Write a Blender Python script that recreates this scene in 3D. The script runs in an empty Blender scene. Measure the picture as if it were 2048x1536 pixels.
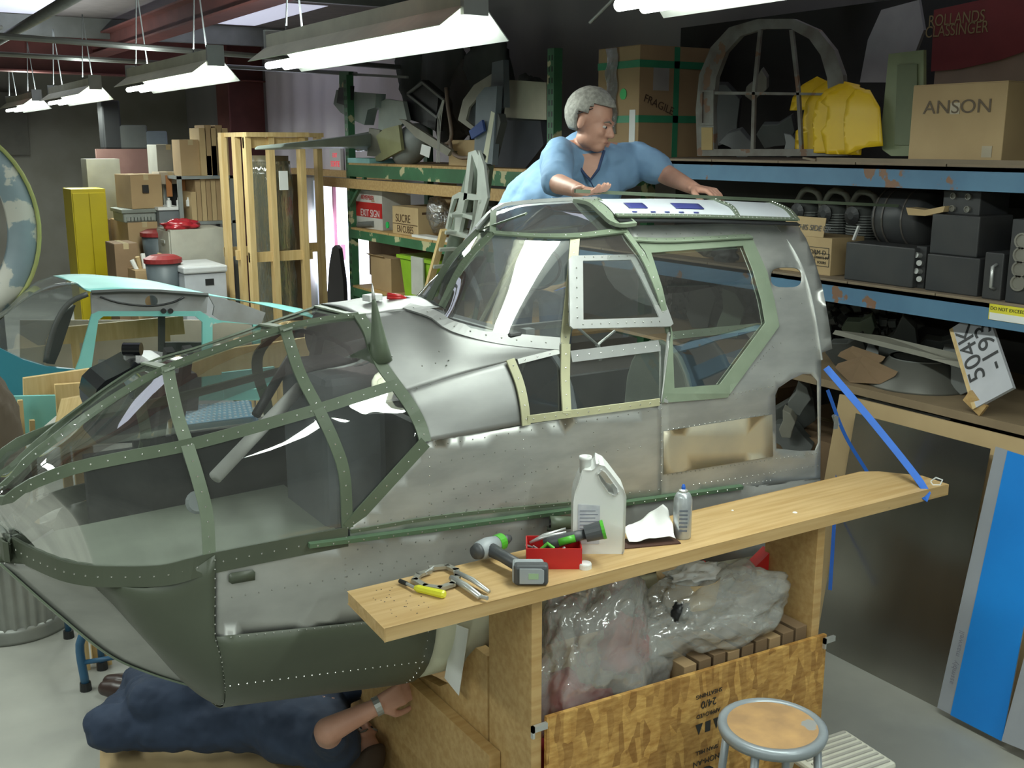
import bpy, bmesh, math, random
from mathutils import Vector, Matrix
from mathutils.geometry import delaunay_2d_cdt
random.seed(7)
SC = bpy.context.scene
COL = SC.collection
# ------------------------------------------------------------------ camera
F = 2150.0; TH = math.atan(483/F); H = 2.5; YAW = math.radians(32)
cam = bpy.data.objects.new('camera', bpy.data.cameras.new('camera')); COL.objects.link(cam)
cam.location = (0, 0, H); cam.rotation_euler = (math.pi/2-TH, 0, -YAW)
cam.data.sensor_width = 36; cam.data.lens = F/2048*36; cam.data.clip_start = .05
SC.camera = cam
SC.view_settings.view_transform = 'Standard'; SC.view_settings.look = 'None'
SC.view_settings.gamma = 1; SC.view_settings.use_curve_mapping = False
SC.view_settings.exposure = 0.0
# world: dim grey daylight outside the building
W = bpy.data.worlds.new('world'); SC.world = W; W.use_nodes = True
W.node_tree.nodes['Background'].inputs[0].default_value = (.75, .85, 1, 1)
W.node_tree.nodes['Background'].inputs[1].default_value = 1.0
def area(name, loc, sx, sy, power, col=(.90, 1, .93), rot=(0, 0, 0)):
    l = bpy.data.lights.new(name, 'AREA'); l.shape = 'RECTANGLE'; l.size = sx; l.size_y = sy
    l.energy = power; l.color = col
    o = bpy.data.objects.new(name, l); o.location = loc; o.rotation_euler = rot; COL.objects.link(o); return o
TUBES = [(2.4, .66, 3.10), (2.4, 4.14, 6.58), (2.4, 7.77, 10.2), (2.4, 11.8, 14.2), (2.4, 15.4, 17.8)]
for (x, y0, y1) in TUBES:
    area('fixture_light', (x, (y0+y1)/2, 2.915), .2, y1-y0-.06, [42, 46, 56, 56, 50][int(y0 > 4)+int(y0 > 7)+int(y0 > 11)+int(y0 > 15)])
for (x, y0, y1) in [(-.9, .3, 2.7), (-.9, -3.2, -.8), (2.4, -2.8, -.4), (-.9, 4.2, 6.6), (-.9, 7.8, 10.2)]:
    area('fixture_light', (x, (y0+y1)/2, 2.97), .2, y1-y0-.06, 66 if y0 < 7 else 42)
for (x, y0, y1) in TUBES: area('fixture_spill', (x, (y0+y1)/2, 3.16), .12, y1-y0-.2, 18, rot=(math.pi, 0, 0))
area('doorway_light', (5.45, 13.3, 1.1), 1.0, 2.0, 40, (.85, .9, 1), (0, math.radians(-90), 0))
# ------------------------------------------------------------------ pixel -> place (baked to real points of the room)
c_, s_ = math.cos(TH), math.sin(TH); cy_, sy_ = math.cos(YAW), math.sin(YAW)
def ray(px, py):
    a = (px-1024)/F; b = (py-768)/F; f = c_-b*s_
    return Vector((cy_*a+sy_*f, -sy_*a+cy_*f, -(b*c_+s_)))
O = Vector((0, 0, H))
def PX(px, py, v): r = ray(px, py); return O+r*(v/r.x)
def PY(px, py, v): r = ray(px, py); return O+r*(v/r.y)
def PZ(px, py, v): r = ray(px, py); return O+r*((v-H)/r.z)
# ------------------------------------------------------------------ materials
MC = {}
def mat(name, col, rough=.6, metal=0.0, col2=None, scale=6, st=(1, 1, 1), bump=0, chip=None, chipt=.6, chips=9, emit=0, fac=(.35, .65), detail=4, spec=.5, bs=None):
    if name in MC: return MC[name]
    m = bpy.data.materials.new(name); m.use_nodes = True; nt = m.node_tree; n = nt.nodes; L = nt.links
    b = n['Principled BSDF']; b.inputs['Roughness'].default_value = rough; b.inputs['Metallic'].default_value = metal
    b.inputs['Specular IOR Level'].default_value = spec
    b.inputs['Base Color'].default_value = (*col, 1)
    tc = n.new('ShaderNodeTexCoord'); mp = n.new('ShaderNodeMapping'); mp.inputs['Scale'].default_value = st
    L.new(tc.outputs['Object'], mp.inputs[0]); out = None
    if col2 is None: col2 = tuple(q*.86 for q in col)
    nz = n.new('ShaderNodeTexNoise'); nz.inputs['Scale'].default_value = scale; nz.inputs['Detail'].default_value = detail
    L.new(mp.outputs[0], nz.inputs['Vector'])
    rp = n.new('ShaderNodeValToRGB'); rp.color_ramp.elements[0].position = fac[0]; rp.color_ramp.elements[1].position = fac[1]
    rp.color_ramp.elements[0].color = (*col2, 1); rp.color_ramp.elements[1].color = (*col, 1)
    L.new(nz.outputs[0], rp.inputs[0]); out = rp.outputs[0]
    if chip:
        n2 = n.new('ShaderNodeTexNoise'); n2.inputs['Scale'].default_value = chips; n2.inputs['Detail'].default_value = 6
        L.new(tc.outputs['Object'], n2.inputs['Vector'])
        r2 = n.new('ShaderNodeValToRGB'); r2.color_ramp.elements[0].position = chipt; r2.color_ramp.elements[1].position = chipt+.02
        L.new(n2.outputs[0], r2.inputs[0])
        mx = n.new('ShaderNodeMix'); mx.data_type = 'RGBA'; L.new(r2.outputs[0], mx.inputs[0]); L.new(out, mx.inputs[6]); mx.inputs[7].default_value = (*chip, 1); out = mx.outputs[2]
    L.new(out, b.inputs['Base Color'])
    if bump:
        bp = n.new('ShaderNodeBump'); bp.inputs['Strength'].default_value = bump; bp.inputs['Distance'].default_value = .01
        nb = nz
        if bs:
            nb = n.new('ShaderNodeTexNoise'); nb.inputs['Scale'].default_value = bs; L.new(tc.outputs['Object'], nb.inputs['Vector'])
        L.new(nb.outputs[0], bp.inputs['Height']); L.new(bp.outputs[0], b.inputs['Normal'])
    if emit: b.inputs['Emission Color'].default_value = (*col, 1); b.inputs['Emission Strength'].default_value = emit
    MC[name] = m; return m
def clear(name, tint, gloss=.12, dust=.05, dcol=(.7, .72, .7), rough=.02, bump=0, bsc=6):
    m = bpy.data.materials.new(name); m.use_nodes = True; nt = m.node_tree; n = nt.nodes; L = nt.links; n.clear()
    o = n.new('ShaderNodeOutputMaterial'); t = n.new('ShaderNodeBsdfTransparent'); t.inputs[0].default_value = (*tint, 1)
    g = n.new('ShaderNodeBsdfGlossy'); g.inputs['Roughness'].default_value = rough; g.inputs[0].default_value = (1, 1, 1, 1)
    d = n.new('ShaderNodeBsdfDiffuse'); d.inputs[0].default_value = (*dcol, 1)
    m1 = n.new('ShaderNodeMixShader'); m1.inputs[0].default_value = dust; L.new(t.outputs[0], m1.inputs[1]); L.new(d.outputs[0], m1.inputs[2])
    lw = n.new('ShaderNodeLayerWeight'); lw.inputs[0].default_value = .35
    ma = n.new('ShaderNodeMath'); ma.operation = 'MULTIPLY_ADD'; ma.inputs[1].default_value = .55; ma.inputs[2].default_value = gloss
    L.new(lw.outputs['Fresnel'], ma.inputs[0])
    m2 = n.new('ShaderNodeMixShader'); L.new(ma.outputs[0], m2.inputs[0]); L.new(m1.outputs[0], m2.inputs[1]); L.new(g.outputs[0], m2.inputs[2])
    if bump:
        nz = n.new('ShaderNodeTexNoise'); nz.inputs['Scale'].default_value = bsc; bp = n.new('ShaderNodeBump'); bp.inputs['Strength'].default_value = bump; bp.inputs['Distance'].default_value = .03
        L.new(nz.outputs[0], bp.inputs['Height']); L.new(bp.outputs[0], g.inputs['Normal']); L.new(bp.outputs[0], d.inputs['Normal'])
    L.new(m2.outputs[0], o.inputs[0]); MC[name] = m; return m
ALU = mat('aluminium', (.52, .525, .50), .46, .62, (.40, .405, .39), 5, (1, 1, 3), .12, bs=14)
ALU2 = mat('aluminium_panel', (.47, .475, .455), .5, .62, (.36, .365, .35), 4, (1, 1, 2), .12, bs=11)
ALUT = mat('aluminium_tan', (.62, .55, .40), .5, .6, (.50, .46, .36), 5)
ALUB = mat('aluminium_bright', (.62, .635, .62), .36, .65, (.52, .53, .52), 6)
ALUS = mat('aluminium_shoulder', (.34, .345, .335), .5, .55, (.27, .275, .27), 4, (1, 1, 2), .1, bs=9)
STEEL = mat('rivet_steel', (.75, .76, .72), .25, .9)
GRN = mat('primer_green', (.135, .17, .115), .42, 0, (.105, .135, .09), 5)
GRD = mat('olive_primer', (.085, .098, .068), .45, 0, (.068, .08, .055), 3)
GRL = mat('light_primer', (.215, .26, .19), .42, 0, (.17, .21, .15), 6)
PALE = mat('pale_primer', (.50, .49, .31), .5, 0, (.42, .41, .26), 6)
CREAM = mat('cream_paint', (.62, .62, .46), .5, 0, (.55, .55, .41), 3)
BLK = mat('black_paint', (.018, .019, .020), .45)
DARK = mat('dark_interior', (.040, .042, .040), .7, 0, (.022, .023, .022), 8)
GREY = mat('grey_paint', (.28, .30, .31), .5)
PERS = clear('perspex', (.93, .95, .94), .05, .045)
PERSD = clear('dusty_perspex', (.80, .83, .83), .06, .13, (.5, .52, .52))
WOODP = mat('pine', (.54, .36, .155), .55, 0, (.44, .27, .10), 3, (1.2, 14, 14), .05)
WOODY = mat('pine_pale', (.68, .50, .24), .55, 0, (.58, .40, .17), 3, (14, 14, 1.2), .05)
WOODX = mat('plank_pine', (.58, .40, .19), .5, 0, (.47, .30, .12), 2.6, (1.0, 16, 16), .06, chip=(.30, .22, .13), chipt=.72, chips=5)
CARD = mat('cardboard', (.42, .29, .15), .8, 0, (.37, .25, .13), 3)
CARDL = mat('cardboard_pale', (.52, .38, .20), .8, 0, (.46, .33, .17), 3)
CARDD = mat('cardboard_dark', (.25, .16, .09), .85, 0, (.20, .13, .07), 3)
BLUEP = mat('blue_rack_paint', (.10, .22, .34), .5, 0, (.08, .18, .29), 5, chip=(.22, .12, .07), chipt=.63, chips=7)
GREENP = mat('green_rack_paint', (.05, .17, .08), .45, 0, (.04, .13, .06), 5, chip=(.50, .47, .27), chipt=.60, chips=5)
WHITE = mat('white_plastic', (.78, .79, .77), .4, 0, (.74, .75, .73))
RED = mat('red_plastic', (.55, .02, .02), .35)
SKIN = mat('skin', (.60, .33, .24), .5, 0, (.52, .27, .19), 12)
# ------------------------------------------------------------------ object helpers
def origin_of(p):
    v = Vector((0, 0, 0))
    while p is not None: v += p.location; p = p.parent
    return v
def mesh(name, vs, fs, m, parent=None, smooth=False, base=True, stuff=False, label=None):
    me = bpy.data.meshes.new(name)
    vs = [Vector(v) for v in vs]
    if parent is not None: o0 = origin_of(parent)
    elif base and vs:
        o0 = Vector((sum(v.x for v in vs)/len(vs), sum(v.y for v in vs)/len(vs), min(v.z for v in vs)))
    else: o0 = Vector((0, 0, 0))
    me.from_pydata([v-o0 for v in vs], [], fs); me.validate(); 
    if smooth: me.polygons.foreach_set('use_smooth', [True]*len(me.polygons))
    if m: me.materials.append(m)
    o = bpy.data.objects.new(name, me); COL.objects.link(o)
    if parent is not None: o.parent = parent
    else: o.location = o0
    if stuff: o['kind'] = 'stuff'
    if label: o['label'] = label
    return o
def tag(o, label, cat, group=None):
    o['label'] = label; o['category'] = cat
    if group: o['group'] = group
    return o
def thing(name, label, cat, loc=(0, 0, 0), group=None):
    o = bpy.data.objects.new(name, None); o.empty_display_size = .1; COL.objects.link(o); o.location = loc
    return tag(o, label, cat, group)
class MB:
    def __init__(s): s.v = []; s.f = []
    def add(s, vs, fs):
        k = len(s.v); s.v += [Vector(v) for v in vs]; s.f += [tuple(i+k for i in f) for f in fs]; return s
    def box(s, x0, x1, y0, y1, z0, z1, M=None, bev=0):
        c = [(x, y, z) for x in (x0, x1) for y in (y0, y1) for z in (z0, z1)]
        if M: c = [M @ Vector(q) for q in c]
        return s.add(c, [(0, 1, 3, 2), (4, 6, 7, 5), (0, 4, 5, 1), (2, 3, 7, 6), (0, 2, 6, 4), (1, 5, 7, 3)])
    def beam(s, a, b, w, h, up=(0, 0, 1)):
        a = Vector(a); b = Vector(b); t = (b-a).normalized(); u = Vector(up)
        sd = t.cross(u).normalized()*(w/2); u2 = sd.cross(t).normalized()*(h/2)
        c = [p+i*sd+j*u2 for p in (a, b) for i in (-1, 1) for j in (-1, 1)]
        return s.add(c, [(0, 1, 3, 2), (4, 6, 7, 5), (0, 4, 5, 1), (2, 3, 7, 6), (0, 2, 6, 4), (1, 5, 7, 3)])
    def tube(s, pts, r, n=8, cap=True):
        pts = [Vector(p) for p in pts]; rs = r if isinstance(r, (list, tuple)) else [r]*len(pts)
        k0 = len(s.v); ref = None
        for i, p in enumerate(pts):
            t = (pts[min(i+1, len(pts)-1)]-pts[max(i-1, 0)]).normalized()
            if ref is None: ref = Vector((0, 0, 1)) if abs(t.z) < .9 else Vector((1, 0, 0))
            a = t.cross(ref).normalized(); b = a.cross(t).normalized(); ref = b
            for j in range(n):
                th = 2*math.pi*j/n; s.v.append(p+(a*math.cos(th)+b*math.sin(th))*rs[i])
        for i in range(len(pts)-1):
            for j in range(n):
                q = k0+i*n; s.f.append((q+j, q+(j+1) % n, q+n+(j+1) % n, q+n+j))
        if cap:
            s.f.append(tuple(k0+j for j in range(n))[::-1]); e = k0+(len(pts)-1)*n; s.f.append(tuple(e+j for j in range(n)))
        return s
    def lathe(s, prof, c, n=20, M=None, cap=True):
        k0 = len(s.v); c = Vector(c)
        for (r, z) in prof:
            for j in range(n):
                th = 2*math.pi*j/n; p = Vector((r*math.cos(th), r*math.sin(th), z))
                if M: p = M @ p
                s.v.append(c+p)
        for i in range(len(prof)-1):
            for j in range(n):
                q = k0+i*n; s.f.append((q+j, q+(j+1) % n, q+n+(j+1) % n, q+n+j))
        if cap:
            s.f.append(tuple(k0+j for j in range(n))[::-1]); e = k0+(len(prof)-1)*n; s.f.append(tuple(e+j for j in range(n)))
        return s
    def prism(s, poly, d):
        d = Vector(d); n = len(poly); poly = [Vector(p) for p in poly]
        s.add(poly+[p+d for p in poly], [tuple(range(n))[::-1], tuple(range(n, 2*n))]+[(i, (i+1) % n, n+(i+1) % n, n+i) for i in range(n)]); return s
    def grid(s, g):
        nu = len(g); nv = len(g[0])
        return s.add([p for r in g for p in r], [(i*nv+j, i*nv+j+1, (i+1)*nv+j+1, (i+1)*nv+j) for i in range(nu-1) for j in range(nv-1)])
    def ell(s, c, r, n=12, M=None):
        pr = [(math.sin(math.pi*i/n), -math.cos(math.pi*i/n)) for i in range(n+1)]
        k0 = len(s.v); c = Vector(c)
        for (a, z) in pr:
            for j in range(2*n):
                th = math.pi*j/n; p = Vector((a*math.cos(th)*r[0], a*math.sin(th)*r[1], z*r[2]))
                if M: p = M @ p
                s.v.append(c+p)
        for i in range(n):
            for j in range(2*n):
                q = k0+i*2*n; s.f.append((q+j, q+(j+1) % (2*n), q+2*n+(j+1) % (2*n), q+2*n+j))
        return s
    def build(s, name, m, parent=None, smooth=False, stuff=False, label=None, bev=0, thick=0):
        o = mesh(name, s.v, s.f, m, parent, smooth, True, stuff, label)
        if thick: md = o.modifiers.new('thick', 'SOLIDIFY'); md.thickness = thick; md.offset = 0
        if bev:
            md = o.modifiers.new('bevel', 'BEVEL'); md.width = bev; md.segments = 2; md.limit_method = 'ANGLE'
        return o
def struct(o): o['kind'] = 'structure'; return o
def RZ(a): return Matrix.Rotation(a, 4, 'Z')
def TR(v, a=0, ax='Z'): return Matrix.Translation(v) @ Matrix.Rotation(a, 4, ax)
def catm(P, n):
    P = [Vector(p) for p in P]
    if len(P) == 1: return [P[0].copy() for _ in range(n)]
    if len(P) == 2: return [P[0].lerp(P[1], i/(n-1)) for i in range(n)]
    Q = [P[0]*2-P[1]]+P+[P[-1]*2-P[-2]]
    d = [0]
    for i in range(len(P)-1): d.append(d[-1]+max((P[i+1]-P[i]).length, 1e-6))
    out = []
    for k in range(n):
        s = d[-1]*k/(n-1); i = 0
        while i < len(P)-2 and s > d[i+1]: i += 1
        t = (s-d[i])/(d[i+1]-d[i]); a, b, c, e = Q[i:i+4]
        out.append(.5*((2*b)+(c-a)*t+(2*a-5*b+4*c-e)*t*t+(3*b-a-3*c+e)*t**3))
    return out
def cv(*L): return [q if isinstance(q, Vector) else PY(*q) for q in L]
YC = 3.36
CF = [None]
def mp1(p):
    if CF[0] == 'nose': return Vector((p.x, 2*YC-p.y-.29*max(0, min(1, (p.x-.235)/.25))*max(0, min(1, (p.z-1.36)/.2)), p.z))
    return Vector((p.x, 2*(CF[0] or YC)-p.y, p.z))
def mir(P): return [mp1(p) for p in P]
def coons(c0, c1, d0, d1, nu=14, nv=12):
    c0 = catm(c0, nu); c1 = catm(c1, nu); d0 = catm(d0, nv); d1 = catm(d1, nv); g = []
    for i in range(nu):
        u = i/(nu-1); r = []
        for j in range(nv):
            v = j/(nv-1)
            r.append((1-v)*c0[i]+v*c1[i]+(1-u)*d0[j]+u*d1[j]-((1-u)*(1-v)*c0[0]+u*(1-v)*c0[-1]+(1-u)*v*c1[0]+u*v*c1[-1]))
        g.append(r)
    return g
def gobj(name, g, m, parent, thick=.002, label=None):
    mb = MB().grid(g); o = mb.build(name, m, parent, smooth=True, label=label)
    if thick: md = o.modifiers.new('thick', 'SOLIDIFY'); md.thickness = thick; md.offset = 0
    return o
def fnorm(p):
    n = Vector((0, p.y-YC, (p.z-1.62)*(.9 if p.z > 1.62 else .25)))
    return n.normalized() if n.length > 1e-5 else Vector((0, 0, 1))
def bar(P, w, t, m, parent, name='frame', n=24, off=0, nf=fnorm, label=None):
    P = catm(P, n); mb = MB(); k = []
    for i, p in enumerate(P):
        T = (P[min(i+1, n-1)]-P[max(i-1, 0)]).normalized(); N = nf(p); N = (N-T*N.dot(T)).normalized(); S = T.cross(N)*(w/2)
        q = p+N*off
        k.append([q-S-N*t/2, q+S-N*t/2, q+S+N*t/2, q-S+N*t/2])
    vs = [v for r in k for v in r]; fs = [(3, 2, 1, 0), tuple(4*(n-1)+j for j in range(4))]
    for i in range(n-1):
        for j in range(4): fs.append((4*i+j, 4*i+(j+1) % 4, 4*i+4+(j+1) % 4, 4*i+4+j))
    return mb.add(vs, fs).build(name, m, parent, label=label)
def rivet_mb(mb, P, sp, r=.0028, off=.004, nf=fnorm, n=5):
    L = 0; Q = [Vector(p) for p in P]; d = [0]
    for i in range(len(Q)-1): d.append(d[-1]+(Q[i+1]-Q[i]).length)
    s = sp/2; i = 0
    while s < d[-1]:
        while s > d[i+1]: i += 1
        p = Q[i].lerp(Q[i+1], (s-d[i])/(d[i+1]-d[i])); N = nf(p)
        a = N.orthogonal().normalized(); b = N.cross(a); p = p+N*off; k = len(mb.v)
        for (rr, h) in ((r, -.001), (r*.75, r*.45)):
            for j in range(n): th = 2*math.pi*j/n; mb.v.append(p+(a*math.cos(th)+b*math.sin(th))*rr+N*h)
        mb.v.append(p+N*r*.7)
        for j in range(n): mb.f.append((k+j, k+(j+1) % n, k+n+(j+1) % n, k+n+j)); mb.f.append((k+n+j, k+n+(j+1) % n, k+2*n))
        s += sp
def inpoly(x, y, P):
    c = False; n = len(P)
    for i in range(n):
        x0, y0 = P[i]; x1, y1 = P[(i+1) % n]
        if (y0 > y) != (y1 > y) and x < (x1-x0)*(y-y0)/(y1-y0)+x0: c = not c
    return c
def skin(name, outl, holes, cast, m, parent, thick=.004, sp=14, label=None, smooth=True):
    vs = []; ed = []
    for P in [outl]+holes:
        Q = []
        for i in range(len(P)):
            a = Vector(P[i]); b = Vector(P[(i+1) % len(P)]); k = max(1, int((b-a).length/sp))
            for j in range(k): Q.append(a.lerp(b, j/k))
        k0 = len(vs); vs += Q; ed += [(k0+i, k0+(i+1) % len(Q)) for i in range(len(Q))]
    xs = [p[0] for p in outl]; ys = [p[1] for p in outl]; bd = list(vs)
    y = min(ys)+sp/2
    while y < max(ys):
        x = min(xs)+sp/2
        while x < max(xs):
            if inpoly(x, y, outl) and not any(inpoly(x, y, h) for h in holes) and min((q[0]-x)**2+(q[1]-y)**2 for q in bd) > (sp*.45)**2: vs.append(Vector((x, y)))
            x += sp
        y += sp
    V, E_, FF = delaunay_2d_cdt([Vector(v[:2]) for v in vs], ed, [], 0, 1e-4)[:3]
    fs = []
    for f in FF:
        cx = sum(V[i][0] for i in f)/len(f); cyy = sum(V[i][1] for i in f)/len(f)
        if inpoly(cx, cyy, outl) and not any(inpoly(cx, cyy, h) for h in holes): fs.append(tuple(f))
    o = mesh(name, [cast(v[0], v[1]) for v in V], fs, m, parent, smooth, label=label)
    if thick: md = o.modifiers.new('thick', 'SOLIDIFY'); md.thickness = thick; md.offset = 0
    return o
def text(s, p, ud, vd, size, m, parent, name='lettering', al='CENTER', ex=.0006, sx=1.0):
    c = bpy.data.curves.new(name, 'FONT'); c.body = s; c.size = size; c.align_x = al; c.align_y = 'CENTER'; c.extrude = ex
    o = bpy.data.objects.new(name, c); COL.objects.link(o)
    me = o.to_mesh(); u = Vector(ud).normalized(); v = Vector(vd); v = (v-u*v.dot(u)).normalized(); w = u.cross(v); p = Vector(p)
    V = [p+u*q.co.x*sx+v*q.co.y+w*q.co.z for q in me.vertices]; Fs = [tuple(f.vertices) for f in me.polygons]
    o.to_mesh_clear(); bpy.data.objects.remove(o); bpy.data.curves.remove(c)
    return mesh(name, V, Fs, m, parent)
def lerpt(T, x):
    if x <= T[0][0]: return T[0][1]
    for (a, b), (c, d) in zip(T, T[1:]):
        if x <= c: return b+(d-b)*(x-a)/(c-a)
    return T[-1][1]
def solve(px, py, fn):
    r = ray(px, py); lo, hi = 2.3, YC
    def g(y): p = O+r*(y/r.y); return (YC-p.y)-fn(p.x, p.z)
    if g(hi) > 0: return O+r*(hi/r.y)
    for _ in range(40):
        md = (lo+hi)/2
        if g(md) > 0: lo = md
        else: hi = md
    return O+r*(hi/r.y)
# ================================================================== room shell
FLOOR = mat('concrete', (.42, .42, .37), .55, 0, (.30, .30, .27), 1.6, (1, 1, 1), .1, detail=8)
def plane4(name, a, b, c, d, m, parent=None): return mesh(name, [a, b, c, d], [(0, 1, 2, 3)], m, parent, base=False)
struct(MB().box(-5, 6.2, -5, 22, -.12, 0).build('floor', FLOOR))
WFILM = mat('wall_film', (.36, .345, .345), .5, 0, (.29, .28, .29), 1.5, (1, 1, .3), .25)
WDARK = mat('wall_dark', (.30, .29, .25), .8, 0, (.24, .23, .19), 1.5)
CEIL = mat('ceiling_dark', (.20, .175, .175), .8)
REDB = mat('red_oxide_steel', (.17, .052, .046), .55, 0, (.13, .04, .036), 4)
PURL = mat('galvanised_purlin', (.22, .23, .22), .45, .3)
SKYL = mat('skylight_panel', (.62, .64, .78), .8, emit=.75)
dy0, dy1 = 12.76, 13.95
mb = MB().box(5.6, 5.75, 9.6, dy0, 0, 4.1).box(5.6, 5.75, dy1, 22, 0, 4.1).box(5.6, 5.75, dy0, dy1, 2.0, 4.1).box(5.6, 5.75, -5, 9.6, 0, 4.1)
struct(mb.build('wall_right', WFILM))
struct(MB().box(-5, 5.7, 20, 20.15, 0, 4.1).build('wall_back', WDARK))
struct(MB().box(-5.15, -5, -5, 20, 0, 4.1).build('wall_left', WDARK))
struct(MB().box(-5, 5.7, -5.15, -5, 0, 4.1).build('wall_front', WDARK))
sk = [(1.2, 2.4, 13.0, 14.5), (3.6, 5.0, 11.9, 14.4), (3.6, 5.0, 3.0, 5.0), (0.2, 1.6, 5.0, 7.4)]
mb = MB()
xs = [-5, .2, 1.2, 1.6, 2.4, 3.6, 5.0, 5.75]; ys = [-5, 3.0, 5.0, 7.4, 11.9, 13.0, 14.4, 14.5, 20.1]
for i in range(len(xs)-1):
    for j in range(len(ys)-1):
        cx = (xs[i]+xs[i+1])/2; cyy = (ys[j]+ys[j+1])/2
        if not any(a < cx < b and c < cyy < d for (a, b, c, d) in sk): mb.box(xs[i], xs[i+1], ys[j], ys[j+1], 4.0, 4.08)
cei = struct(mb.build('ceiling', CEIL))
for (a, b, c, d) in sk: struct(MB().box(a, b, c, d, 4.0, 4.03).build('window_1', SKYL))
# red steel frames: column + rafter with flanges
def ibeam(name, a, b, w, h):
    mb = MB(); a = Vector(a); b = Vector(b)
    mb.beam(a, b, .02, h); mb.beam(a+Vector((0, 0, h/2)), b+Vector((0, 0, h/2)), w, .02); mb.beam(a-Vector((0, 0, h/2)), b-Vector((0, 0, h/2)), w, .02)
    return struct(mb.build(name, REDB))
for y in (4.6, 15.9): ibeam('trim_1', (5.6, y, 3.62), (-5, y, 3.78), .28, .5)
for y in (15.9,):
    mb = MB().box(5.0, 5.6, y-.01, y+.01, 0, 3.9).box(4.98, 5.0, y-.28, y+.28, 0, 3.9); struct(mb.build('trim_2', REDB))
for y in (1.2, 2.8, 6.3, 8.0, 9.75, 14.5, 17.3):
    struct(MB().box(-5, 5.6, y-.005, y+.005, 3.76, 3.99).box(-5, 5.6, y, y+.07, 3.755, 3.765).build('trim_3', PURL))
for (a, b) in [((0.2, 9.6, 3.35), (5.5, 9.9, 3.2)), ((-1, 12.1, 3.4), (5.5, 12.3, 3.3)), ((-.5, 6.5, 3.55), (1.6, 12, 3.6))]:
    struct(MB().tube([a, b], .025).build('trim_4', PURL))
struct(MB().tube([(4.3, 4.6, 3.9), PX(1180, 45, 4.3)], .012).build('trim_5', ALUB))
q_ = PZ(420, 15, 3.72); ibeam('trim_1', (q_.x, 5, 3.72), (q_.x, 15.6, 3.72), .24, .22)
q_ = PZ(60, 45, 3.62); struct(MB().tube([(q_.x, 8, 3.62), (q_.x, 19, 3.62)], .05, 10).build('trim_4', PURL, smooth=True))
# back upper wall board (grey band at far left)
struct(MB().box(-5, 2.9, 19.8, 19.95, 2.3, 3.3).build('trim_6', mat('grey_board', (.17, .165, .14), .8)))
# plastic sheet hanging on wall: vertical folds
g = []
for i in range(80):
    y = 9.7+i*(15.6-9.7)/79; g.append([Vector((5.56-.03*math.sin(y*9)*math.sin(y*2.3+z), y, z)) for z in [2.08+k*.18 for k in range(12)]])
o = MB().grid(g).build('trim_7', mat('film_sheet', (.78, .72, .78), .35, 0, (.70, .65, .70), 2, bump=.3), smooth=True); struct(o)
# daylight door: frame, bright translucent strips
door = MB().box(5.66, 5.70, dy0-.06, dy0+.02, 0, 2.06).box(5.55, 5.62, dy1, dy1+.08, 0, 2.06).box(5.55, 5.62, dy0, dy1, 2.0, 2.08).build('door_1', GREY); struct(door)
DAY = mat('daylight_strip', (.80, .84, 1.0), .6, emit=2.2, fac=(.3, .5), scale=3)
for k in range(7):
    y = dy0+.02+k*.168; MB().box(5.64, 5.65, y, y+.16, .02, 2.0).build('door_strip', DAY, door)
MB().box(5.56, 5.60, 13.3, 13.34, .3, 2.0).box(5.56, 5.62, 13.1, 13.2, 1.0, 1.2).build('door_bar', mat('door_bar_red', (.25, .08, .12), .5), door)
# ------------------------------------------------------------------ light fixtures
HOUS = mat('fixture_housing', (.75, .75, .60), .5)
GLOW = mat('tube_glow', (.92, 1, .95), .5, emit=9)
FL = ['hanging fluorescent fixture at the top right edge of the picture', 'largest hanging fluorescent fixture, above the riveted nose', 'hanging fluorescent fixture, second in the row, left of the largest', 'small distant fluorescent fixture above the yellow locker', 'farthest fluorescent fixture, unlit looking, at the left edge']
def fixture(x, y0, y1, z, label):
    t = thing('fluorescent_fixture', label, 'light', (x, (y0+y1)/2, z), 'fluorescent fixtures hanging in a row')
    mb = MB()
    for (sx, dz) in ((-1, .012), (1, -.035)):
        MB().add([(x+sx*.05, y0, z+.10), (x+sx*.17, y0, z+dz), (x+sx*.17, y1, z+dz), (x+sx*.05, y1, z+.10)], [(0, 1, 2, 3)]).build('reflector', HOUS if sx < 0 else mat('reflector_white', (.8, .82, .78), .5), t, thick=.004)
    MB().box(x-.055, x+.055, y0, y1, z+.09, z+.17).build('housing', HOUS, t)
    for sx in (-.055, .055): MB().tube([(x+sx, y0+.03, z-.01), (x+sx, y1-.03, z-.01)], .021, 10).build('tube', GLOW, t)
    for y in (y0, y1):
        MB().box(x-.06, x+.06, y-.015, y+.015, z+.06, z+.2).build('end_cap', mat('cap_grey', (.45, .47, .46), .5), t)
    for y in (y0+.35, y1-.35):
        mb = MB()
        for sx in (-1, 1): mb.tube([(x+sx*.05, y, z+.17), (x, y, 3.78)], .006, 5)
        mb.build('chain', GREY, t)
        
for k, (x, y0, y1) in enumerate(TUBES): fixture(x, y0, y1, 2.965, FL[k])

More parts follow.
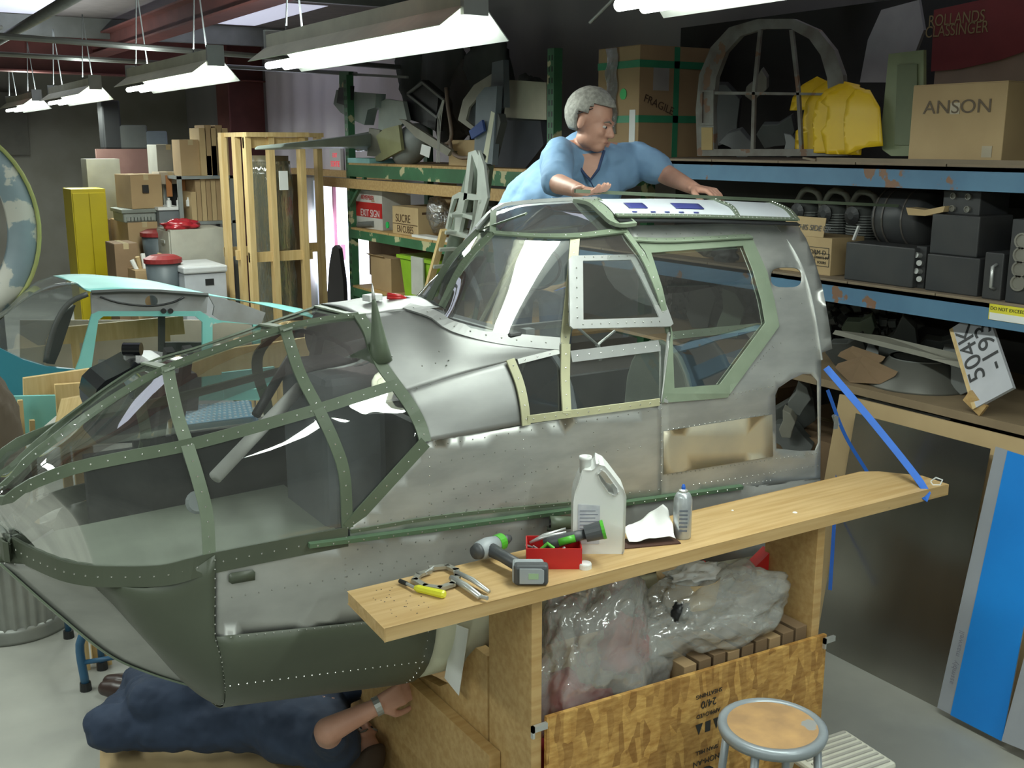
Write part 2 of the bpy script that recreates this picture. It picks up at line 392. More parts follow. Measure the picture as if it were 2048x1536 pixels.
# ================================================================== aircraft nose
AC = thing('aircraft_nose_section', 'bare aluminium and green primer aircraft nose with perspex glazing and raised cockpit canopy', 'aircraft', (1.9, YC, .55))
N = Vector((.235, YC, 1.56))
S0 = Vector((.312, YC, 1.35))
UL1 = cv(N, (0, 975, 3.31), (60, 915, 3.28), (150, 850, 3.25), (240, 790, 3.24), (335, 737, 3.23))
UL2 = cv((335, 737, 3.23), (450, 695, 3.23), (570, 657, 3.23)); UL3 = cv((570, 657, 3.23), (650, 640, 3.22), (718, 632, 3.2))
LL1 = cv(N, (0, 1000, 3.2), (60, 968, 3.08), (150, 935, 3.0), (260, 912, 2.96), (374, 890, 2.95))
LL2 = cv((374, 890, 2.95), (500, 857, 2.95), (636, 818, 2.95)); LL3 = cv((636, 818, 2.95), (715, 793, 2.96), (790, 770, 2.99))
SI1 = [S0]+[PZ(x, y, 1.35) for (x, y) in [(10, 1068), (60, 1095), (120, 1120), (175, 1131), (230, 1133)]]+cv((330, 1130, 2.91), (418, 1108, 2.91))
SI2 = cv((418, 1108, 2.91), (560, 1080, 2.91), (694, 1055, 2.91))
R1a = cv((335, 737, 3.23), (345, 790, 3.1), (357, 840, 3.0), (374, 890, 2.95)); R1b = cv((374, 890, 2.95), (396, 960, 2.92), (413, 1030, 2.91), (418, 1108, 2.91))
R2a = cv((570, 657, 3.23), (583, 700, 3.12), (603, 755, 3.02), (636, 818, 2.95)); R2b = cv((636, 818, 2.95), (668, 885, 2.92), (688, 950, 2.91), (694, 1055, 2.91))
HPa = cv((718, 632, 3.2), (738, 665, 3.13), (750, 705, 3.07), (765, 735, 3.03), (790, 770, 2.99)); HPb = cv((790, 770, 2.99), (820, 812, 2.94), (840, 850, 2.92), (850, 884, 2.9))
SL = cv(N, (0, 950, 3.40), (100, 865, 3.42), (270, 740, 3.42), (400, 695, 3.43), (500, 660, 3.45), (640, 613, 3.52))
CF[0] = 'nose'
DG = cv((694, 1055, 2.91), (850, 884, 2.9))
rv = lambda L: list(reversed(L))
def pane(name, c0, c1, d0, d1, far=True, m=PERS):
    g = coons(c0, c1, d0, d1); gobj(name, g, m, AC, 0)
    if far: gobj(name, [[mp1(p) for p in r] for r in g], m, AC, 0)
pane('nose_pane', LL1, UL1, [N], rv(R1a), False); pane('nose_pane', LL2, UL2, rv(R1a), rv(R2a), False); pane('nose_pane', LL3, UL3, rv(R2a), rv(HPa), False)
pane('nose_pane', SI1, LL1, [S0, N], rv(R1b)); pane('nose_pane', SI2, LL2, rv(R1b), rv(R2b)); pane('nose_pane', DG, LL3, rv(R2b), rv(HPb))
UL = UL1+UL2[1:]+UL3[1:]; LL = LL1+LL2[1:]+LL3[1:]
pane('nose_pane', UL, SL, [N], cv((718, 632, 3.2), (640, 613, 3.52)), False)
pane('nose_pane', mir(LL), SL, [N], [mir(LL)[-1], SL[-1]], False)
fw = .032; RIV = MB(); RIV2 = MB()
def fr(P, w, m, far=True, name='frame', rs=.045, t=.006, off=.003, rows=1, nf=fnorm, dark=False, n=26):
    bar(P, w, t, m, AC, name, n, off, nf)
    if far: bar(mir(P), w, t, m, AC, name, n, off, nf)
    if rs:
        Q = catm(P, 40)
        for k in range(rows): rivet_mb(RIV2 if dark else RIV, Q, rs, .0037, off+t/2, nf)
fr(UL, .026, GRN, False); fr(SL, .02, GRN, False, rs=0); fr(LL, .034, GRN)
fr(R1a+R1b[1:], .036, GRL); fr(R2a+R2b[1:], .036, GRN); fr(HPa+HPb[1:], .040, GRN, False)
fr(cv((335, 737, 3.23), (293, 727, 3.42)), .036, GRL, False, rs=0); fr(cv((570, 657, 3.23), (528, 650, 3.45)), .036, GRL, False, rs=0)
fr(cv((718, 632, 3.2), (640, 613, 3.52)), .05, GRL, False, rs=0)
fr(DG, .042, GRN, rs=.05)
CF[0] = None
# sill band: straight side piece and nose bow
def bn(p): n = Vector((p.x-1.2 if p.x < .75 else 0, p.y-YC, 0)); return n.normalized()
SB = SI1+SI2[1:]; SBL = [p-Vector((0, 0, .028)) for p in SB]
fr(SBL, .062, GRD, name='sill_band', nf=bn, rs=.038, off=.004, n=60)
# lower hull functions
ZT = [(.8, 1.10), (1.5, 1.0), (3.35, .92)]; ZK = [(.87, .70), (1.5, .60), (3.35, .56)]; WM = [(.6, .45), (2.4, .46), (3.4, .47)]
TOPW = [(1.0, .47), (1.6, .46), (1.82, .405), (2.0, .335), (2.1, .265), (2.17, .215), (2.21, .16), (2.25, .02)]
def hw(x, z):
    w = lerpt(WM, x)
    if z > 1.6 and x > 1.6: return lerpt(TOPW, z+.055*(x-2.45)*min(1, (z-1.6)/.6))
    return w
cs = lambda px, py: solve(px, py, hw)
K = PY(402, 1376, YC); A = PY(430, 1110, 2.9); B = PY(430, 1275, 2.9); T = PZ(150, 1135, 1.29)
C = PY(0, 1125, YC)
TA = [T]+[p-Vector((0, 0, .058)) for p in SI1 if p.x > T.x+.06]; TA = TA[:-1]+[A]
def hullpt(x, ph): w = lerpt(WM, x)*math.cos(ph); zt = lerpt(ZT, x); return Vector((x, YC-w, zt-(zt-lerpt(ZK, x))*math.sin(ph)))
KB = [K]+[Vector((.8+.07*math.sin(p), 0, 0))+Vector((0, YC-.46*math.cos(p), 1.10-.40*math.sin(p))) for p in [math.radians(a) for a in (70, 50, 30, 12)]]+[B]
gA = coons([K, K], TA, [K, T], KB+[B.lerp(A, .5), A], 18, 16)
for mm in (0, 1): gobj('chin_side_panel', gA if not mm else [[Vector((p.x, 2*YC-p.y, p.z)) for p in r] for r in gA], GRD, AC)
KC = [K, PY(300, 1345, YC), PY(215, 1306, YC), PY(110, 1222, YC), C]
gC = coons([K, K], [C, T], KC, [K, T], 8, 20)
for mm in (0, 1): gobj('chin_front_panel', gC if not mm else [[Vector((p.x, 2*YC-p.y, p.z)) for p in r] for r in gC], ALU2, AC, label='flat bare metal chin panel')
g = coons([C, T], [SB[0]-Vector((0, 0, .05))]+[p-Vector((0, 0, .05)) for p in SB[1:4]], [C, SB[0]], [T, SB[3]-Vector((0, 0, .05))], 8, 4)
for mm in (0, 1): gobj('bow_panel', g if not mm else [[Vector((p.x, 2*YC-p.y, p.z)) for p in r] for r in g], GRD, AC)
fr(KC, .02, GRL, False, rs=0, name='chin_keel', nf=lambda p: Vector((-1, -.3, -.6)).normalized())
ch = lambda p: Vector((-.3, -1, 0)).normalized()
rivet_mb(RIV, [T, K], .035, nf=ch, off=.002); rivet_mb(RIV, [C, T], .035, nf=ch, off=.002)
rivet_mb(RIV, [A+Vector((.0, 0, 0)), B], .028, nf=ch, off=.003); rivet_mb(RIV, rv(KB[1:]), .02, nf=ch, off=.003)
# green belly and cream belly
def belly(x0, x1, nm, m, off=0, lean=False):
    g = []
    for i in range(13):
        r = []
        for j in range(25):
            ph = math.pi*j/24; xx0 = x0+(.07*math.sin(ph) if lean else 0); x = xx0+(x1-xx0)*i/12
            p = hullpt(max(x, .8), ph)
            d = Vector((0, p.y-YC, p.z-1.1)).normalized(); p.x = x; r.append(p+d*off)
        g.append(r)
    return gobj(nm, g, m, AC, .003)
belly(.8, 1.52, 'belly_panel', GRD, .008, True); belly(1.5, 3.32, 'belly_skin', CREAM)
for k, dz in ((0, .02), (1, .085)):
    pts = [hullpt(x, .0 if k == 0 else .42)+Vector((0, -.004, -dz*.2)) for x in [.83+i*.035 for i in range(20)]]
    rivet_mb(RIV, pts, .026, off=.006)
rivet_mb(RIV, [hullpt(1.49, a/20) for a in range(2, 20)], .035, off=.010)
# side skins
LOW = skin('side_skin', [(430, 1112), (620, 1086), (1000, 1036), (1640, 955), (1640, 1088), (860, 1224), (430, 1277)], [], cs, ALU2, AC, sp=30)
skin('side_skin', [(852, 884), (1050, 850), (1322, 808), (1322, 998), (1000, 1038), (700, 1078), (700, 1056)], [], cs, ALU, AC, sp=26)
win = [(1290, 500), (1492, 486), (1510, 528), (1526, 590), (1534, 648), (1440, 775), (1342, 782), (1337, 665), (1316, 570)]
oval = [(1541+31+31*math.copysign(abs(math.cos(t))**.6, math.cos(t)), 555+20*math.copysign(abs(math.sin(t))**.7, math.sin(t))) for t in [2*math.pi*i/20 for i in range(20)]]
hole = [(1550, 790), (1556, 776), (1580, 760), (1605, 748), (1622, 748), (1634, 762), (1636, 885), (1630, 901), (1600, 902), (1552, 897)]
skin('rear_skin', [(1252, 452), (1400, 449), (1592, 447), (1612, 478), (1630, 525), (1643, 570), (1653, 620), (1661, 670), (1664, 698), (1642, 706), (1640, 958), (1322, 998), (1322, 800), (1340, 665), (1320, 580), (1290, 515)], [win, oval, hole], cs, ALU, AC, sp=16)
skin('tinted_skin_panel', [(1325, 862), (1542, 828), (1544, 912), (1325, 948)], [], lambda x, y: cs(x, y)+Vector((0, -.006, 0)), ALUT, AC, thick=.001, sp=30, label='tan tinted bare skin panel')
fr([cs(*p) for p in [(1548, 440+12), (1585, 500), (1612, 560), (1630, 640), (1642, 720)]], .004, ALUB, False, rs=0, name='seam', t=.01)
# window frames rear
ring = [(1292, 492), (1496, 478), (1500, 486), (1518, 525), (1538, 590), (1548, 650), (1446, 792), (1330, 800), (1326, 660), (1300, 560)]
cs2 = lambda x, y: cs(x, y)+Vector((0, -.006, .001))
skin('window_frame', [(1268, 478), (1500, 472), (1532, 545), (1546, 600), (1556, 652), (1452, 795), (1322, 806), (1340, 665), (1318, 575), (1288, 505)], [[(1300, 506), (1484, 492), (1503, 540), (1520, 600), (1528, 646), (1437, 769), (1346, 776), (1342, 665), (1322, 575)]], cs2, GRL, AC, sp=18, smooth=False)
fr([cs(*p) for p in [(1262, 484), (1340, 486), (1500, 478)]], .028, GRL, False, name='window_rail', off=.012)
skin('side_pane', win, [], lambda x, y: cs(x, y)+Vector((0, .004, 0)), PERS, AC, thick=0, sp=30)
fr([PY(1338, 672, 3.02), PY(1535, 652, 3.02)], .03, GRL, False, name='cross_bar', off=0)
# roof hatch
HN = cv((1232, 432, 3.13), (1400, 434, 3.13), (1592, 440, 3.12)); HC = cv((1192, 398, YC), (1360, 398, YC), (1545, 406, YC))
Hd1 = cv((1592, 440, 3.12), (1574, 420, 3.24), (1545, 406, YC)); Hd0 = cv((1232, 432, 3.13), (1214, 412, 3.24), (1192, 398, YC))
PAPER = mat('hatch_film', (.72, .76, .80), .3, 0, (.66, .70, .75), 3)
pane('hatch_cover', HN, HC, Hd0, Hd1, True, PAPER); HG = coons(HN, HC, Hd0, Hd1, 41, 21)
fr(HN, .022, GRN, True, rs=.022, name='hatch_rail'); fr(Hd1, .03, GRN, True, rs=.02, name='hatch_rail'); fr(cv((1478, 437, 3.125), (1462, 414, 3.24), (1430, 400, YC)), .018, GRN, True, rs=.03, name='hatch_rail')
fr([p+Vector((0, -.012, -.018)) for p in HN], .02, BLK, True, rs=0, name='hatch_seal')
fr(cv((1140, 401, 3.40), (1185, 408, 3.27), (1212, 430, 3.18), (1232, 446, 3.13), (1266, 444, 3.12)), .05, GRL, False, rs=.05, name='corner_fairing', t=.014)
INK = mat('blue_ink', (.04, .05, .22), .6)
def hatchq(u0, u1, v0, v1, m, nm):
    g = [[HG[i][j]+Vector((0, -.001, .003)) for j in range(int(v0*20), int(v1*20)+1)] for i in range(int(u0*40), int(u1*40)+1)]
    gobj(nm, g, m, AC, .001)
hatchq(.10, .22, .35, .65, INK, 'printed_block'); hatchq(.36, .52, .35, .65, INK, 'printed_block')
for k in range(5): hatchq(.12+k*.08, .145+k*.08, .15, .2, INK, 'printed_mark')
# deck ahead of windscreen, shoulder panels
FA = cv((718, 632, 3.2), (766, 626, 3.2), (813, 620, 3.19), (866, 641, 3.1), (905, 664, 3.05), (1000, 686, 3.0), (1123, 698, 2.97))
SM = cv((805, 785, 2.97), (900, 755, 2.97), (1020, 722, 2.975), (1122, 701, 2.97))
HPs = HPa+HPb[1:]
i0 = cv((805, 785, 2.97))[0]
g = coons(SM, FA, [i0]+rv(HPa)[0:], [SM[-1], FA[-1]], 24, 16)
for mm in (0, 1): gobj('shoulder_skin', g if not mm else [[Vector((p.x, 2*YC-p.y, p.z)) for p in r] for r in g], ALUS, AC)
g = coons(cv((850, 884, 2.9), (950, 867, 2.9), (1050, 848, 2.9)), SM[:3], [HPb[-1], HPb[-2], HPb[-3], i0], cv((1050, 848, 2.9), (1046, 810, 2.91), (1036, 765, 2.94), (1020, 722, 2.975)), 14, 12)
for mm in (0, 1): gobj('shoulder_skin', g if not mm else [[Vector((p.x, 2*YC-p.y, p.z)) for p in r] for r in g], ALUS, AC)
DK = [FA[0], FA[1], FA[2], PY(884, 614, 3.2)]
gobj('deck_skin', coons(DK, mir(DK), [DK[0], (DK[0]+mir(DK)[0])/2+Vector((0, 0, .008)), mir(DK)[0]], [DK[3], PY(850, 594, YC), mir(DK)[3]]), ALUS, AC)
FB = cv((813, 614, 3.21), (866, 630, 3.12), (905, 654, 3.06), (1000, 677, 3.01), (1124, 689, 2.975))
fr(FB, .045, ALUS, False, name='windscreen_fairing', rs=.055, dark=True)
CF[0] = 3.25
# cockpit canopy glazing
CB = cv((884, 614, 3.2), (905, 648, 3.07), (1000, 672, 3.01), (1128, 688, 2.975)); CS = cv((985, 467, 3.2), (1070, 473, 3.16), (1150, 473, 3.13))
PF = cv((884, 614, 3.2), (927, 530, 3.2), (985, 467, 3.2)); PM = cv((1128, 688, 2.975), (1140, 580, 3.04), (1150, 473, 3.13))
CS2 = cv((1150, 473, 3.13), (1200, 468, 3.12), (1248, 462, 3.12)); PR = cv((1337, 665, 2.97), (1318, 590, 2.99), (1288, 520, 3.05), (1248, 462, 3.12))
CT = cv((987, 422, YC), (1040, 407, YC), (1130, 400, YC), (1192, 398, YC)); AH = cv((1248, 462, 3.12), (1225, 430, 3.22), (1192, 398, YC)); CTU = cv((850, 594, 3.34), (915, 508, 3.35), (987, 422, YC))
pane('windscreen_pane', CB, CS, PF, PM, True, PERSD); pane('windscreen_pane', cv((1128, 688, 2.975), (1337, 665, 2.97)), CS2, PM, PR)
pane('canopy_top_pane', CS+CS2[1:], CT, [CS[0], CT[0]], AH, False, PERSD)
pane('canopy_top_pane', mir(CS+CS2[1:]), CT, [mir(CS)[0], CT[0]], [mir(CS2)[-1], CT[-1]], False, PERSD)
pane('windscreen_pane', cv((884, 614, 3.2), (850, 594, 3.34)), [CS[0], CT[0]], PF, CTU, False)
fr(CS+CS2[1:], .030, GRN, name='canopy_rail', rs=.06); fr(PF, .026, GRN, name='windscreen_post'); fr(CTU+CT[1:], .018, ALUB, False, rs=.09, name='centre_post', t=.012, nf=lambda p: Vector((-.3, 0, 1)).normalized())
fr([CS[0], CT[0]], .022, GRN, rs=0, name='canopy_rail')
fr(PM, .034, PALE, name='canopy_post'); fr(cv((1130, 828, 2.9), (1127, 760, 2.94), (1128, 688, 2.97)), .036, PALE, name='canopy_post', off=.01)
fr(rv(AH)+rv(PR)[1:], .028, GRL, False, name='canopy_hoop'); fr(cv((1328, 806, 2.9), (1330, 735, 2.94), (1337, 665, 2.97)), .02, ALU, name='canopy_hoop', off=.008)
fr(cv((1050, 850, 2.9), (1046, 810, 2.91), (1036, 765, 2.94), (1018, 720, 2.975)), .032, PALE, name='window_post', off=.008)
fr(cv((1052, 838, 2.9), (1180, 821, 2.9), (1316, 803, 2.9)), .026, PALE, name='window_sill', off=.008)
fr(cv((1140, 714, 2.965), (1316, 692, 2.965)), .040, ALUB, name='window_rail', off=.006, rs=.05)
fr(cv((1034, 724, 2.975), (1122, 702, 2.97)), .018, ALU, name='window_rail', off=.006, rs=.05)
pane('small_window_pane', cv((1050, 846, 2.9), (1130, 830, 2.9)), cv((1020, 722, 2.975), (1126, 702, 2.97)), cv((1050, 846, 2.9), (1046, 810, 2.91), (1036, 765, 2.94), (1020, 722, 2.975)), cv((1130, 830, 2.9), (1126, 702, 2.97)), True)
pane('small_window_pane', cv((1130, 830, 2.9), (1320, 805, 2.9)), cv((1126, 702, 2.97), (1330, 690, 2.97)), cv((1130, 830, 2.9), (1126, 702, 2.97)), cv((1320, 805, 2.9), (1330, 690, 2.97)), True)
CF[0] = None
yi = lambda x, y: PY(x, y, 3.075+(y-515)/140*(2.945-3.075))
skin('sliding_window_frame', [(1137, 520), (1143, 512), (1268, 509), (1282, 518), (1312, 570), (1334, 615), (1346, 648), (1340, 653), (1146, 658), (1139, 652)], [[(1165, 522), (1261, 520), (1283, 560), (1305, 605), (1318, 635), (1166, 640)]], yi, ALUB, AC, thick=.006, sp=14, smooth=False, label='bright bare metal sliding window frame')
skin('sliding_pane', [(1165, 522), (1261, 520), (1283, 560), (1305, 605), (1318, 635), (1166, 640)], [], lambda x, y: yi(x, y), PERS, AC, thick=0, sp=20)
for P in ([(1152, 528), (1154, 648)], [(1156, 650), (1325, 643)], [(1160, 516), (1266, 514)], [(1272, 522), (1300, 570), (1328, 632)]):
    rivet_mb(RIV2, [yi(*p) for p in P], .038, .0032, .005)
# green angle along the side
cs3 = lambda x, y: cs(x, y)+Vector((0, -.008, 0))
fr([cs(*p) for p in [(615, 1087), (800, 1063), (1050, 1030), (1480, 971)]], .014, mat('angle_green', (.10, .17, .10), .4), False, name='side_rail', off=.010, t=.02, rs=.05)
fr([cs(*p) for p in [(700, 1062), (900, 1030), (1140, 1006)]], .012, GRN, False, name='side_rail', rs=.06)
# access plate
skin('access_plate', [(456, 1148), (462, 1144), (504, 1138), (508, 1142), (508, 1158), (462, 1166), (456, 1162)], [], cs3, GRD, AC, sp=20)
# rivet rows on skins
def rr(P, sp, dark=False, r=.0028): rivet_mb(RIV2 if dark else RIV, [cs(*p) for p in P], sp, r, .003)
for P, sp in [([(715, 1046), (1320, 978)], .045), ([(858, 892), (1320, 818)], .045), ([(858, 905), (858, 1040)], .03), ([(1045, 870), (1052, 1010)], .03), ([(1060, 880), (1066, 1008)], .045), ([(1186, 850), (1190, 990)], .05),
              ([(1322, 810), (1322, 975)], .03), ([(1330, 990), (1540, 960)], .02), ([(1330, 950), (1636, 905)], .022), ([(1330, 860), (1545, 826)], .025), ([(1545, 690), (1545, 950)], .02), ([(1452, 795), (1545, 690)], .02), ([(1466, 800), (1560, 745)], .03),
              ([(870, 925), (1045, 895)], .04), ([(870, 985), (1130, 930)], .045), ([(850, 1010), (1050, 965)], .045), ([(780, 1050), (1050, 995)], .05), ([(1130, 915), (1300, 890)], .05), ([(450, 1196), (870, 1120)], .04), ([(690, 1110), (690, 1180)], .02),
              ([(700, 1100), (1100, 1050)], .05), ([(1405, 800), (1545, 772)], .02), ([(1260, 470), (1590, 466)], .07), ([(1560, 590), (1560, 700)], .03), ([(1600, 600), (1630, 700)], .03), ([(760, 1090), (760, 1160)], .04), ([(690, 1140), (1000, 1085)], .05), ([(1380, 970), (1640, 930)], .03)]: rr(P, sp, sp > .035)
for P in ([(775, 700), (800, 740)], [(830, 735), (1000, 700)], [(820, 780), (1010, 726)], [(870, 690), (900, 745)]): rivet_mb(RIV2, [PY(x, y, 2.965+max(0, (780-y))*.0006) for (x, y) in P], .05, .003, .004)
RIV.build('rivets', STEEL, AC, stuff=True); RIV2.build('rivets', mat('rivet_dull', (.35, .35, .32), .35, .6), AC, stuff=True, label='dull rivets')
# cone
cb = PY(762, 722, 3.06); ca = PY(746, 585, 3.06)
ax = (ca-cb); q = Vector((0, 0, 1)).rotation_difference(ax.normalized()).to_matrix().to_4x4(); hh = ax.length
MB().lathe([(.037, 0), (.026, hh*.3), (.017, hh*.55), (.008, hh*.85), (.006, hh*.9)], cb, 20, q).build('antenna_cone', GRN, AC, smooth=True)
MB().lathe([(.006, hh*.9), (.006, hh*.95), (.002, hh*1.13)], cb, 10, q).build('antenna_tip', ALUB, AC, smooth=True)
# small holes: interior
ic = lambda *a: MB().box(*a)
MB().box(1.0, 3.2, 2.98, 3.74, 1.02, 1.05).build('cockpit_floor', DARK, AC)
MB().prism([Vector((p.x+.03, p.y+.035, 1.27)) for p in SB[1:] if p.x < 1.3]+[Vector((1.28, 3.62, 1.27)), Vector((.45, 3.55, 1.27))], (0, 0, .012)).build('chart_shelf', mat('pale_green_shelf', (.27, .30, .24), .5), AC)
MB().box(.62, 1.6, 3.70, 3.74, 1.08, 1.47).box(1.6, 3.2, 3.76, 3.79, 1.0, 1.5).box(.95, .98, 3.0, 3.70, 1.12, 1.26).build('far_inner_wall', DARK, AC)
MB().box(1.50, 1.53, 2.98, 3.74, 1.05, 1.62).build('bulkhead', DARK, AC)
fb = MB()
for x in (.86, .92, 1.38): fb.beam((x, 3.70, 1.45), (x+.02, 3.52, 1.84), .03, .03)
fb.beam((.78, 3.70, 1.48), (1.6, 3.70, 1.48), .03, .05); fb.build('inner_frame', DARK, AC)
MB().tube([PY(430, 955, 3.1), PY(600, 775, 3.3)], .021, 14).build('gun_tube', mat('pale_grey_tube', (.50, .49, .47), .6), AC, smooth=True)
MB().tube([PY(512, 830, 3.36), PY(590, 700, 3.5)], .016, 8).build('brace_tube', BLK, AC, smooth=True)
MB().lathe([(.035, 0), (.038, .01), (.03, .02)], PY(393, 1005, 3.3), 16, Matrix.Rotation(1.2, 4, 'X')).build('sight_disc', GREY, AC)
MB().box(1.24, 1.46, 3.1, 3.5, 1.05, 1.78).build('seat_back', mat('seat_grey', (.10, .11, .12), .7), AC, bev=.03)
def hoopseat(x, y, z, w, h):
    mb = MB(); pr = [Vector((x, y-w/2, z))]+[Vector((x+.02, y-w/2*math.cos(a), z+h*.55+h*.45*math.sin(a))) for a in [math.pi*i/10 for i in range(11)]]+[Vector((x, y+w/2, z))]
    mb.prism(pr, (.03, 0, 0)); return mb
hoopseat(2.18, 3.30, 1.12, .40, .62).build('pilot_seat', mat('seat_grey2', (.13, .14, .15), .6), AC, bev=.01)
hoopseat(2.75, 3.32, 1.12, .42, .60).build('crew_seat', mat('seat_green', (.16, .19, .15), .6), AC, bev=.01)
hoopseat(3.02, 3.36, 1.12, .40, .58).build('crew_seat', mat('seat_dark', (.08, .09, .08), .6), AC, bev=.01)
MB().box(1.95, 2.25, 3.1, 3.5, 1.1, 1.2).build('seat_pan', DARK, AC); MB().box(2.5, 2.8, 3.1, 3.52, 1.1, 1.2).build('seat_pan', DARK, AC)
# control wheel with column, instrument panel
mb = MB(); wc = PY(1068, 535, 3.45); wr = .085
mb.tube([wc+Vector((wr*.5*math.cos(t), wr*.6*math.cos(t)*0+.0, 0))+Vector((wr*math.cos(t)*.6, -wr*.5*math.cos(t), wr*math.sin(t))) for t in [2*math.pi*i/24 for i in range(25)]], .006, 6, False)
mb.tube([wc, wc+Vector((.03, 0, -.02)), PY(1092, 470, 3.45)], .007, 6); mb.build('control_wheel', BLK, AC)
MB().box(1.86, 1.92, 3.0, 3.72, 1.5, 1.88).build('instrument_panel', BLK, AC, bev=.01)
pf = MB(); P = cv((995, 690, 3.5), (1000, 600, 3.5), (1025, 520, 3.5), (1060, 450, 3.5), (1100, 420, 3.5)); pf.tube(catm(P, 12), .022, 6); pf.build('inner_hoop', BLK, AC, smooth=True)
MB().tube(catm(cv((560, 665, 3.6), (600, 660, 3.6), (700, 700, 3.6), (720, 800, 3.6)), 10), .01, 6).build('cable_loop', BLK, AC, smooth=True)
for P, m, w in ((cv((905, 640, 3.62), (930, 560, 3.62), (948, 500, 3.62), (965, 478, 3.62)), ALUB, .02), (cv((945, 665, 3.5), (965, 560, 3.5), (975, 490, 3.5)), GRN, .022)): fr(P, w, m, False, rs=0, name='inner_strip')
MB().box(2.2, 2.24, 3.42, 3.46, 1.1, 1.80).build('inner_post', ALU, AC)
MB().tube([PY(1155, 655, 3.3), PY(1195, 690, 3.3), PY(1230, 662, 3.3)], .006, 6).tube([PY(1195, 690, 3.3), PY(1200, 720, 3.3)], .01, 6).build('control_linkage', ALU, AC)
# ================================================================== shared builders
RR = Vector((cy_, -sy_, 0)); FW = Vector((sy_, cy_, 0)); UP = Vector((0, 0, 1))
def plate(outl, holes, o, u, v, thick, name, m, parent, bev=0, step=1e9, smooth=False, fn=None, label=None):
    vs = []; ed = []; loops = []
    for P in [outl]+holes:
        k0 = len(vs); Q = []
        for i in range(len(P)):
            a = Vector(P[i]); b = Vector(P[(i+1) % len(P)]); k = max(1, int((b-a).length/step))
            for j in range(k): Q.append(a.lerp(b, j/k))
        vs += Q; n = len(Q); ed += [(k0+i, k0+(i+1) % n) for i in range(n)]; loops.append((k0, n))
    V, E_, FF = delaunay_2d_cdt(vs, ed, [], 0, 1e-6)[:3]
    fs = []
    for f in FF:
        cx = sum(V[i][0] for i in f)/3; cyy = sum(V[i][1] for i in f)/3
        if inpoly(cx, cyy, outl) and not any(inpoly(cx, cyy, h) for h in holes): fs.append(tuple(f))
    o = Vector(o); u = Vector(u); v = Vector(v); w = u.cross(v).normalized(); n = len(V)
    def P3(q, t): p = o+u*q[0]+v*q[1]+w*t; return fn(p, q) if fn else p
    vv = [P3(q, thick/2) for q in V]+[P3(q, -thick/2) for q in V]
    ff = fs+[tuple(n+i for i in f[::-1]) for f in fs]
    for (k0, c) in loops:
        for i in range(c): a, b = k0+i, k0+(i+1) % c; ff.append((a, b, n+b, n+a))
    ob = mesh(name, vv, ff, m, parent, smooth, label=label)
    if bev: md = ob.modifiers.new('bevel', 'BEVEL'); md.width = bev; md.segments = 3; md.limit_method = 'ANGLE'; md.angle_limit = .7
    return ob
def vnoise(p, s): from mathutils import noise; return noise.noise(Vector(p)*s)
def crumple(name, c, r, m, parent=None, amp=.25, s=6, n=22, seed=0, flat=.0, fold=0, stuff=False, label=None):
    mb = MB().ell((0, 0, 0), (1, 1, 1), n); from mathutils import noise
    V = []
    for v in mb.v:
        k = 1+amp*noise.noise(v*s*.35+Vector((seed, 0, 0)))+amp*.5*noise.noise(v*s+Vector((0, seed, 0)))-fold*(1-abs(noise.noise(v*s*.55+Vector((seed, seed, 0)))))**6
        q = Vector((v.x*r[0]*k, v.y*r[1]*k, v.z*r[2]*k))
        if q.z < -r[2]*(1-flat): q.z = -r[2]*(1-flat)
        V.append(Vector(c)+q)
    return mesh(name, V, mb.f, m, parent, True, label=label)
def remesh(o, vox, sm=4, fac=.5):
    md = o.modifiers.new('fuse', 'REMESH'); md.mode = 'VOXEL'; md.voxel_size = vox; md.use_smooth_shade = True
    if sm: s = o.modifiers.new('smooth', 'SMOOTH'); s.iterations = sm; s.factor = fac
def limb(mb, pts, rs, n=12):
    pts = [Vector(p) for p in pts]
    for i in range(len(pts)-1):
        a, b = pts[i], pts[i+1]; L = (b-a); t = L.normalized(); m = 6
        P = []; R = []
        for k in range(5):
            th = math.pi/2*k/4; P.append(a-t*rs[i]*math.cos(th)*.999); R.append(max(rs[i]*math.sin(th), .0004))
        for k in range(1, m): P.append(a+L*k/m); R.append(rs[i]+(rs[i+1]-rs[i])*k/m)
        for k in range(5):
            th = math.pi/2*k/4; P.append(b+t*rs[i+1]*math.sin(th)*.999); R.append(max(rs[i+1]*math.cos(th), .0004))
        mb.tube(P, R, n)
# cartons
def carton(label, x0, x1, y0, y1, z0, z1, m=CARD, group=None, rz=0, name='cardboard_box', cat='box', flaps=True, tape=True):
    c = Vector(((x0+x1)/2, (y0+y1)/2, z0)); t = thing(name, label, cat, c, group)
    if rz: t.rotation_euler = (0, 0, rz)
    MB().box(x0, x1, y0, y1, z0, z1).build('carton_body', m, t, bev=.003)
    if flaps:
        xm = (x0+x1)/2
        MB().box(x0+.002, xm-.002, y0+.002, y1-.002, z1, z1+.004).build('top_flap', m, t); MB().box(xm+.002, x1-.002, y0+.002, y1-.002, z1, z1+.004).build('top_flap', m, t)
    if tape: MB().box((x0+x1)/2-.025, (x0+x1)/2+.025, y0-.0015, y1+.0015, z1-.05, z1+.0055).build('packing_tape', mat('tape', (.48, .38, .22), .3), t)
    return t
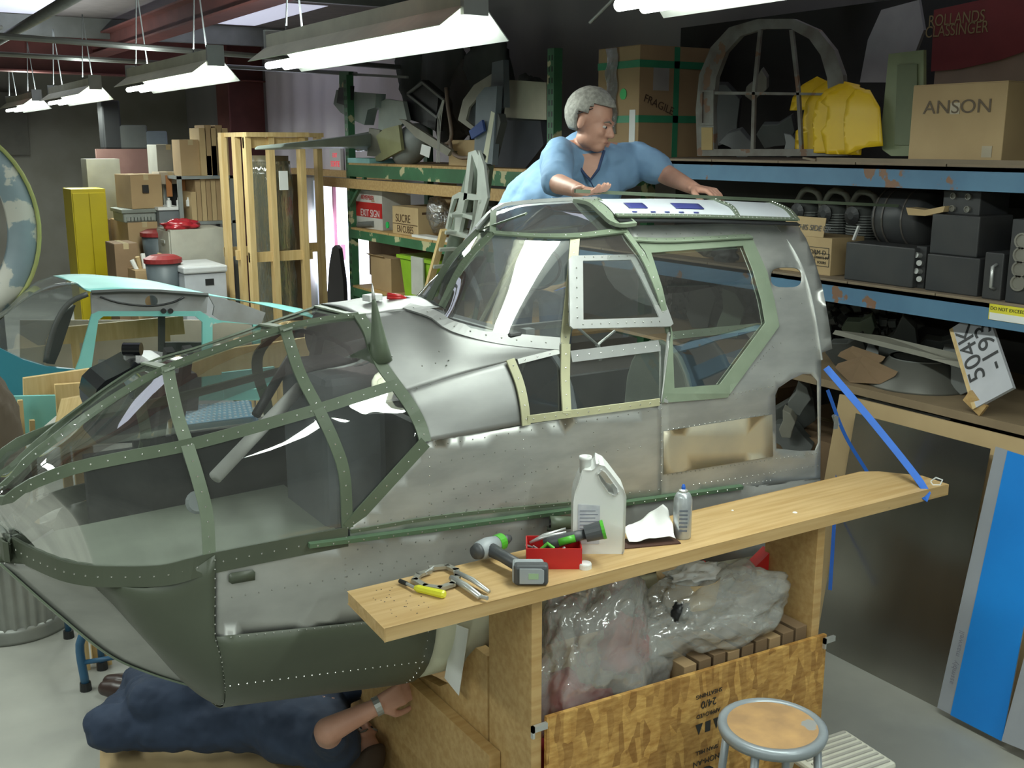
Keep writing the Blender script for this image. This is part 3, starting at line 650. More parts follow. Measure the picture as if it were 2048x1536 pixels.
# ================================================================== bench trestle
BT = thing('trestle_cradle', 'long pine trestle holding the aircraft nose, a plank on uprights with an OSB side panel', 'trestle', (2.3, 2.65, 0))
PT = 1.2
pl = [(1.13, 2.50), (3.55, 2.50), (3.52, 2.785), (3.60-.12, 2.785), (1.15, 2.785)]
plate([(1.15, 2.50), (3.56, 2.49), (3.57, 2.62), (3.47, 2.75), (3.40, 2.785), (1.165, 2.785)], [], (0, 0, PT-.02), (1, 0, 0), (0, 1, 0), .04, 'plank', WOODX, BT, .002)
def nail(mb, p): mb.lathe([(.004, 0), (.004, .0015)], p, 8)
kn = MB()
for _ in range(28): kn.lathe([(random.uniform(.0015, .003), 0), (.001, .0008)], (random.uniform(1.2, 1.34), random.uniform(2.53, 2.75), PT+.0002), 6)
kn.build('drill_marks', BLK, BT, stuff=True)
for (p, r) in (((1590, 1025), .009), ((1465, 965+56), .005)): MB().lathe([(r, 0), (r*.7, .002)], PZ(*p, PT), 10).build('paint_spot', WHITE, BT)
MB().tube([PZ(x, y, PT+.001) for x, y in ((1862, 962), (1872, 955), (1885, 960), (1880, 970), (1866, 970), (1862, 964))], .003, 5).build('chalk_mark', WHITE, BT)
MB().box(1.645, 1.683, 2.52, 2.775, 0, 1.158).build('upright', WOODP, BT, bev=.002); MB().box(2.875, 2.913, 2.52, 2.775, 0, 1.158).build('upright', WOODP, BT, bev=.002)
OSB = mat('osb', (.60, .38, .13), .55, 0, (.38, .20, .05), 22, (1, .4, 3), .2, fac=(.3, .7), detail=6)
nt = OSB.node_tree; vz = nt.nodes.new('ShaderNodeTexVoronoi'); vz.inputs['Scale'].default_value = 34; mp = nt.nodes.new('ShaderNodeMapping'); mp.inputs['Scale'].default_value = (1, 1, .35); mp.inputs['Rotation'].default_value = (0, .6, 0)
tc = nt.nodes['Texture Coordinate']; nt.links.new(tc.outputs['Object'], mp.inputs[0]); nt.links.new(mp.outputs[0], vz.inputs['Vector'])
mx = nt.nodes.new('ShaderNodeMix'); mx.data_type = 'RGBA'; mx.blend_type = 'MULTIPLY'; mx.inputs[0].default_value = .8
bs = nt.nodes['Principled BSDF']; src = bs.inputs['Base Color'].links[0].from_socket; nt.links.new(src, mx.inputs[6])
sep = nt.nodes.new('ShaderNodeSeparateColor'); nt.links.new(vz.outputs['Color'], sep.inputs[0]); rp = nt.nodes.new('ShaderNodeValToRGB'); rp.color_ramp.elements[0].color = (.55, .42, .28, 1); rp.color_ramp.elements[1].color = (1.25, 1.2, 1.05, 1); nt.links.new(sep.outputs[0], rp.inputs[0]); nt.links.new(rp.outputs[0], mx.inputs[7]); nt.links.new(mx.outputs[2], bs.inputs['Base Color'])
o = mesh('osb_panel', [(1.69, 2.50, 0.0), (2.935, 2.50, 0), (2.935, 2.50, .725), (1.69, 2.50, .765), (1.69, 2.515, 0), (2.935, 2.515, 0), (2.935, 2.515, .725), (1.69, 2.515, .765)], [(0, 1, 2, 3), (7, 6, 5, 4), (0, 4, 5, 1), (3, 2, 6, 7), (1, 5, 6, 2), (0, 3, 7, 4)], OSB, BT)
for i, (s_t, z, sz) in enumerate([('SHEATHING', .385, .022), ('24/0', .42, .04), ('APPROVED', .46, .022), ('SPAN MILL', .60, .022), ('NOM-AN', .64, .03)]):
    text(s_t, (2.36, 2.498, 1.06-z-.02), (-1, 0, 0), (0, 0, -1), sz, BLK, BT)
mbb = MB(); mbb.lathe([(.045, 0), (.045, .001)], (2.36, 2.4985, .33), 16, Matrix.Rotation(math.pi/2, 4, 'X')); mbb.build('stamp_emblem', BLK, BT)
for x in (2.32, 2.36, 2.40): plate([(-.016, .02), (.016, .02), (0, -.022)] if x != 2.36 else [(-.012, -.02), (.012, -.02), (.012, .02), (-.012, .02)], [], (x, 2.4985, .53), (1, 0, 0), (0, 0, 1), .001, 'stamp_mark', BLK, BT)
for (x, z) in ((1.66, .76), (2.945, .72)):
    MB().box(x-.03, x+.025, 2.488, 2.5, z-.025, z-.005).box(x-.03, x-.022, 2.488, 2.5, z-.045, z-.005).build('metal_bracket', ALUB, BT)
# saddle board under the belly and side rails
def saddle(x):
    pr = [(2.785, 0.0), (2.785, .86), (2.86, .86), (2.92, .80), (3.0, .68), (3.12, .60), (3.36, .555), (3.6, .60), (3.72, .68), (3.80, .80), (3.86, .86), (3.95, .86), (3.95, 0)]
    mesh('saddle_board', [(x, y, z) for (y, z) in pr]+[(x+.038, y, z) for (y, z) in pr], [tuple(range(len(pr)))[::-1], tuple(range(len(pr), 2*len(pr)))]+[(i, (i+1) % len(pr), len(pr)+(i+1) % len(pr), len(pr)+i) for i in range(len(pr))], WOODP, BT)
saddle(1.645); saddle(2.875)
MB().box(1.60, 1.642, 2.70, 4.1, .28, .56).build('side_board', WOODP, BT); MB().box(1.66, 2.9, 3.95, 3.99, 0, .7).build('back_board', WOODP, BT); MB().box(1.69, 2.87, 2.52, 3.9, .28, .30).build('bottom_board', WOODP, BT)
cpn = tag(mesh('white_card', [Vector((1.60, y, z)) for (y, z) in ((2.83, .95), (2.93, .93), (3.0, .70), (2.90, .68))]+[Vector((1.602, y, z)) for (y, z) in ((2.83, .95), (2.93, .93), (3.0, .70), (2.90, .68))], [(0, 1, 2, 3), (7, 6, 5, 4), (0, 4, 5, 1), (1, 5, 6, 2), (2, 6, 7, 3), (3, 7, 4, 0)], WHITE), 'white paper card hanging at the left end of the trestle saddle', 'card')
# plastic film wrapped goods in the trestle bin
def film(name, tint, dust, dcol, **k): return clear(name, tint, .10, dust, dcol, .12, 1.0, 9)
FILM = clear('milky_film', (.90, .91, .89), .05, .30, (.78, .79, .76), .12, .5, 7)
REDC = mat('red_cloth', (.42, .02, .03), .6, 0, (.30, .01, .02), 8)
def drape(name, pts, m, label, cat, amp=.03, seed=3, nu=46, nv=34, parent=None, thick=.0015):
    from mathutils import noise
    c0, c1, d0, d1 = pts; g = coons(c0, c1, d0, d1, nu, nv)
    for r in g:
        for p in r:
            q = p*7+Vector((seed, 0, 0)); a = noise.noise(q)+.5*noise.noise(q*2.3); b = abs(noise.noise(q*1.3))
            p.x += amp*.5*a; p.y += amp*(noise.noise(q*1.1+Vector((9, 0, 0)))-.3*b); p.z += amp*(a*.6)
    o = MB().grid(g).build(name, m, parent, smooth=True)
    md = o.modifiers.new('thick', 'SOLIDIFY'); md.thickness = thick
    return tag(o, label, cat) if parent is None else o
V3 = Vector
crumple('plastic_bag', (1.99, 2.655, .80), (.27, .125, .33), FILM, None, .30, 5, 44, 2.2, .1, .13); tag(bpy.context.scene.objects['plastic_bag'], 'large crumpled milky plastic bag over red cloth at the left of the OSB bin', 'plastic bag')
b2 = crumple('plastic_wrap', (2.50, 2.66, .86), (.36, .13, .16), FILM, None, .30, 5, 44, 5.1, .1, .13); tag(b2, 'long milky plastic sheet folded over the brown boxes at the right of the bin', 'plastic sheet')
b3 = crumple('red_cloth', (1.88, 2.655, .62), (.17, .09, .15), REDC, None, .4, 5, 20, 1.3); tag(b3, 'red cloth folded inside the milky plastic bag', 'cloth')
b4 = crumple('red_cloth', (2.10, 2.64, .84), (.09, .06, .10), REDC, None, .4, 6, 16, 4.3); tag(b4, 'smaller patch of red fabric high in the plastic bag', 'cloth')
for k in range(9):
    x = 2.28+k*.067; tag(MB().box(x, x+.055, 2.54, 2.74, .30, .755+.004*(k % 3)).build('brown_file_box', CARDD if k % 3 else CARD, bev=.002), 'narrow brown cardboard box standing in the row under the plastic sheet', 'box', 'brown boxes in the OSB bin')
t = thing('brown_basket', 'round tan box with a white rag over it, behind the plastic sheet', 'box', PY(1375, 1190, 2.72))
MB().lathe([(.10, 0), (.115, .10), (.11, .10), (.095, .01)], PY(1375, 1200, 2.72), 24, cap=False).build('tub_wall', CARDL, t, smooth=True); MB().lathe([(.098, .0), (.098, .085)], PY(1375, 1200, 2.72), 24).build('tub_filling', CARD, t)
r_ = crumple('white_rag', PY(1392, 1150, 2.70), (.13, .06, .035), WHITE, None, .5, 7, 22, 8.8); tag(r_, 'crumpled white rag lying over the tan box in the bin', 'rag')
tag(crumple('black_ball', PY(1362, 1225, 2.6), (.035, .03, .035), BLK, None, .4, 9, 12, 3), 'small black crumpled wad between the two plastic bundles', 'wad')
rc = PY(1406, 1126, 2.84); tag(MB().lathe([(.011, 0), (.011, .004), (.006, .008)], rc, 14, Matrix.Rotation(math.pi/2, 4, 'X')).build('red_plug', RED, smooth=False), 'small round red plug on the cream belly above the bin', 'plug')
tag(MB().prism([PY(1505, 1140, 2.75), PY(1545, 1100, 2.75), PY(1545, 1140, 2.75)], (0, .05, 0)).build('red_block', RED), 'dark red corner piece wedged beside the right upright', 'block')

# ================================================================== things on the plank
def onp(px, py): return PZ(px, py, PT)
# jug
jc = onp(1198, 1108)+FW*.05
t = thing('plastic_jug', 'large white plastic jug with handle, cap off, standing on the plank', 'jug', jc)
out = [(-.078, .0), (.070, .0), (.080, .012), (.082, .185), (.074, .205), (.030, .262), (.012, .282), (-.008, .287), (-.018, .275), (-.028, .268), (-.052, .262), (-.066, .235), (-.080, .195), (-.084, .17), (-.084, .012)]
hol = [(-.008, .256), (.004, .268), (.014, .262), (.052, .212), (.055, .198), (.044, .190), (.028, .196), (.002, .232)]
out = [(a*1.02, b*1.06) for a, b in out]; hol = [(a*1.02, b*1.06) for a, b in hol]
plate(out, [hol], jc, RR, UP, .10, 'jug_body', WHITE, t, .014)
MB().lathe([(.019, .26), (.019, .305), (.021, .305), (.021, .315), (.016, .315), (.016, .28)], jc+RR*-.045, 16).build('jug_neck', WHITE, t, smooth=True)
lb = mat('jug_label', (.62, .64, .68), .5, 0, (.50, .52, .58), 30)
JL = plate([(-.070, .035), (.0, .035), (.0, .165), (-.070, .17)], [], jc-FW*.0508, RR, UP, .001, 'paper_label', lb, t)
for k in range(9): plate([(-.064, .05+k*.012), (-.064+.05+.008*(k % 2), .05+k*.012), (-.064+.05+.008*(k % 2), .053+k*.012), (-.064, .053+k*.012)], [], jc-FW*.0516, RR, UP, .0006, 'print_line', mat('grey_print', (.25, .27, .33), .6), JL)
tag(MB().lathe([(.021, 0), (.021, .014), (.019, .018), (0, .018)], onp(1170, 1136), 20).build('screw_cap', WHITE), 'white screw cap lying on the plank before the jug', 'cap')
# spray can
sc = onp(1366, 1080)+FW*.028; t = thing('spray_can', 'silver aerosol can with blue nozzle standing on the plank', 'spray can', sc)
MB().lathe([(.029, 0), (.031, .004), (.031, .135), (.0285, .14), (.0285, .144), (.022, .156), (.015, .16)], sc, 24).build('can_body', mat('can_silver', (.55, .58, .60), .3, .5, (.42, .45, .48), 25), t, smooth=True)
MB().lathe([(.015, .158), (.015, .166), (.008, .17)], sc, 16).build('valve_cup', ALUB, t); MB().lathe([(.007, .168), (.007, .178), (.004, .186)], sc, 12).build('nozzle', mat('nozzle_blue', (.02, .12, .55), .4), t)
for k in range(6): plate([(-.016, .03+k*.014), (.012, .03+k*.014), (.012, .036+k*.014), (-.016, .036+k*.014)], [], sc-FW*.0312, RR, UP, .0006, 'print_line', mat('dark_print', (.14, .16, .20), .6), t)
# paper towel, leather pad
tag(MB().box(-.10, .10, -.04, .04, 0, .004, M=TR(onp(1300, 1096)+FW*.05+Vector((0, 0, .0)), -math.radians(18))).build('dark_leather_pad', mat('brown_leather', (.07, .03, .02), .6)), 'dark brown pad under the white paper towel', 'pad')
tw = lambda *l: [onp(a, b) + Vector((0, 0, h)) for (a, b, h) in l]
g = coons(tw((1250, 1080, .055), (1290, 1060, .05), (1325, 1060, .10)), tw((1258, 1092, .012), (1300, 1090, .02), (1352, 1085, .02)), tw((1250, 1080, .055), (1258, 1092, .012)), tw((1325, 1060, .10), (1352, 1085, .02)), 26, 20)
from mathutils import noise as NZ
for r in g:
    for p in r: a = NZ.noise(p*22); p.z = max(PT+.006, p.z+.018*a); p.x += .006*a
o = MB().grid(g).build('paper_towel', mat('white_paper', (.86, .86, .84), .8), smooth=True); o.modifiers.new('thick', 'SOLIDIFY').thickness = .001; tag(o, 'crumpled white paper towel between the jug and the spray can', 'paper towel')
# red bin with tools
bc = onp(1108, 1138)+FW*.055; a = RR*.085; b = FW*.055
t = thing('red_bin', 'small open red plastic bin full of hand tools on the plank', 'bin', bc)
def obox(c, ux, uy, hx, hy, z0, z1, mb=None):
    mb = mb or MB(); c = Vector(c); pts = [c+ux*i*hx+uy*j*hy+UP*z for i in (-1, 1) for j in (-1, 1) for z in (z0, z1)]
    return mb.add(pts, [(0, 1, 3, 2), (4, 6, 7, 5), (0, 4, 5, 1), (2, 3, 7, 6), (0, 2, 6, 4), (1, 5, 7, 3)])
obox(bc, RR, FW, .085, .055, 0, .004).build('bin_base', RED, t)
for (c, hx, hy) in ((bc-FW*.055, .087, .002), (bc+FW*.055, .087, .002), (bc-RR*.085, .002, .055), (bc+RR*.085, .002, .055)): obox(c, RR, FW, hx, hy, 0, .068).build('bin_wall', RED, t)
GT = mat('tool_green', (.08, .42, .03), .4); DG_ = mat('tool_grey', (.07, .075, .08), .45); LG = mat('tool_light_grey', (.35, .38, .40), .4)
t2 = thing('cordless_screwdriver', 'grey and green cordless driver lying on top of the red bin', 'power tool', bc+UP*.06)
p0 = bc-RR*.03+UP*.06; p1 = bc+RR*.10+FW*.0+UP*.095
MB().tube([p0, p0.lerp(p1, .3), p0.lerp(p1, .7), p1], [.016, .021, .018, .016], 14).build('tool_handle', DG_, t2, smooth=True)
MB().tube([p0.lerp(p1, .35)-FW*.012, p0.lerp(p1, .75)-FW*.012], .013, 10).build('grip_panel', GT, t2, smooth=True)
MB().tube([p1, p1+(p1-p0).normalized()*.055], [.026, .030], 18).build('tool_head', DG_, t2); MB().tube([p1+(p1-p0).normalized()*.053, p1+(p1-p0).normalized()*.063], .031, 18).build('green_ring', GT, t2)
t2 = thing('long_nose_pliers', 'bright metal pliers leaning across the red bin', 'pliers', bc+UP*.07)
for s in (-1, 1): MB().tube([bc-RR*.075+FW*.01+UP*.062, bc-RR*.03+FW*(.02+.008*s)+UP*.08, bc+RR*.04+FW*(.02+.016*s)+UP*.10], [.004, .006, .004], 8).build('handle', ALUB, t2, smooth=True)
t2 = thing('small_green_clamp', 'small bright green clamp among the tools in the red bin', 'clamp', bc+UP*.05)
MB().tube([bc-RR*.04-FW*.03+UP*.055, bc-RR*.02-FW*.03+UP*.075, bc-RR*.0-FW*.035+UP*.06], .006, 8).build('jaw', GT, t2)
mb = MB()
for k in range(14):
    a_ = bc+RR*random.uniform(-.07, .06)+FW*random.uniform(-.04, .04)+UP*random.uniform(.02, .05); mb.tube([a_, a_+RR*random.uniform(-.03, .03)+FW*random.uniform(-.02, .02)+UP*.012], .004, 6)
tag(mb.build('loose_bits', ALU, stuff=True), 'loose metal bits and fasteners lying in the red bin', 'fasteners')
# drill
dc = onp(1010, 1160)+FW*.04
t = thing('cordless_drill', 'grey cordless drill with green collar and battery lying on the plank', 'drill', dc)
h0 = onp(955, 1130)+UP*.045; h1 = onp(1035, 1112)+UP*.05+FW*.06
d = (h1-h0).normalized()
MB().tube([h0-d*.006, h0+d*.01, h0+d*.05, h0+d*.085], [.020, .030, .032, .026], 18).build('motor_housing', LG, t, smooth=True)
MB().tube([h0-d*.012, h0+d*.012], [.022, .029], 18).build('rear_cap', DG_, t, smooth=True)
MB().tube([h0+d*.085, h0+d*.112], .0275, 18).build('green_collar', GT, t); MB().tube([h0+d*.112, h0+d*.135, h0+d*.15], [.020, .016, .010], 16).build('chuck', DG_, t, smooth=True)
hb = onp(1062, 1168)+UP*.03+FW*.015; hs = h0+d*.045
MB().tube([hs, hs.lerp(hb, .35), hs.lerp(hb, .8)], [.024, .019, .020], 14).build('grip', DG_, t, smooth=True)
q = (hb-hs).normalized(); e1 = q; e2 = UP; e3 = q.cross(UP).normalized()
def orr(c, e, h): return [Vector(c)+e[0]*i*h[0]+e[1]*j*h[1]+e[2]*k*h[2] for i in (-1, 1) for j in (-1, 1) for k in (-1, 1)]
BF = [(0, 1, 3, 2), (4, 6, 7, 5), (0, 4, 5, 1), (2, 3, 7, 6), (0, 2, 6, 4), (1, 5, 7, 3)]
MB().add(orr(hb-q*.014, (RR, UP, FW), (.048, .030, .03)), BF).build('battery_mount', LG, t, bev=.008)
MB().add(orr(hb-FW*.015+UP*.004, (RR, UP, FW), (.052, .032, .022)), BF).build('battery', DG_, t, bev=.01); BTY = [c for c in t.children if c.name.startswith('battery') and not c.name.startswith('battery_m')][0]
plate([(-.034, -.022), (.034, -.022), (.038, -.016), (.038, .018), (.030, .024), (-.034, .024)], [], hb-FW*.039+UP*.004, RR, UP, .004, 'battery_plate', LG, BTY, .002); plate([(-.008, -.008), (.022, -.008), (.022, .01), (-.008, .01)], [], hb-FW*.0415+UP*.004, RR, UP, .001, 'green_label', mat('pale_green_label', (.35, .5, .30), .5), BTY)
MB().tube([hs+e3*.0-q*.0+d*.03+(-FW*.012), hs+q*.02+d*.03-FW*.012], .007, 8).build('trigger', GT, t)
# locking C clamp
t = thing('locking_clamp', 'steel locking C clamp lying flat on the plank', 'clamp', onp(905, 1170))
GC = mat('cast_steel', (.42, .41, .36), .35, .6)
cl = [onp(x, y)+UP*.012 for x, y in ((855, 1150), (868, 1146), (900, 1140), (918, 1150), (922, 1160), (905, 1172), (880, 1180), (850, 1176), (832, 1168), (828, 1160), (852, 1150))]
cl = [onp(x, y)+UP*.012 for x, y in ((858, 1150), (838, 1157), (830, 1168), (850, 1180), (880, 1184), (905, 1176), (915, 1160), (912, 1148), (895, 1140), (862, 1143))]
mb = MB(); P = cl
for i in range(len(P)-1): mb.beam(P[i]-(P[i+1]-P[i]).normalized()*.006, P[i+1]+(P[i+1]-P[i]).normalized()*.006, .019, .010)
mb.build('c_frame', GC, t)
MB().tube([onp(868, 1142)+UP*.012, onp(850, 1155)+UP*.012], .006, 8).build('swivel_pad', ALUB, t)
MB().tube([onp(903, 1164)+UP*.013, onp(930, 1180)+UP*.014, onp(960, 1202)+UP*.013], [.010, .011, .009], 10).build('fixed_grip', ALUB, t, smooth=True)
MB().tube([onp(912, 1156)+UP*.02, onp(945, 1172)+UP*.02, onp(978, 1190)+UP*.010], [.007, .008, .006], 10).build('lever_grip', ALUB, t, smooth=True)
MB().tube([onp(958, 1200)+UP*.013, onp(975, 1205)+UP*.013], .006, 10).build('adjusting_screw', ALUB, t)
# screwdriver
t = thing('yellow_screwdriver', 'nut driver with transparent yellow handle near the plank end', 'screwdriver', onp(850, 1190))
a_ = onp(830, 1183)+UP*.012; b_ = onp(890, 1197)+UP*.012
MB().tube([a_, a_.lerp(b_, .12), a_.lerp(b_, .3), a_.lerp(b_, .95), b_], [.007, .012, .0115, .013, .009], 8).build('handle', mat('yellow_plastic', (.72, .72, .05), .3), t); MB().tube([onp(802, 1168)+UP*.010, a_], .005, 8).build('shaft', ALUB, t); MB().tube([onp(800, 1168)+UP*.010, onp(814, 1174)+UP*.010], .007, 8).build('socket_tip', BLK, t)
# green spout behind
t = thing('green_spout', 'olive green cone spout lying behind the jug on the plank', 'spout', onp(1120, 1066))
a_ = onp(1100, 1066)+UP*.034; b_ = a_+RR*.085+FW*.01
MB().tube([a_, a_.lerp(b_, .25), b_], [.026, .024, .019], 18, False).build('spout_cone', GRN, t, smooth=True, thick=.003); MB().tube([a_-RR*.004+UP*.0, a_+RR*.004], .014, 12).build('dark_core', BLK, t); MB().tube([a_-RR*.010-UP*.018, a_+RR*.03-UP*.022], .009, 8).build('small_valve', GRD, t)

# ================================================================== stools, sheets, straps on the right
SG = mat('stool_grey', (.33, .37, .40), .35, .2)
sc = Vector((2.335, 2.18, .70)); t = thing('round_shop_stool', 'grey steel shop stool with round worn hardboard seat', 'stool', (sc.x, sc.y, 0))
MB().lathe([(.13, -.012), (.165, -.03), (.172, -.012), (.170, .0), (.160, .006), (.142, .002), (.140, -.01)], sc, 40).build('seat_ring', SG, t, smooth=True)
MB().lathe([(.143, -.008), (.143, .001)], sc, 40).build('seat_board', mat('worn_hardboard', (.55, .33, .14), .55, 0, (.38, .23, .11), 9, chip=(.30, .30, .29), chipt=.64, chips=8), t)
for k in range(4):
    an = math.radians(45+90*k-20); a_ = sc+Vector((math.cos(an)*.145, math.sin(an)*.145, -.02)); b_ = Vector((sc.x+math.cos(an)*.20, sc.y+math.sin(an)*.20, 0))
    MB().tube([a_, b_], .013, 10).build('leg', SG, t, smooth=True)
MB().tube([Vector((sc.x+.178*math.cos(i*math.pi/12), sc.y+.178*math.sin(i*math.pi/12), .25)) for i in range(25)], .009, 8).build('foot_ring', SG, t, smooth=True)
# white ribbed step stool behind
IV = mat('ivory_plastic', (.66, .65, .56), .45)
e0 = PZ(1690, 1455, .36); ez = .36
A_, B_, C_ = PZ(1640, 1500, ez), PZ(1690, 1457, ez), PZ(1795, 1525, ez)
u = (C_-B_); ul = u.length; u.normalize(); v = Vector((u.y, -u.x, 0)); v = v if v.dot(-FW) > 0 else -v
t = thing('step_stool', 'ivory plastic step stool with ribbed top beside the round stool', 'stool', (B_+u*ul/2+v*.14).xy.to_3d())
cc = B_+u*(ul/2)+v*.15
MB().add([p for z in (-.03, 0) for p in (B_+UP*z, C_+UP*z, C_+v*.30+UP*z, B_+v*.30+UP*z)], [(3, 2, 1, 0), (4, 5, 6, 7), (0, 1, 5, 4), (1, 2, 6, 5), (2, 3, 7, 6), (3, 0, 4, 7)]).build('top_plate', IV, t, bev=.012)
for k in range(9): MB().beam(B_+u*(.02+k*(ul-.04)/8)+v*.02+UP*.002, B_+u*(.02+k*(ul-.04)/8)+v*.28+UP*.002, .010, .006).build('rib', mat('rib_grey', (.45, .44, .40), .5), t)
for (i, j) in ((0, 0), (1, 0), (0, 1), (1, 1)):
    p = B_+u*(.02+i*(ul-.04))+v*(.02+j*.26); p2 = p+(u*(i-.5)+v*(j-.5))*.10; MB().beam(p-UP*.03, Vector((p2.x, p2.y, 0)), .05, .03).build('leg', IV, t)
# leaning sheets
def leaning(name, label, cat, y0, y1, xb, xt, L, th, m, z0=0):
    # bottom at xb on floor, top at xt; runs along Y
    dx = xt-xb; h = math.sqrt(L*L-dx*dx); t = thing(name, label, cat, (xb, (y0+y1)/2, z0))
    o = mesh('sheet', [(xb, y0, z0), (xb, y1, z0), (xt, y1, z0+h), (xt, y0, z0+h), (xb+th, y0, z0), (xb+th, y1, z0), (xt+th, y1, z0+h), (xt+th, y0, z0+h)], [(0, 1, 2, 3), (7, 6, 5, 4), (0, 4, 5, 1), (1, 5, 6, 2), (2, 6, 7, 3), (3, 7, 4, 0)], m, t)
    return t
MIR = mat('mirror_sheet', (.42, .41, .38), .22, .95, (.33, .32, .29), 1.2, (1, 2, .5))
leaning('cardboard_sheet', 'tall cardboard sheet leaning behind the metal sheets', 'sheet', 2.2, 3.62, 4.02, 4.22, 1.27, .012, CARDL)
leaning('dark_metal_sheet', 'dark reflective metal sheet leaning against the blue rack', 'sheet', 2.72, 3.46, 3.985, 4.16, 1.21, .003, MIR)
def quadsheet(name, label, cat, P, th, m):
    t = thing(name, label, cat, (P[0]+P[3])/2); P = [Vector(p) for p in P]; n = (P[1]-P[0]).cross(P[3]-P[0]).normalized()*th
    mesh('sheet', P+[p+n for p in P], BF2, m, t); return t
BF2 = [(0, 1, 2, 3), (7, 6, 5, 4), (0, 4, 5, 1), (1, 5, 6, 2), (2, 6, 7, 3), (3, 7, 4, 0)]
BSH = mat('blue_film', (.01, .24, .72), .5, 0, (.01, .21, .66), 2); GSH = mat('grey_film', (.40, .42, .46), .35, .2, (.36, .38, .42), 3)
P0 = [PX(1875, 1415, 3.93), PX(2006, 1482, 3.93), PX(2110, 930, 4.12), PX(1992, 893, 4.12)]
t = quadsheet('blue_edged_sheet', 'sheet with bright blue protective film and grey edge leaning in front', 'sheet', P0, .003, GSH)
t.children[0]['label'] = 'grey edged sheet'
w = .22; Q = [P0[0].lerp(P0[1], w), P0[1], P0[2], P0[3].lerp(P0[2], w)]; Q = [p+Vector((-.006, 0, 0)) for p in Q]
mesh('blue_film', Q+[p+Vector((-.001, 0, 0)) for p in Q], BF2, BSH, t)
pm = PX(1915, 1325, 3.952); text('assmbly  maxwell', PX(1913, 1315, 3.944), (P0[3]-P0[0]), (P0[0]-P0[1]), .035, mat('pencil_grey', (.22, .22, .26), .6), t)
P1 = [PX(2004, 1482, 3.90), PX(2120, 1530, 3.90), PX(2200, 1250, 3.96), PX(2056, 1290, 3.96)]
quadsheet('plain_grey_sheet', 'plain grey sheet corner at the lower right edge', 'sheet', P1, .004, GSH)
# blue straps
STR = mat('blue_webbing', (.02, .14, .60), .6)
def strap(label, P, w, group=None):
    o = bar(P, w, .003, STR, None, 'ratchet_strap', 16, 0, lambda p: Vector((-.53, -.85, .3)).normalized()); return tag(o, label, 'strap')
strap('wide blue strap from the rear of the nose down to the plank end', [PY(1652, 735, 2.93), PY(1750, 850, 2.73), PY(1848, 975, 2.51), PY(1848, 1000, 2.485)], .028)
strap('narrow blue strap hanging behind the wide one beside the cardboard', [PY(1655, 780, 3.3), PY(1690, 870, 3.25), PY(1735, 945, 3.2)], .016)
strap('blue strap hanging straight down behind the right upright', [PY(1685, 850, 3.6), PY(1675, 950, 3.55), PY(1660, 1180, 3.3)], .018)
tag(MB().tube([PY(1668, 830, 3.28), PY(1675, 850, 3.27)], .012, 6).box(-.01, .01, -.004, .004, -.03, .03, M=TR(PY(1672, 845, 3.26))).build('strap_buckle', ALUB), 'bright metal buckle on the narrow blue strap', 'buckle')
# things on the deck
dz = PY(750, 598, 3.36)
tag(MB().box(-.03, .03, -.02, .02, 0, .022, M=TR(PY(745, 601, 3.36), .3)).build('small_white_box', WHITE, bev=.003), 'small white block on the nose deck behind the cone', 'block')
t = thing('red_handled_pliers', 'pliers with red handles lying on the nose deck', 'pliers', PY(795, 597, 3.36))
for s in (-1, 1): MB().tube([PY(775, 592+s*3, 3.36), PY(800, 594+s*2, 3.36), PY(812, 597, 3.36)], [.007, .007, .005], 8).build('handle', RED, t, smooth=True)
MB().tube([PY(812, 597, 3.36), PY(832, 600, 3.36)], [.007, .003], 8).build('jaws', DG_, t)
# ================================================================== racks
SH = 2.405; MSH = 1.815; LSH = 1.29; GX = 4.3
def rackpost(x, y, z1, m, parent, slots=True):
    o = MB().box(x, x+.07, y-.04, y+.04, 0, z1).build('post', m, parent)
    if slots:
        mb = MB()
        for k in range(int(z1/.075)):
            for dy in (-.018, .018): mb.box(x-.0015, x, y+dy-.006, y+dy+.006, .05+k*.075, .085+k*.075)
        mb.build('post_slots', BLK, o, stuff=True)
    return o
t = thing('blue_pallet_rack', 'long blue pallet rack with chipped beams along the right wall', 'rack', (4.8, 4, 0))
for x in (4.32, 5.25): rackpost(x, -.1, 3.2, BLUEP, t, False)
for z in (SH, MSH):
    for x in (4.30, 5.28):
        MB().box(x, x+.045, -.06, 6.33, z-.115, z-.012).build('beam', BLUEP, t)
    MB().box(4.30, 4.36, -.06, 6.33, z-.03, z-.012).build('beam_lip', BLUEP, t)
    for k in range(9): MB().box(4.31, 5.32, 1.62+k*.52, 1.62+k*.52+.513, z-.012, z).build('deck_board', mat('dusty_deck', (.27, .21, .14), .8), t)
MB().box(4.30, 4.35, 1.6, 4.6, LSH-.04, LSH).build('wooden_edge', mat('old_wood', (.30, .22, .13), .75), t); MB().box(4.35, 5.3, 1.6, 6.0, LSH-.02, LSH).build('lower_shelf', mat('old_wood', (.30, .22, .13)), t)
def fs(X, pxl, pxr, pyb, pyt):
    a = PX(pxl, (pyb+pyt)/2, X); b = PX(pxr, (pyb+pyt)/2, X); m_ = (pxl+pxr)/2
    return b.y, a.y, PX(m_, pyb, X).z, PX(m_, pyt, X).z
lab = PX(2015, 628, 4.297); plate([(-.09, -.035), (.09, -.035), (.09, .035), (-.09, .035)], [], lab, (0, -1, 0), (0, 0, 1), .002, 'warning_label', mat('label_yellow', (.75, .68, .05), .5), t)
plate([(-.085, -.034), (.085, -.034), (.085, -.003), (-.085, -.003)], [], lab+Vector((-.0015, 0, 0)), (0, -1, 0), (0, 0, 1), .002, 'warning_label', WHITE, t)
text('DO NOT EXCEED', lab+Vector((-.002, 0, .016)), (0, -1, 0), (0, 0, 1), .021, BLK, t)
LU = Vector((0, -1, 0))
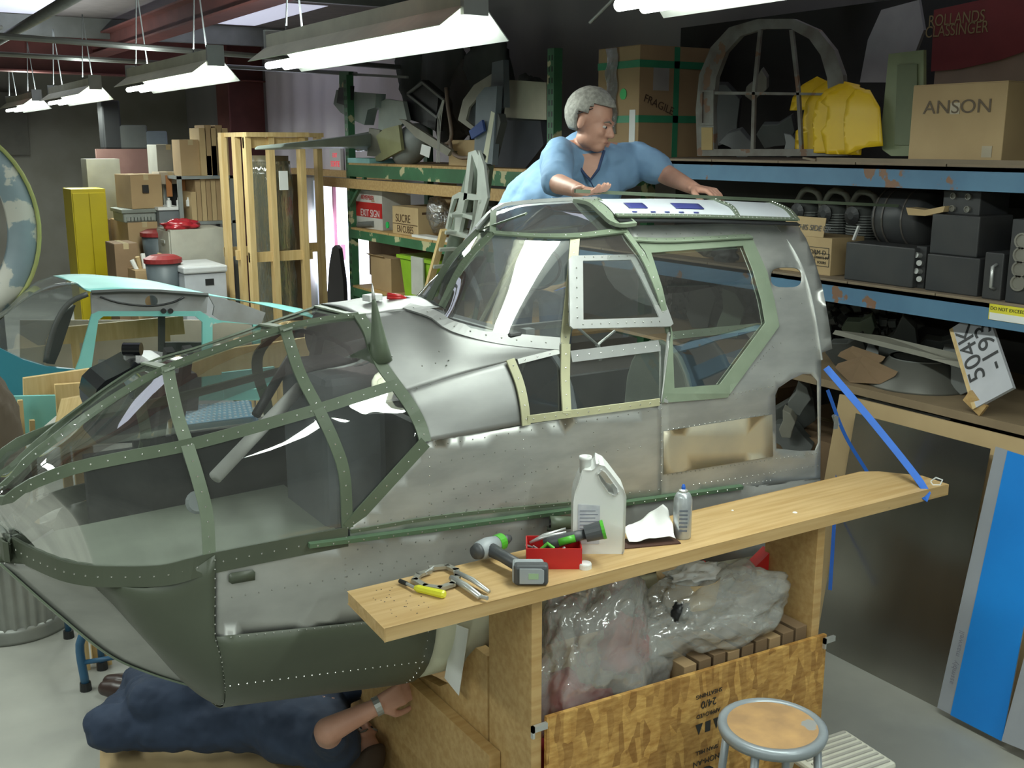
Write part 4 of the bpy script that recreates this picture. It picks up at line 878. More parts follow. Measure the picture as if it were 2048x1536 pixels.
def cart(label, X, pxl, pxr, pyt, z0, depth, m=CARD, pyb=None, **k):
    y0, y1, zb, zt = fs(X, pxl, pxr, pyb or pyt+50, pyt); zt = PX((pxl+pxr)/2, pyt, X).z
    return carton(label, X, X+depth, y0, y1, z0, zt, m, **k), (y0, y1, zt)
# tall carton with green tape
t, (y0, y1, zt) = cart('tall cardboard carton with green tape straps behind the standing man', 4.42, 1197, 1280, 95, SH, .62, CARD, tape=False)
GTP = mat('green_tape', (.05, .30, .15), .4)
for z in (SH+.22, SH+.56): MB().box(4.417, 5.043, y0-.003, y1+.003, z, z+.045).build('green_strap', GTP, t)
MB().box(4.70, 4.745, y0-.003, y0-.001, SH, zt).build('green_strap', GTP, t)
MB().lathe([(.035, 0), (.035, .002)], (4.415, (y0+y1)/2-.06, SH+.40), 20, Matrix.Rotation(math.pi/2, 4, 'Y')).build('round_sticker', mat('sticker_green', (.03, .5, .12), .4), t)
MB().box(4.53, 4.66, y0-.003, y0-.001, SH+.42, SH+.56).build('paper_label', mat('dull_label', (.40, .38, .34), .6), t); MB().box(4.416, 4.418, y0+.03, y0+.09, SH+.0, SH+.30).build('paper_label', WHITE, t)
text('FRAGILE', (4.58, y0-.004, SH+.33), (1, 0, -.35), (.35, 0, 1), .07, mat('stamp_ink', (.09, .05, .03), .7), t)
g = [[Vector((4.412-.012*abs(NZ.noise(Vector((i, j*1.3, 0))*.9)), y1-.10-.12*i/7+.01*math.sin(j), SH+.15+(zt-SH-.15)*j/20)) for i in range(8)] for j in range(21)]
gobj('stretch_film', g, clear('stretch_film', (.9, .9, .9), .25, .1, (.8, .8, .8), .08, 1, 20), t, .001)
# arched window frame
RF = mat('rusty_frame', (.19, .19, .165), .6, 0, (.12, .105, .085), 8, chip=(.16, .09, .05), chipt=.6, chips=10)
def rustplate(outl, holes, X, name, m, par, th=.03): return plate([(-p.y, p.z) for p in [PX(*q, X) for q in outl]], [[(-p.y, p.z) for p in [PX(*q, X) for q in h]] for h in holes], (X, 0, 0), (0, -1, 0), (0, 0, 1), th, name, m, par)
arch = lambda cx, by, r, h, n=18: [(cx-r, by)]+[(cx-r*math.cos(math.pi*i/n), by-(h-0)*math.sin(math.pi*i/n)**.8) for i in range(1, n)]+[(cx+r, by)]
t = thing('arched_window_frame', 'corroded arched metal frame with crossbars standing on the top shelf', 'window frame', PX(1520, 318, 4.5))
o1 = [(1398, 312), (1395, 220), (1402, 150), (1425, 95), (1462, 55), (1520, 38), (1590, 38), (1640, 60), (1672, 100), (1690, 150), (1700, 312)]
i1 = [(1432, 298), (1430, 215), (1436, 155), (1455, 105), (1485, 72), (1530, 58), (1585, 58), (1622, 78), (1645, 110), (1658, 155), (1668, 298)]
rustplate(o1, [i1], 4.5, 'arch_frame', RF, t)
rustplate([(1430, 183), (1668, 186), (1668, 191), (1430, 189)], [], 4.49, 'cross_bar', RF, t, .015)
rustplate([(1503, 298), (1506, 180), (1518, 60), (1524, 60), (1512, 180), (1509, 298)], [], 4.49, 'upright_bar', RF, t, .015)
rustplate([(1600, 298), (1594, 180), (1580, 60), (1587, 60), (1600, 180), (1606, 298)], [], 4.49, 'upright_bar', RF, t, .015)
rustplate([(1400, 250), (1402, 180), (1428, 180), (1428, 250)], [[(1405, 246), (1406, 184), (1424, 184), (1424, 246)]], 4.48, 'latch_plate', RF, t, .01)
rustplate([(1404, 300), (1404, 255), (1426, 255), (1426, 300)], [], 4.485, 'tan_patch', mat('tan_patch', (.38, .27, .10), .6), t, .01)
# scraps behind the arch
SCR = [mat('scrap_grey', (.20, .21, .20), .5, .3), mat('scrap_dark', (.07, .075, .07), .6), mat('scrap_green', (.14, .18, .13), .6), mat('scrap_pale', (.30, .29, .24), .6, .2)]
def scrap(label, X, px, py, r, mi, z0, seed, name='metal_scrap', cat='scrap metal', kind=0):
    p = PX(px, py, X); t = None; random.seed(seed)
    mb = MB(); a = random.uniform(0, 3); e = Vector((0, math.cos(a), math.sin(a))); e2 = Vector((.4, -math.sin(a), math.cos(a)))
    pr = [p+e*r*q[0]+e2*r*q[1] for q in [(-1, -.3), (-.5, -.55), (.2, -.35), (1, -.45), (.85, .1), (.3, .5), (-.4, .35), (-.9, .3)]]
    mb.prism(pr, (.05, .03, .02))
    o = mb.build(name, SCR[mi], bev=.004); dz = max(0, z0-min((o.matrix_world @ v.co).z+o.location.z*0 for v in o.data.vertices)-o.location.z*0)
    mn = min(v.co.z for v in o.data.vertices)+o.location.z
    if mn < z0: o.location.z += z0-mn
    return tag(o, label, cat)
scrap('bent grey sheet scrap in the lower left opening of the arched frame', 4.75, 1475, 285, .13, 0, SH, 1)
scrap('dark curved scrap seen through the arched frame, right of the upright bar', 4.75, 1555, 270, .15, 1, SH, 2)
scrap('grey scrap piece lying high behind the arched frame crossbar', 4.8, 1515, 175, .10, 3, SH, 6)
scrap('dark scrap panel leaning behind the arched frame', 4.85, 1450, 225, .2, 1, SH, 9)
scrap('small grey bracket behind the right bar of the arched frame', 4.75, 1580, 290, .07, 0, SH, 12)
# yellow curved shells
YEL = mat('yellow_paint', (.78, .52, .01), .4, 0, (.68, .43, .01), 4)
for k, (pl_, X) in enumerate([([(1590, 303), (1592, 262), (1598, 258), (1602, 303)], 4.52), ([(1580, 222), (1585, 195), (1605, 168), (1640, 150), (1650, 160), (1622, 185), (1612, 205), (1616, 235), (1602, 240), (1604, 305), (1622, 308), (1618, 225), (1580, 225)], 4.47),
        ([(1610, 300), (1606, 240), (1612, 205), (1628, 180), (1660, 158), (1690, 160), (1680, 300), (1625, 307)], 4.44), ([(1628, 306), (1626, 240), (1632, 205), (1652, 180), (1690, 163), (1720, 170), (1700, 306)], 4.40),
        ([(1652, 308), (1642, 262), (1652, 250), (1656, 215), (1642, 205), (1660, 185), (1700, 168), (1730, 178), (1722, 310)], 4.37), ([(1690, 308), (1688, 240), (1694, 200), (1712, 178), (1740, 180), (1760, 215), (1766, 292), (1730, 295), (1695, 309)], 4.345)]):
    if k == 1: pl_ = [(1580, 221), (1586, 195), (1605, 170), (1635, 153), (1660, 165), (1640, 200), (1628, 240), (1625, 306), (1604, 304), (1606, 250), (1618, 235), (1612, 219), (1600, 221)]
    LBL = ['narrow yellow strip, leftmost behind the row of yellow shells', 'yellow curved shell with a hooked upper left edge, second from the left', 'yellow curved shell third from the left in the row', 'yellow curved shell fourth from the left in the row', 'yellow curved shell with a notch in its left edge', 'frontmost and rightmost broad yellow curved shell on the top shelf']
    X = 4.34+.06*(5-k); cxx = sum(q[0] for q in pl_)/len(pl_); pl_ = [(q[0], q[1]) for q in pl_]
    o = skin('yellow_shell', pl_, [], lambda x, y, X=X: PX(x, y, X+((x-1690)/190)**2*.12+max(0, (230-y)/150)**2*.16), YEL, None, thick=.006, sp=9)
    tag(o, LBL[k], 'shell')
# green panel, cream leaning sheet, big red carton, ANSON carton
def shelfplate(name, label, cat, outl, X, m, holes=[], th=.02):
    t = thing(name, label, cat, PX(outl[0][0], outl[0][1], X)); rustplate(outl, holes, X, 'panel', m, t, th); return t
t = shelfplate('green_door_panel', 'pale green metal door panel standing between the yellow shells and the carton', 'panel', [(1768, 300), (1763, 285), (1772, 190), (1780, 108), (1850, 100), (1850, 312), (1785, 312)], 4.42, mat('faded_green', (.22, .26, .14), .5))
rustplate([(1790, 290), (1796, 130), (1835, 128), (1835, 290)], [], 4.405, 'recess', mat('faded_green_dark', (.15, .18, .10), .6), t, .01)
shelfplate('grey_leaning_sheet', 'pale grey bent sheet leaning against the wall above the yellow shells', 'panel', [(1722, 165), (1738, 80), (1765, 20), (1840, 0), (1850, 60), (1810, 165)], 4.9, mat('pale_sheet', (.36, .35, .34), .6))
t, (y0, y1, zt) = cart('cardboard carton marked with a name in pencil at the right end of the top shelf', 4.36, 1822, 2010, 168, SH, .45, CARDL, tape=False, pyb=310)
for (dz_, dx) in ((.03, .38), (.22, .02)): MB().box(4.357, 4.359, y1-.25-.0-dx*.5, y1-.2-dx*.5, SH+dz_, SH+dz_+.05).build('clear_tape', mat('shiny_tape', (.55, .48, .35), .15), t)
text('ANSON', (4.357, (y0+y1)/2, SH+.25), (0, -1, 0), (0, 0, 1), .085, mat('pencil', (.16, .12, .08), .7), t, sx=1.2)
t, (y0, y1, zt) = cart('large red and tan printed carton, rearmost at the top right', 4.85, 1868, 2120, 15, SH, .4, mat('brown_print', (.28, .21, .15), .8), tape=False, pyb=300)
P = [PX(*q, 4.845) for q in ((1868, 20), (2100, -30), (2100, 85), (2000, 120), (1920, 138), (1862, 143))]; plate([(-p.y, p.z) for p in P], [], (4.845, 0, 0), (0, -1, 0), (0, 0, 1), .002, 'red_print', mat('maroon_print', (.20, .03, .03), .7), t)
text('ROLLANDS', PX(1912, 38, 4.842), (0, -1, 0), (0, 0, 1), .08, mat('gold_print', (.30, .22, .10), .7), t, sx=.8); text('CLASSINGER', PX(1912, 60, 4.842), (0, -1, 0), (0, 0, 1), .08, mat('gold_print', (.30, .22, .10), .7), t, sx=.8)
tag(MB().box(4.31, 4.33, 2.2, 3.95, SH, SH+.02).prism([(4.30, 3.95, SH+.001), (4.33, 3.95, SH+.001), (4.315, 4.05, SH+.012)], (0, 0, .01)).build('wooden_batten', mat('old_wood2', (.23, .18, .12), .7)), 'flat worn wooden batten along the front of the top shelf', 'batten')
# -------- middle shelf
RADIO = mat('radio_black', (.035, .037, .04), .45, 0, (.05, .05, .05), 5)
def radio(label, X, pxl, pxr, pyt, z0, depth, dials=0, side='front', handle=False):
    y0, y1, zb, zt = fs(X, pxl, pxr, pyt+60, pyt); zt = PX((pxl+pxr)/2, pyt, X).z
    t = thing('radio_unit', label, 'radio', (X+depth/2, (y0+y1)/2, z0)); cs_ = MB().box(X, X+depth, y0, y1, z0, zt).build('case', RADIO, t, bev=.006)
    for k in range(dials):
        if side == 'front': cy = y0+(y1-y0)*(.3+.4*(k % 2)); cz = z0+(zt-z0)*(.25+.5*(k//2)/max(1, (dials-1)//2)); c = Vector((X, cy, cz)); M = Matrix.Rotation(-math.pi/2, 4, 'Y')
        else: c = Vector((X+depth*(.2+.2*(k % 2)), y0, z0+(zt-z0)*(.2+.3*(k//2)))); M = Matrix.Rotation(math.pi/2, 4, 'X')
        rr_ = min(.035, (zt-z0)*.13)
        MB().lathe([(rr_, 0), (rr_, .012), (rr_*.8, .012), (rr_*.75, .004)], c, 18, M).build('dial', mat('dial_rim', (.30, .29, .25), .4, .4), cs_)
    if handle: MB().tube([(X, y0+.03, z0+.05), (X-.03, y0+.03, z0+.06), (X-.03, y0+.03, zt-.06), (X, y0+.03, zt-.05)], .008, 8).build('handle', ALUB, cs_, smooth=True)
    return t, (y0, y1, zt)
t, (y0, y1, zc) = cart('brown carton reading THIS SIDE UP at the left of the black radios', 4.40, 1560, 1662, 472, MSH, .25, CARDL, pyb=555, tape=False, flaps=False)
plate([(0, 0), (.30, 0), (.29, .10), (.02, .10)], [], (4.40, y1-.0, zc), (0, -1, 0), (.25, 0, 1), .003, 'open_flap', CARDL, t); text('THIS SIDE UP', (4.405, (y0+y1)/2-.04, zc+.045), (0, -1, 0), (.25, 0, 1), .042, BLK, t)
text('FORM-D', (4.398, y0+.10, zc-.08), (0, -1, 0), (0, 0, 1), .035, BLK, t); plate([(-.085, -.028), (.085, -.028), (.085, .028), (-.085, .028)], [[(-.082, -.025), (.082, -.025), (.082, .025), (-.082, .025)]], (4.399, y0+.10, zc-.08), (0, -1, 0), (0, 0, 1), .001, 'print_frame', BLK, t)
plate([(-.05, -.035), (.05, -.035), (.05, .035), (-.05, .035)], [[(-.047, -.032), (.047, -.032), (.047, .032), (-.047, .032)]], (4.399, y0+.06, MSH+.08), (0, -1, 0), (0, 0, 1), .001, 'print_frame', BLK, t); text('PARTS IN', (4.398, y0+.06, MSH+.09), (0, -1, 0), (0, 0, 1), .02, BLK, t); text('FOURS', (4.398, y0+.06, MSH+.065), (0, -1, 0), (0, 0, 1), .02, BLK, t)
radio('wide flat grey black metal case, right of the brown carton', 4.36, 1690, 1828, 490, MSH, .25, 0)
_, (a0, a1, z1) = radio('black metal case under another black case, right of the knobs', 4.36, 1852, 1958, 512, MSH, .28)
radio('black metal case stacked on top of a black case', 4.38, 1862, 1958, 430, z1, .25)
_, (b0, b1, z2) = radio('radio panel with four round dials on top of the black case stack', 4.42, 1885, 1960, 380, PX(1910, 430, 4.40).z, .22, 4)
t = thing('knob_block', 'stack of chrome knobs between the two black cases', 'knobs', PX(1840, 575, 4.40).xy.to_3d()+Vector((0, 0, MSH)))
MB().box(4.40, 4.5, PX(1850, 540, 4.4).y, PX(1830, 540, 4.4).y, MSH, MSH+.20).build('case', RADIO, t)
for k in range(4): MB().tube([PX(1832+6*(k % 2), 510+k*16, 4.37), PX(1846, 512+k*16, 4.42)], .014, 10).build('knob', ALU, t)
radio('narrow upright black case with a chrome handle near the right edge', 4.34, 1968, 2006, 505, MSH, .3, 0, handle=True)
radio('tall black radio with a column of round dials at the right edge', 4.32, 2022, 2110, 440, MSH, .3, 8)
tag(MB().prism([PX(1812, 415, 4.38), PX(1850, 420, 4.38), PX(1890, 412, 4.38), PX(1886, 424, 4.38), PX(1850, 432, 4.38), PX(1816, 430, 4.38)], (.08, 0, 0)).build('torn_cardboard', CARDL), 'torn cardboard scrap lying over the black drum', 'cardboard')
t = thing('black_drum', 'black ribbed drum lying on its side behind the wide flat case', 'drum', PX(1815, 470, 4.6).xy.to_3d()+Vector((0, 0, MSH)))
a_ = PX(1772, 452, 4.60); b_ = PX(1868, 462, 4.60)
a_.z = b_.z = MSH+.155+.16
MB().tube([a_, a_.lerp(b_, .1), a_.lerp(b_, .9), b_], [.12, .15, .15, .12], 28).build('drum_body', RADIO, t, smooth=True)
for k in (.12, .3, .7): MB().tube([a_.lerp(b_, k), a_.lerp(b_, k+.03)], .154, 28, True).build('rib', mat('drum_rib', (.09, .08, .07), .4), t)
MB().box(4.45, 4.75, b_.y+.02, a_.y-.02, MSH, MSH+.17).build('drum_cradle', RADIO, t)
for k, (px, w) in enumerate(((1615, 45), (1670, 55), (1725, 50))):
    t = thing('engine_cylinder', ['finned engine cylinder head, leftmost behind the brown carton', 'finned engine cylinder head in the middle, with a curved pipe above', 'finned engine cylinder head beside the black drum'][k], 'engine part', PX(px, 500, 4.75).xy.to_3d()+Vector((0, 0, MSH)))
    c = PX(px, 480, 4.75); c.z = MSH
    for j in range(12): MB().lathe([(.095-.002*abs(j-6), 0), (.095-.002*abs(j-6), .007)], c+UP*(.14+.014*j), 22).build('fin', SCR[0], t)
    MB().lathe([(.08, 0), (.08, .14), (.07, .32), (.05, .36)], c, 20).build('barrel', SCR[1], t, smooth=True)
    MB().tube(catm([c+Vector((0, -.10, .30)), c+Vector((0, -.06, .40)), c+Vector((0, .04, .42)), c+Vector((0, .10, .34))], 12), .018, 8).build('pipe', SCR[3], t, smooth=True)
    MB().lathe([(.04, 0), (.05, .02), (.02, .03)], c+Vector((-.08, 0, .3)), 14, Matrix.Rotation(-math.pi/2, 4, 'Y')).build('port', BLK, t)
tag(MB().beam(PX(1718, 452, 4.5), PX(1707, 480, 4.5), .015, .01).build('white_tag', WHITE), 'small white tag hanging on the finned engine head', 'tag')
tag(MB().beam(PX(1618, 435, 4.45), PX(1625, 455, 4.45), .02, .01).build('yellow_tag', YEL), 'yellow tag on the leftmost engine head', 'tag')
# engine parts seen through the canopy windows, on the middle shelf further left
t, _ = cart('pale cardboard sheet box on the middle shelf, seen through the rear side window', 4.45, 1330, 1475, 495, MSH, .2, CARDL, flaps=False, tape=False)
for k, (px, py, l) in enumerate(((1418, 500, 'silver crumpled part seen through the top of the rear window'), (1450, 515, 'dark casting seen through the upper rear window'))):
    tag(crumple('engine_casting', PX(px, py, 4.42)+UP*.02, (.05, .09, .06), SCR[3] if k == 0 else SCR[1], None, .5, 8, 16, k+3), l, 'engine part')
# -------- lower shelf scraps and floor pile
t = thing('number_board', 'white board with black numbers leaning under the blue rack', 'sign board', PX(1975, 840, 4.25)); 
Pb = [PX(1952, 815, 4.28), PX(2048, 845, 4.24), PX(1962, 640, 4.42), PX(1905, 655, 4.42)]
u_ = (Pb[0]-Pb[3]); v_ = (Pb[1]-Pb[0]); v_ = (v_-u_*(v_.dot(u_)/u_.dot(u_))); Pb[1] = Pb[0]+v_; Pb[2] = Pb[3]+v_*.95
nn = u_.cross(v_).normalized(); nn = nn if nn.x < 0 else -nn
mesh('board', Pb+[p-nn*.02 for p in Pb], BF2, mat('board_white', (.55, .56, .60), .5), t)
mesh('board_edge', [Pb[0], Pb[3], Pb[3]-nn*.025-v_.normalized()*.02, Pb[0]-nn*.025-v_.normalized()*.02]+[p-v_.normalized()*.02 for p in (Pb[0], Pb[3], Pb[3]-nn*.02, Pb[0]-nn*.02)], BF2, WOODY, t)
def bt(s_, fu, fv, sz): text(s_, Pb[3]+u_*fu+v_*fv+nn*.002, -u_, -v_ if False else (nn.cross(-u_)), sz, BLK, t, sx=1.1)
bt('504K', .40, .27, .125); bt('-1934', .36, .74, .125)
tag(MB().beam(PX(1935, 790, 4.3), PX(1968, 822, 4.3), .02, .06).build('wood_offcut', WOODP), 'short wood offcut behind the foot of the number board', 'offcut')
def tub(label, X, px, pyb, pyt, r0, r1, m, name='metal_drum'):
    b_ = PX(px, pyb, X); t_ = PX(px, pyt, X); t = thing(name, label, 'drum', (b_.x, b_.y, LSH)); h = t_.z-LSH
    MB().lathe([(r0, 0), (r0*.99, .01), (r1, h), (r1*.9, h), (r1*.88, h-.01)], (b_.x, b_.y, LSH), 30).build('drum_wall', m, t, smooth=True); MB().lathe([(r1*1.03, h-.015), (r1*1.03, h)], (b_.x, b_.y, LSH), 30).build('rim', SCR[0], t); return t
tub('grey conical metal drum left of the number board', 4.62, 1835, 800, 712, .26, .15, mat('drum_grey', (.17, .17, .15), .5, .3))
def sheetscrap(label, pts, X0, X1, m, name='metal_sheet_scrap'):
    P = [PX(x, y, X0+(X1-X0)*i/(len(pts)-1)) for i, (x, y) in enumerate(pts)]
    return tag(MB().prism(P, (.02, 0, .02)).build(name, m), label, 'sheet metal')
sheetscrap('long bent green edged panel sticking out under the blue rack', [(1665, 668), (1760, 680), (1960, 728), (1940, 742), (1850, 715), (1750, 690)], 4.5, 4.4, SCR[3])
sheetscrap('cardboard sheet lying in the scrap pile beneath the panel', [(1670, 735), (1720, 720), (1790, 752), (1760, 768), (1700, 765)], 4.45, 4.35, CARDD)
sheetscrap('folded cardboard flap above the cardboard sheet in the scrap pile', [(1675, 712), (1700, 700), (1765, 722), (1735, 738)], 4.5, 4.45, CARDD)
sheetscrap('grey curved metal plate in the scrap pile behind the strap', [(1700, 800), (1760, 790), (1850, 815), (1900, 840), (1780, 830)], 4.55, 4.4, SCR[0])
LBS = ['dark jagged plate at the left of the scrap pile', 'grey bracket low in the scrap pile behind the cardboard', 'dark ring shaped scrap near the rack edge', 'dull green plate at the back of the pile', 'black scrap block below the pale panel', 'grey scrap at the right of the drum', 'dark plate seen through the rear opening of the nose', 'grey lever seen through the rear opening of the nose', 'dark plate low behind the rear opening of the nose', 'dark sheet seen low in the big side window', 'green grey plate seen low in the big side window', 'dark triangular plate seen in the middle of the big side window', 'pale plate seen low at the right of the big side window', 'dark tangled part high in the big side window', 'grey blade in the middle of the big side window', 'rusty brown bracket behind the rear opening']
for k, (px, py, r, mi, X) in enumerate([(1690, 790, .14, 1, 4.6), (1735, 700, .10, 0, 4.8), (1880, 700, .12, 1, 4.8), (1720, 660, .12, 2, 4.9), (1800, 690, .15, 1, 4.7), (1920, 770, .12, 0, 4.6), (1590, 830, .20, 1, 4.5), (1600, 800, .10, 0, 4.4), (1580, 880, .16, 1, 4.4), (1400, 700, .18, 1, 4.8), (1460, 690, .16, 2, 4.7), (1430, 660, .14, 0, 4.9), (1500, 660, .12, 3, 4.8), (1400, 590, .18, 1, 5.0), (1460, 620, .12, 0, 4.95), (1575, 850, .08, 3, 4.35)]):
    scrap(LBS[k], X, px, py, r, mi, 0 if py > 800 else LSH if k not in (6, 7, 8, 15) else .2, 20+k)
MB_ = MB(); random.seed(5)
for k in range(420):
    y = random.uniform(3.9, 6.0); x = random.uniform(4.9, 5.25); z = random.uniform(LSH, 1.68); r = random.uniform(.015, .05); a = random.uniform(0, 3)
    MB_.prism([Vector((x, y+r*math.cos(a+q), z+r*math.sin(a+q)*.7)) for q in (0, 1.8, 3.4, 4.8)], (.02, .01, .01))
tag(MB_.build('small_metal_parts', SCR[1], stuff=True), 'heap of small dark metal parts on the lower shelf behind the canopy', 'scrap metal')
for k, (y, z, w, h) in enumerate(((5.0, 0, .7, 1.0), (4.1, 0, .8, .9), (3.1, 0, .8, .8), (2.3, 0, .7, .9))):
    carton(['dark crate under the rack behind the canopy', 'dark crate under the rack behind the scrap pile', 'dark crate under the rack behind the leaning sheets', 'dark crate under the rack at the right edge'][k], 4.45, 5.2, y-w/2, y+w/2, z, h, CARDD, name='crate', cat='crate')
tag(MB().box(5.30, 5.33, 1.2, 6.2, 0, 3.3).build('dark_backing_sheet', mat('dark_sheet', (.035, .033, .03), .8)), 'dark sheet that darkens the wall behind the blue rack', 'sheet')  # near-black sheet covers the wall so the rack's background reads dark
# ------------------------------------------------------------------ green rack
t = thing('green_pallet_rack', 'green pallet rack with chipped paint and wooden shelves behind the cone', 'rack', (4.8, 8.1, 0))
for y in (9.90, 6.38):
    for x in (4.3, 5.15): rackpost(x, y, 3.13, GREENP, t, x < 5)
def shelf(z, bh, m, bm):
    for x in (4.28, 5.18): MB().box(x, x+.05, 6.42, 9.86, z-bh-.02, z-.02).build('beam', bm, t)
    for k in range(4): MB().box(4.29, 5.2, 6.42+k*.86, 6.42+k*.86+.85, z-.02, z).build('deck_board', m, t)
shelf(2.31, .11, WOODP, GREENP); shelf(1.69, .08, WOODP, GREENP); shelf(1.12, .08, WOODP, GREENP)
MB().box(4.24, 4.28, 5.6, 10.6, 2.07, 2.16).build('wooden_rail', WOODP, t)
MB().beam((4.30, 9.86, 1.9), (4.30, 9.5, 2.18), .03, .03).build('corner_brace', GREENP, t)
GS = 2.31
def gp(px, py, X=4.5): return PX(px, py, X)
# wing tip piece
P = [(506, 300), (512, 292), (600, 283), (690, 272), (742, 262), (746, 268), (740, 300), (700, 297), (620, 298), (540, 300)]
t = thing('tapered_wing_tip', 'long grey tapered wing section resting out over the end of the green rack', 'wing section', PX(740, 290, 4.35))
Q = [PY(x, y, 8.75+1.05*(x-506)/240) for x, y in P]; MB().prism(Q, (.25, .0, 0.02)).build('wing_skin', mat('wing_grey', (.34, .39, .35), .5), t, bev=.01)
tag(MB().box(4.28, 4.55, 9.35, 9.85, GS, GS+.045).build('turquoise_tray', mat('turquoise_light', (.30, .60, .60), .5)), 'flat pale turquoise tray at the left end of the green rack top shelf', 'tray')
g_ = crumple('plastic_wrapped_part', gp(725, 300, 4.45)+UP*.03, (.1, .2, .06), clear('shiny_wrap', (.8, .8, .78), .25, .35, (.5, .48, .42), .1, .5, 12), None, .3, 5, 18, 2, .3); tag(g_, 'plastic wrapped roll on the turquoise tray', 'wrapped part')
def gplate(name, label, cat, outl, X, m, th=.03, holes=[], b=.004):
    t = thing(name, label, cat, PX(outl[0][0], outl[0][1], X)); o = rustplate(outl, holes, X, 'panel', m, t, th); return t
gplate('white_edged_panel', 'upright grey panel with white edge above the turquoise tray', 'panel', [(737, 312), (741, 256), (762, 260), (765, 314)], 4.42, SCR[3]); 
gplate('olive_folded_bracket', 'folded olive sheet bracket on the green rack left of the grey pod', 'bracket', [(744, 322), (765, 305), (755, 272), (770, 258), (800, 250), (806, 300), (765, 322)], 4.36, mat('olive_bracket', (.28, .28, .14), .5))
gplate('grey_fin_panel', 'grey curved fin panel standing above the olive bracket', 'panel', [(760, 262), (762, 205), (775, 198), (810, 203), (818, 240), (790, 262)], 4.45, mat('wing_grey', (.2, .2, .2)), .04)
t = thing('grey_nacelle_scoop', 'pale grey scoop casting hooked over the top left of the green rack', 'casting', PX(720, 230, 4.4))
rustplate([(676, 208), (682, 180), (706, 184), (762, 188), (760, 215), (745, 220), (738, 250), (715, 240), (690, 225)], [], 4.42, 'scoop_body', mat('scoop_grey', (.24, .29, .27), .5), t, .10); rustplate([(676, 206), (680, 176), (706, 172), (704, 200), (690, 210)], [], 4.35, 'scoop_mouth', BLK, t, .03)
rustplate([(683, 180), (683, 143), (702, 143), (702, 180)], [], 4.40, 'mount_post', GREENP, t, .05); rustplate([(702, 146), (815, 152), (815, 157), (702, 151)], [], 4.42, 'tie_bar', SCR[0], t, .02)
t = thing('grey_pod', 'rounded grey metal pod with two holes lying on the green rack', 'pod', gp(815, 310, 4.5))
c = gp(822, 280, 4.52); c.z = GS+.165; MR = Matrix.Rotation(math.radians(-25), 4, 'X')
MB().ell(c, (.15, .30, .165), 16, MR).build('pod_shell', mat('pod_grey', (.27, .29, .28), .5, 0, (.22, .24, .23), 8), t, smooth=True)
for (px, py) in ((780, 283), (788, 281)): MB().lathe([(.016, 0), (.016, .01)], PX(px, py, 4.40), 14, Matrix.Rotation(-math.pi/2, 4, 'Y')).build('hole', BLK, t)
t = thing('skeletal_seat_frame', 'dark bent tube seat frame lying over the grey pod', 'frame', gp(850, 300, 4.5))
MB().tube(catm([PX(x, y, 4.42) for x, y in ((892, 175), (896, 215), (903, 265), (898, 285), (880, 290), (870, 292))], 16), .016, 8).build('frame_tube', mat('rust_tube', (.22, .16, .12), .5), t, smooth=True)
MB().tube(catm([PX(x, y, 4.40) for x, y in ((900, 285), (905, 305), (920, 315), (940, 315))], 10), .016, 8).build('frame_tube', mat('rust_tube', (.2, .2, .2)), t, smooth=True)
MB().beam(PX(815, 188, 4.5), PX(875, 235, 4.5), .02, .02).beam(PX(845, 165, 4.5), PX(888, 200, 4.5), .02, .02).beam(PX(815, 188, 4.5), PX(845, 165, 4.5), .02, .02).beam(PX(875, 235, 4.5), PX(888, 200, 4.5), .02, .02).build('frame_rails', SCR[0], t)
gplate('black_seat_shell', 'dark seat shell with pale frame lines above the grey pod', 'seat', [(812, 235), (825, 185), (850, 160), (885, 190), (878, 262), (845, 245)], 4.56, BLK, .08)
gplate('perforated_channel', 'grey channel with round holes across the front of the pod', 'channel', [(800, 238), (812, 240), (905, 300), (898, 312), (835, 275)], 4.38, SCR[3], .03)
gplate('white_paper_tag', 'white paper tag hanging before the grey pod', 'tag', [(844, 288), (862, 294), (858, 316), (840, 308)], 4.35, WHITE, .003)
t = thing('looped_cord', 'pale cords hanging down beside the bent tube', 'cord', PX(878, 320, 4.33)); 
for k in range(3): MB().tube(catm([PX(886+k, 200, 4.34), PX(876+3*k, 240, 4.34), PX(875+2*k, 290, 4.30), PX(873+3*k, 325, 4.26)], 10), .004, 5).build('cord_strand', mat('pale_cord', (.5, .5, .45), .7), t)
t = thing('dark_jumble', 'dark heap of upholstered parts at the back of the green rack top', 'parts', gp(880, 200, 4.9)); 
for k, (px, py, r) in enumerate(((830, 130, .35), (890, 120, .38), (940, 180, .35), (980, 150, .4), (1040, 290, .25), (900, 210, .32), (1060, 220, .3))):
    crumple('dark_bundle', PX(px, py, 5.0)+UP*-.05, (.12, r*.9, r), [mat('jumble', (.07, .08, .075), .8), SCR[1], mat('jumble2', (.10, .095, .085), .8)][k % 3], t, .35, 4, 14, k, 0)
t, _ = cart('small tan carton between the bent tube and the wing ribs', 4.5, 897, 950, 280, GS, .25, CARDL, flaps=False, tape=False); 
text('PTS', (4.498, 8.1, GS+.1), (0, -1, 0), (0, 0, 1), .05, BLK, t)
t = thing('curved_fairing', 'grey curved fairing with a pale rim leaning on the green rack', 'fairing', gp(950, 260, 4.4))
rustplate([(918, 240), (928, 200), (950, 170), (990, 145), (990, 165), (962, 190), (940, 215), (934, 240), (952, 255), (948, 262)], [], 4.38, 'fairing_rim', SCR[3], t, .02); rustplate([(934, 240), (962, 188), (990, 165), (990, 260), (955, 262)], [], 4.44, 'fairing_skin', mat('fair_dark', (.13, .15, .16), .5), t, .02)
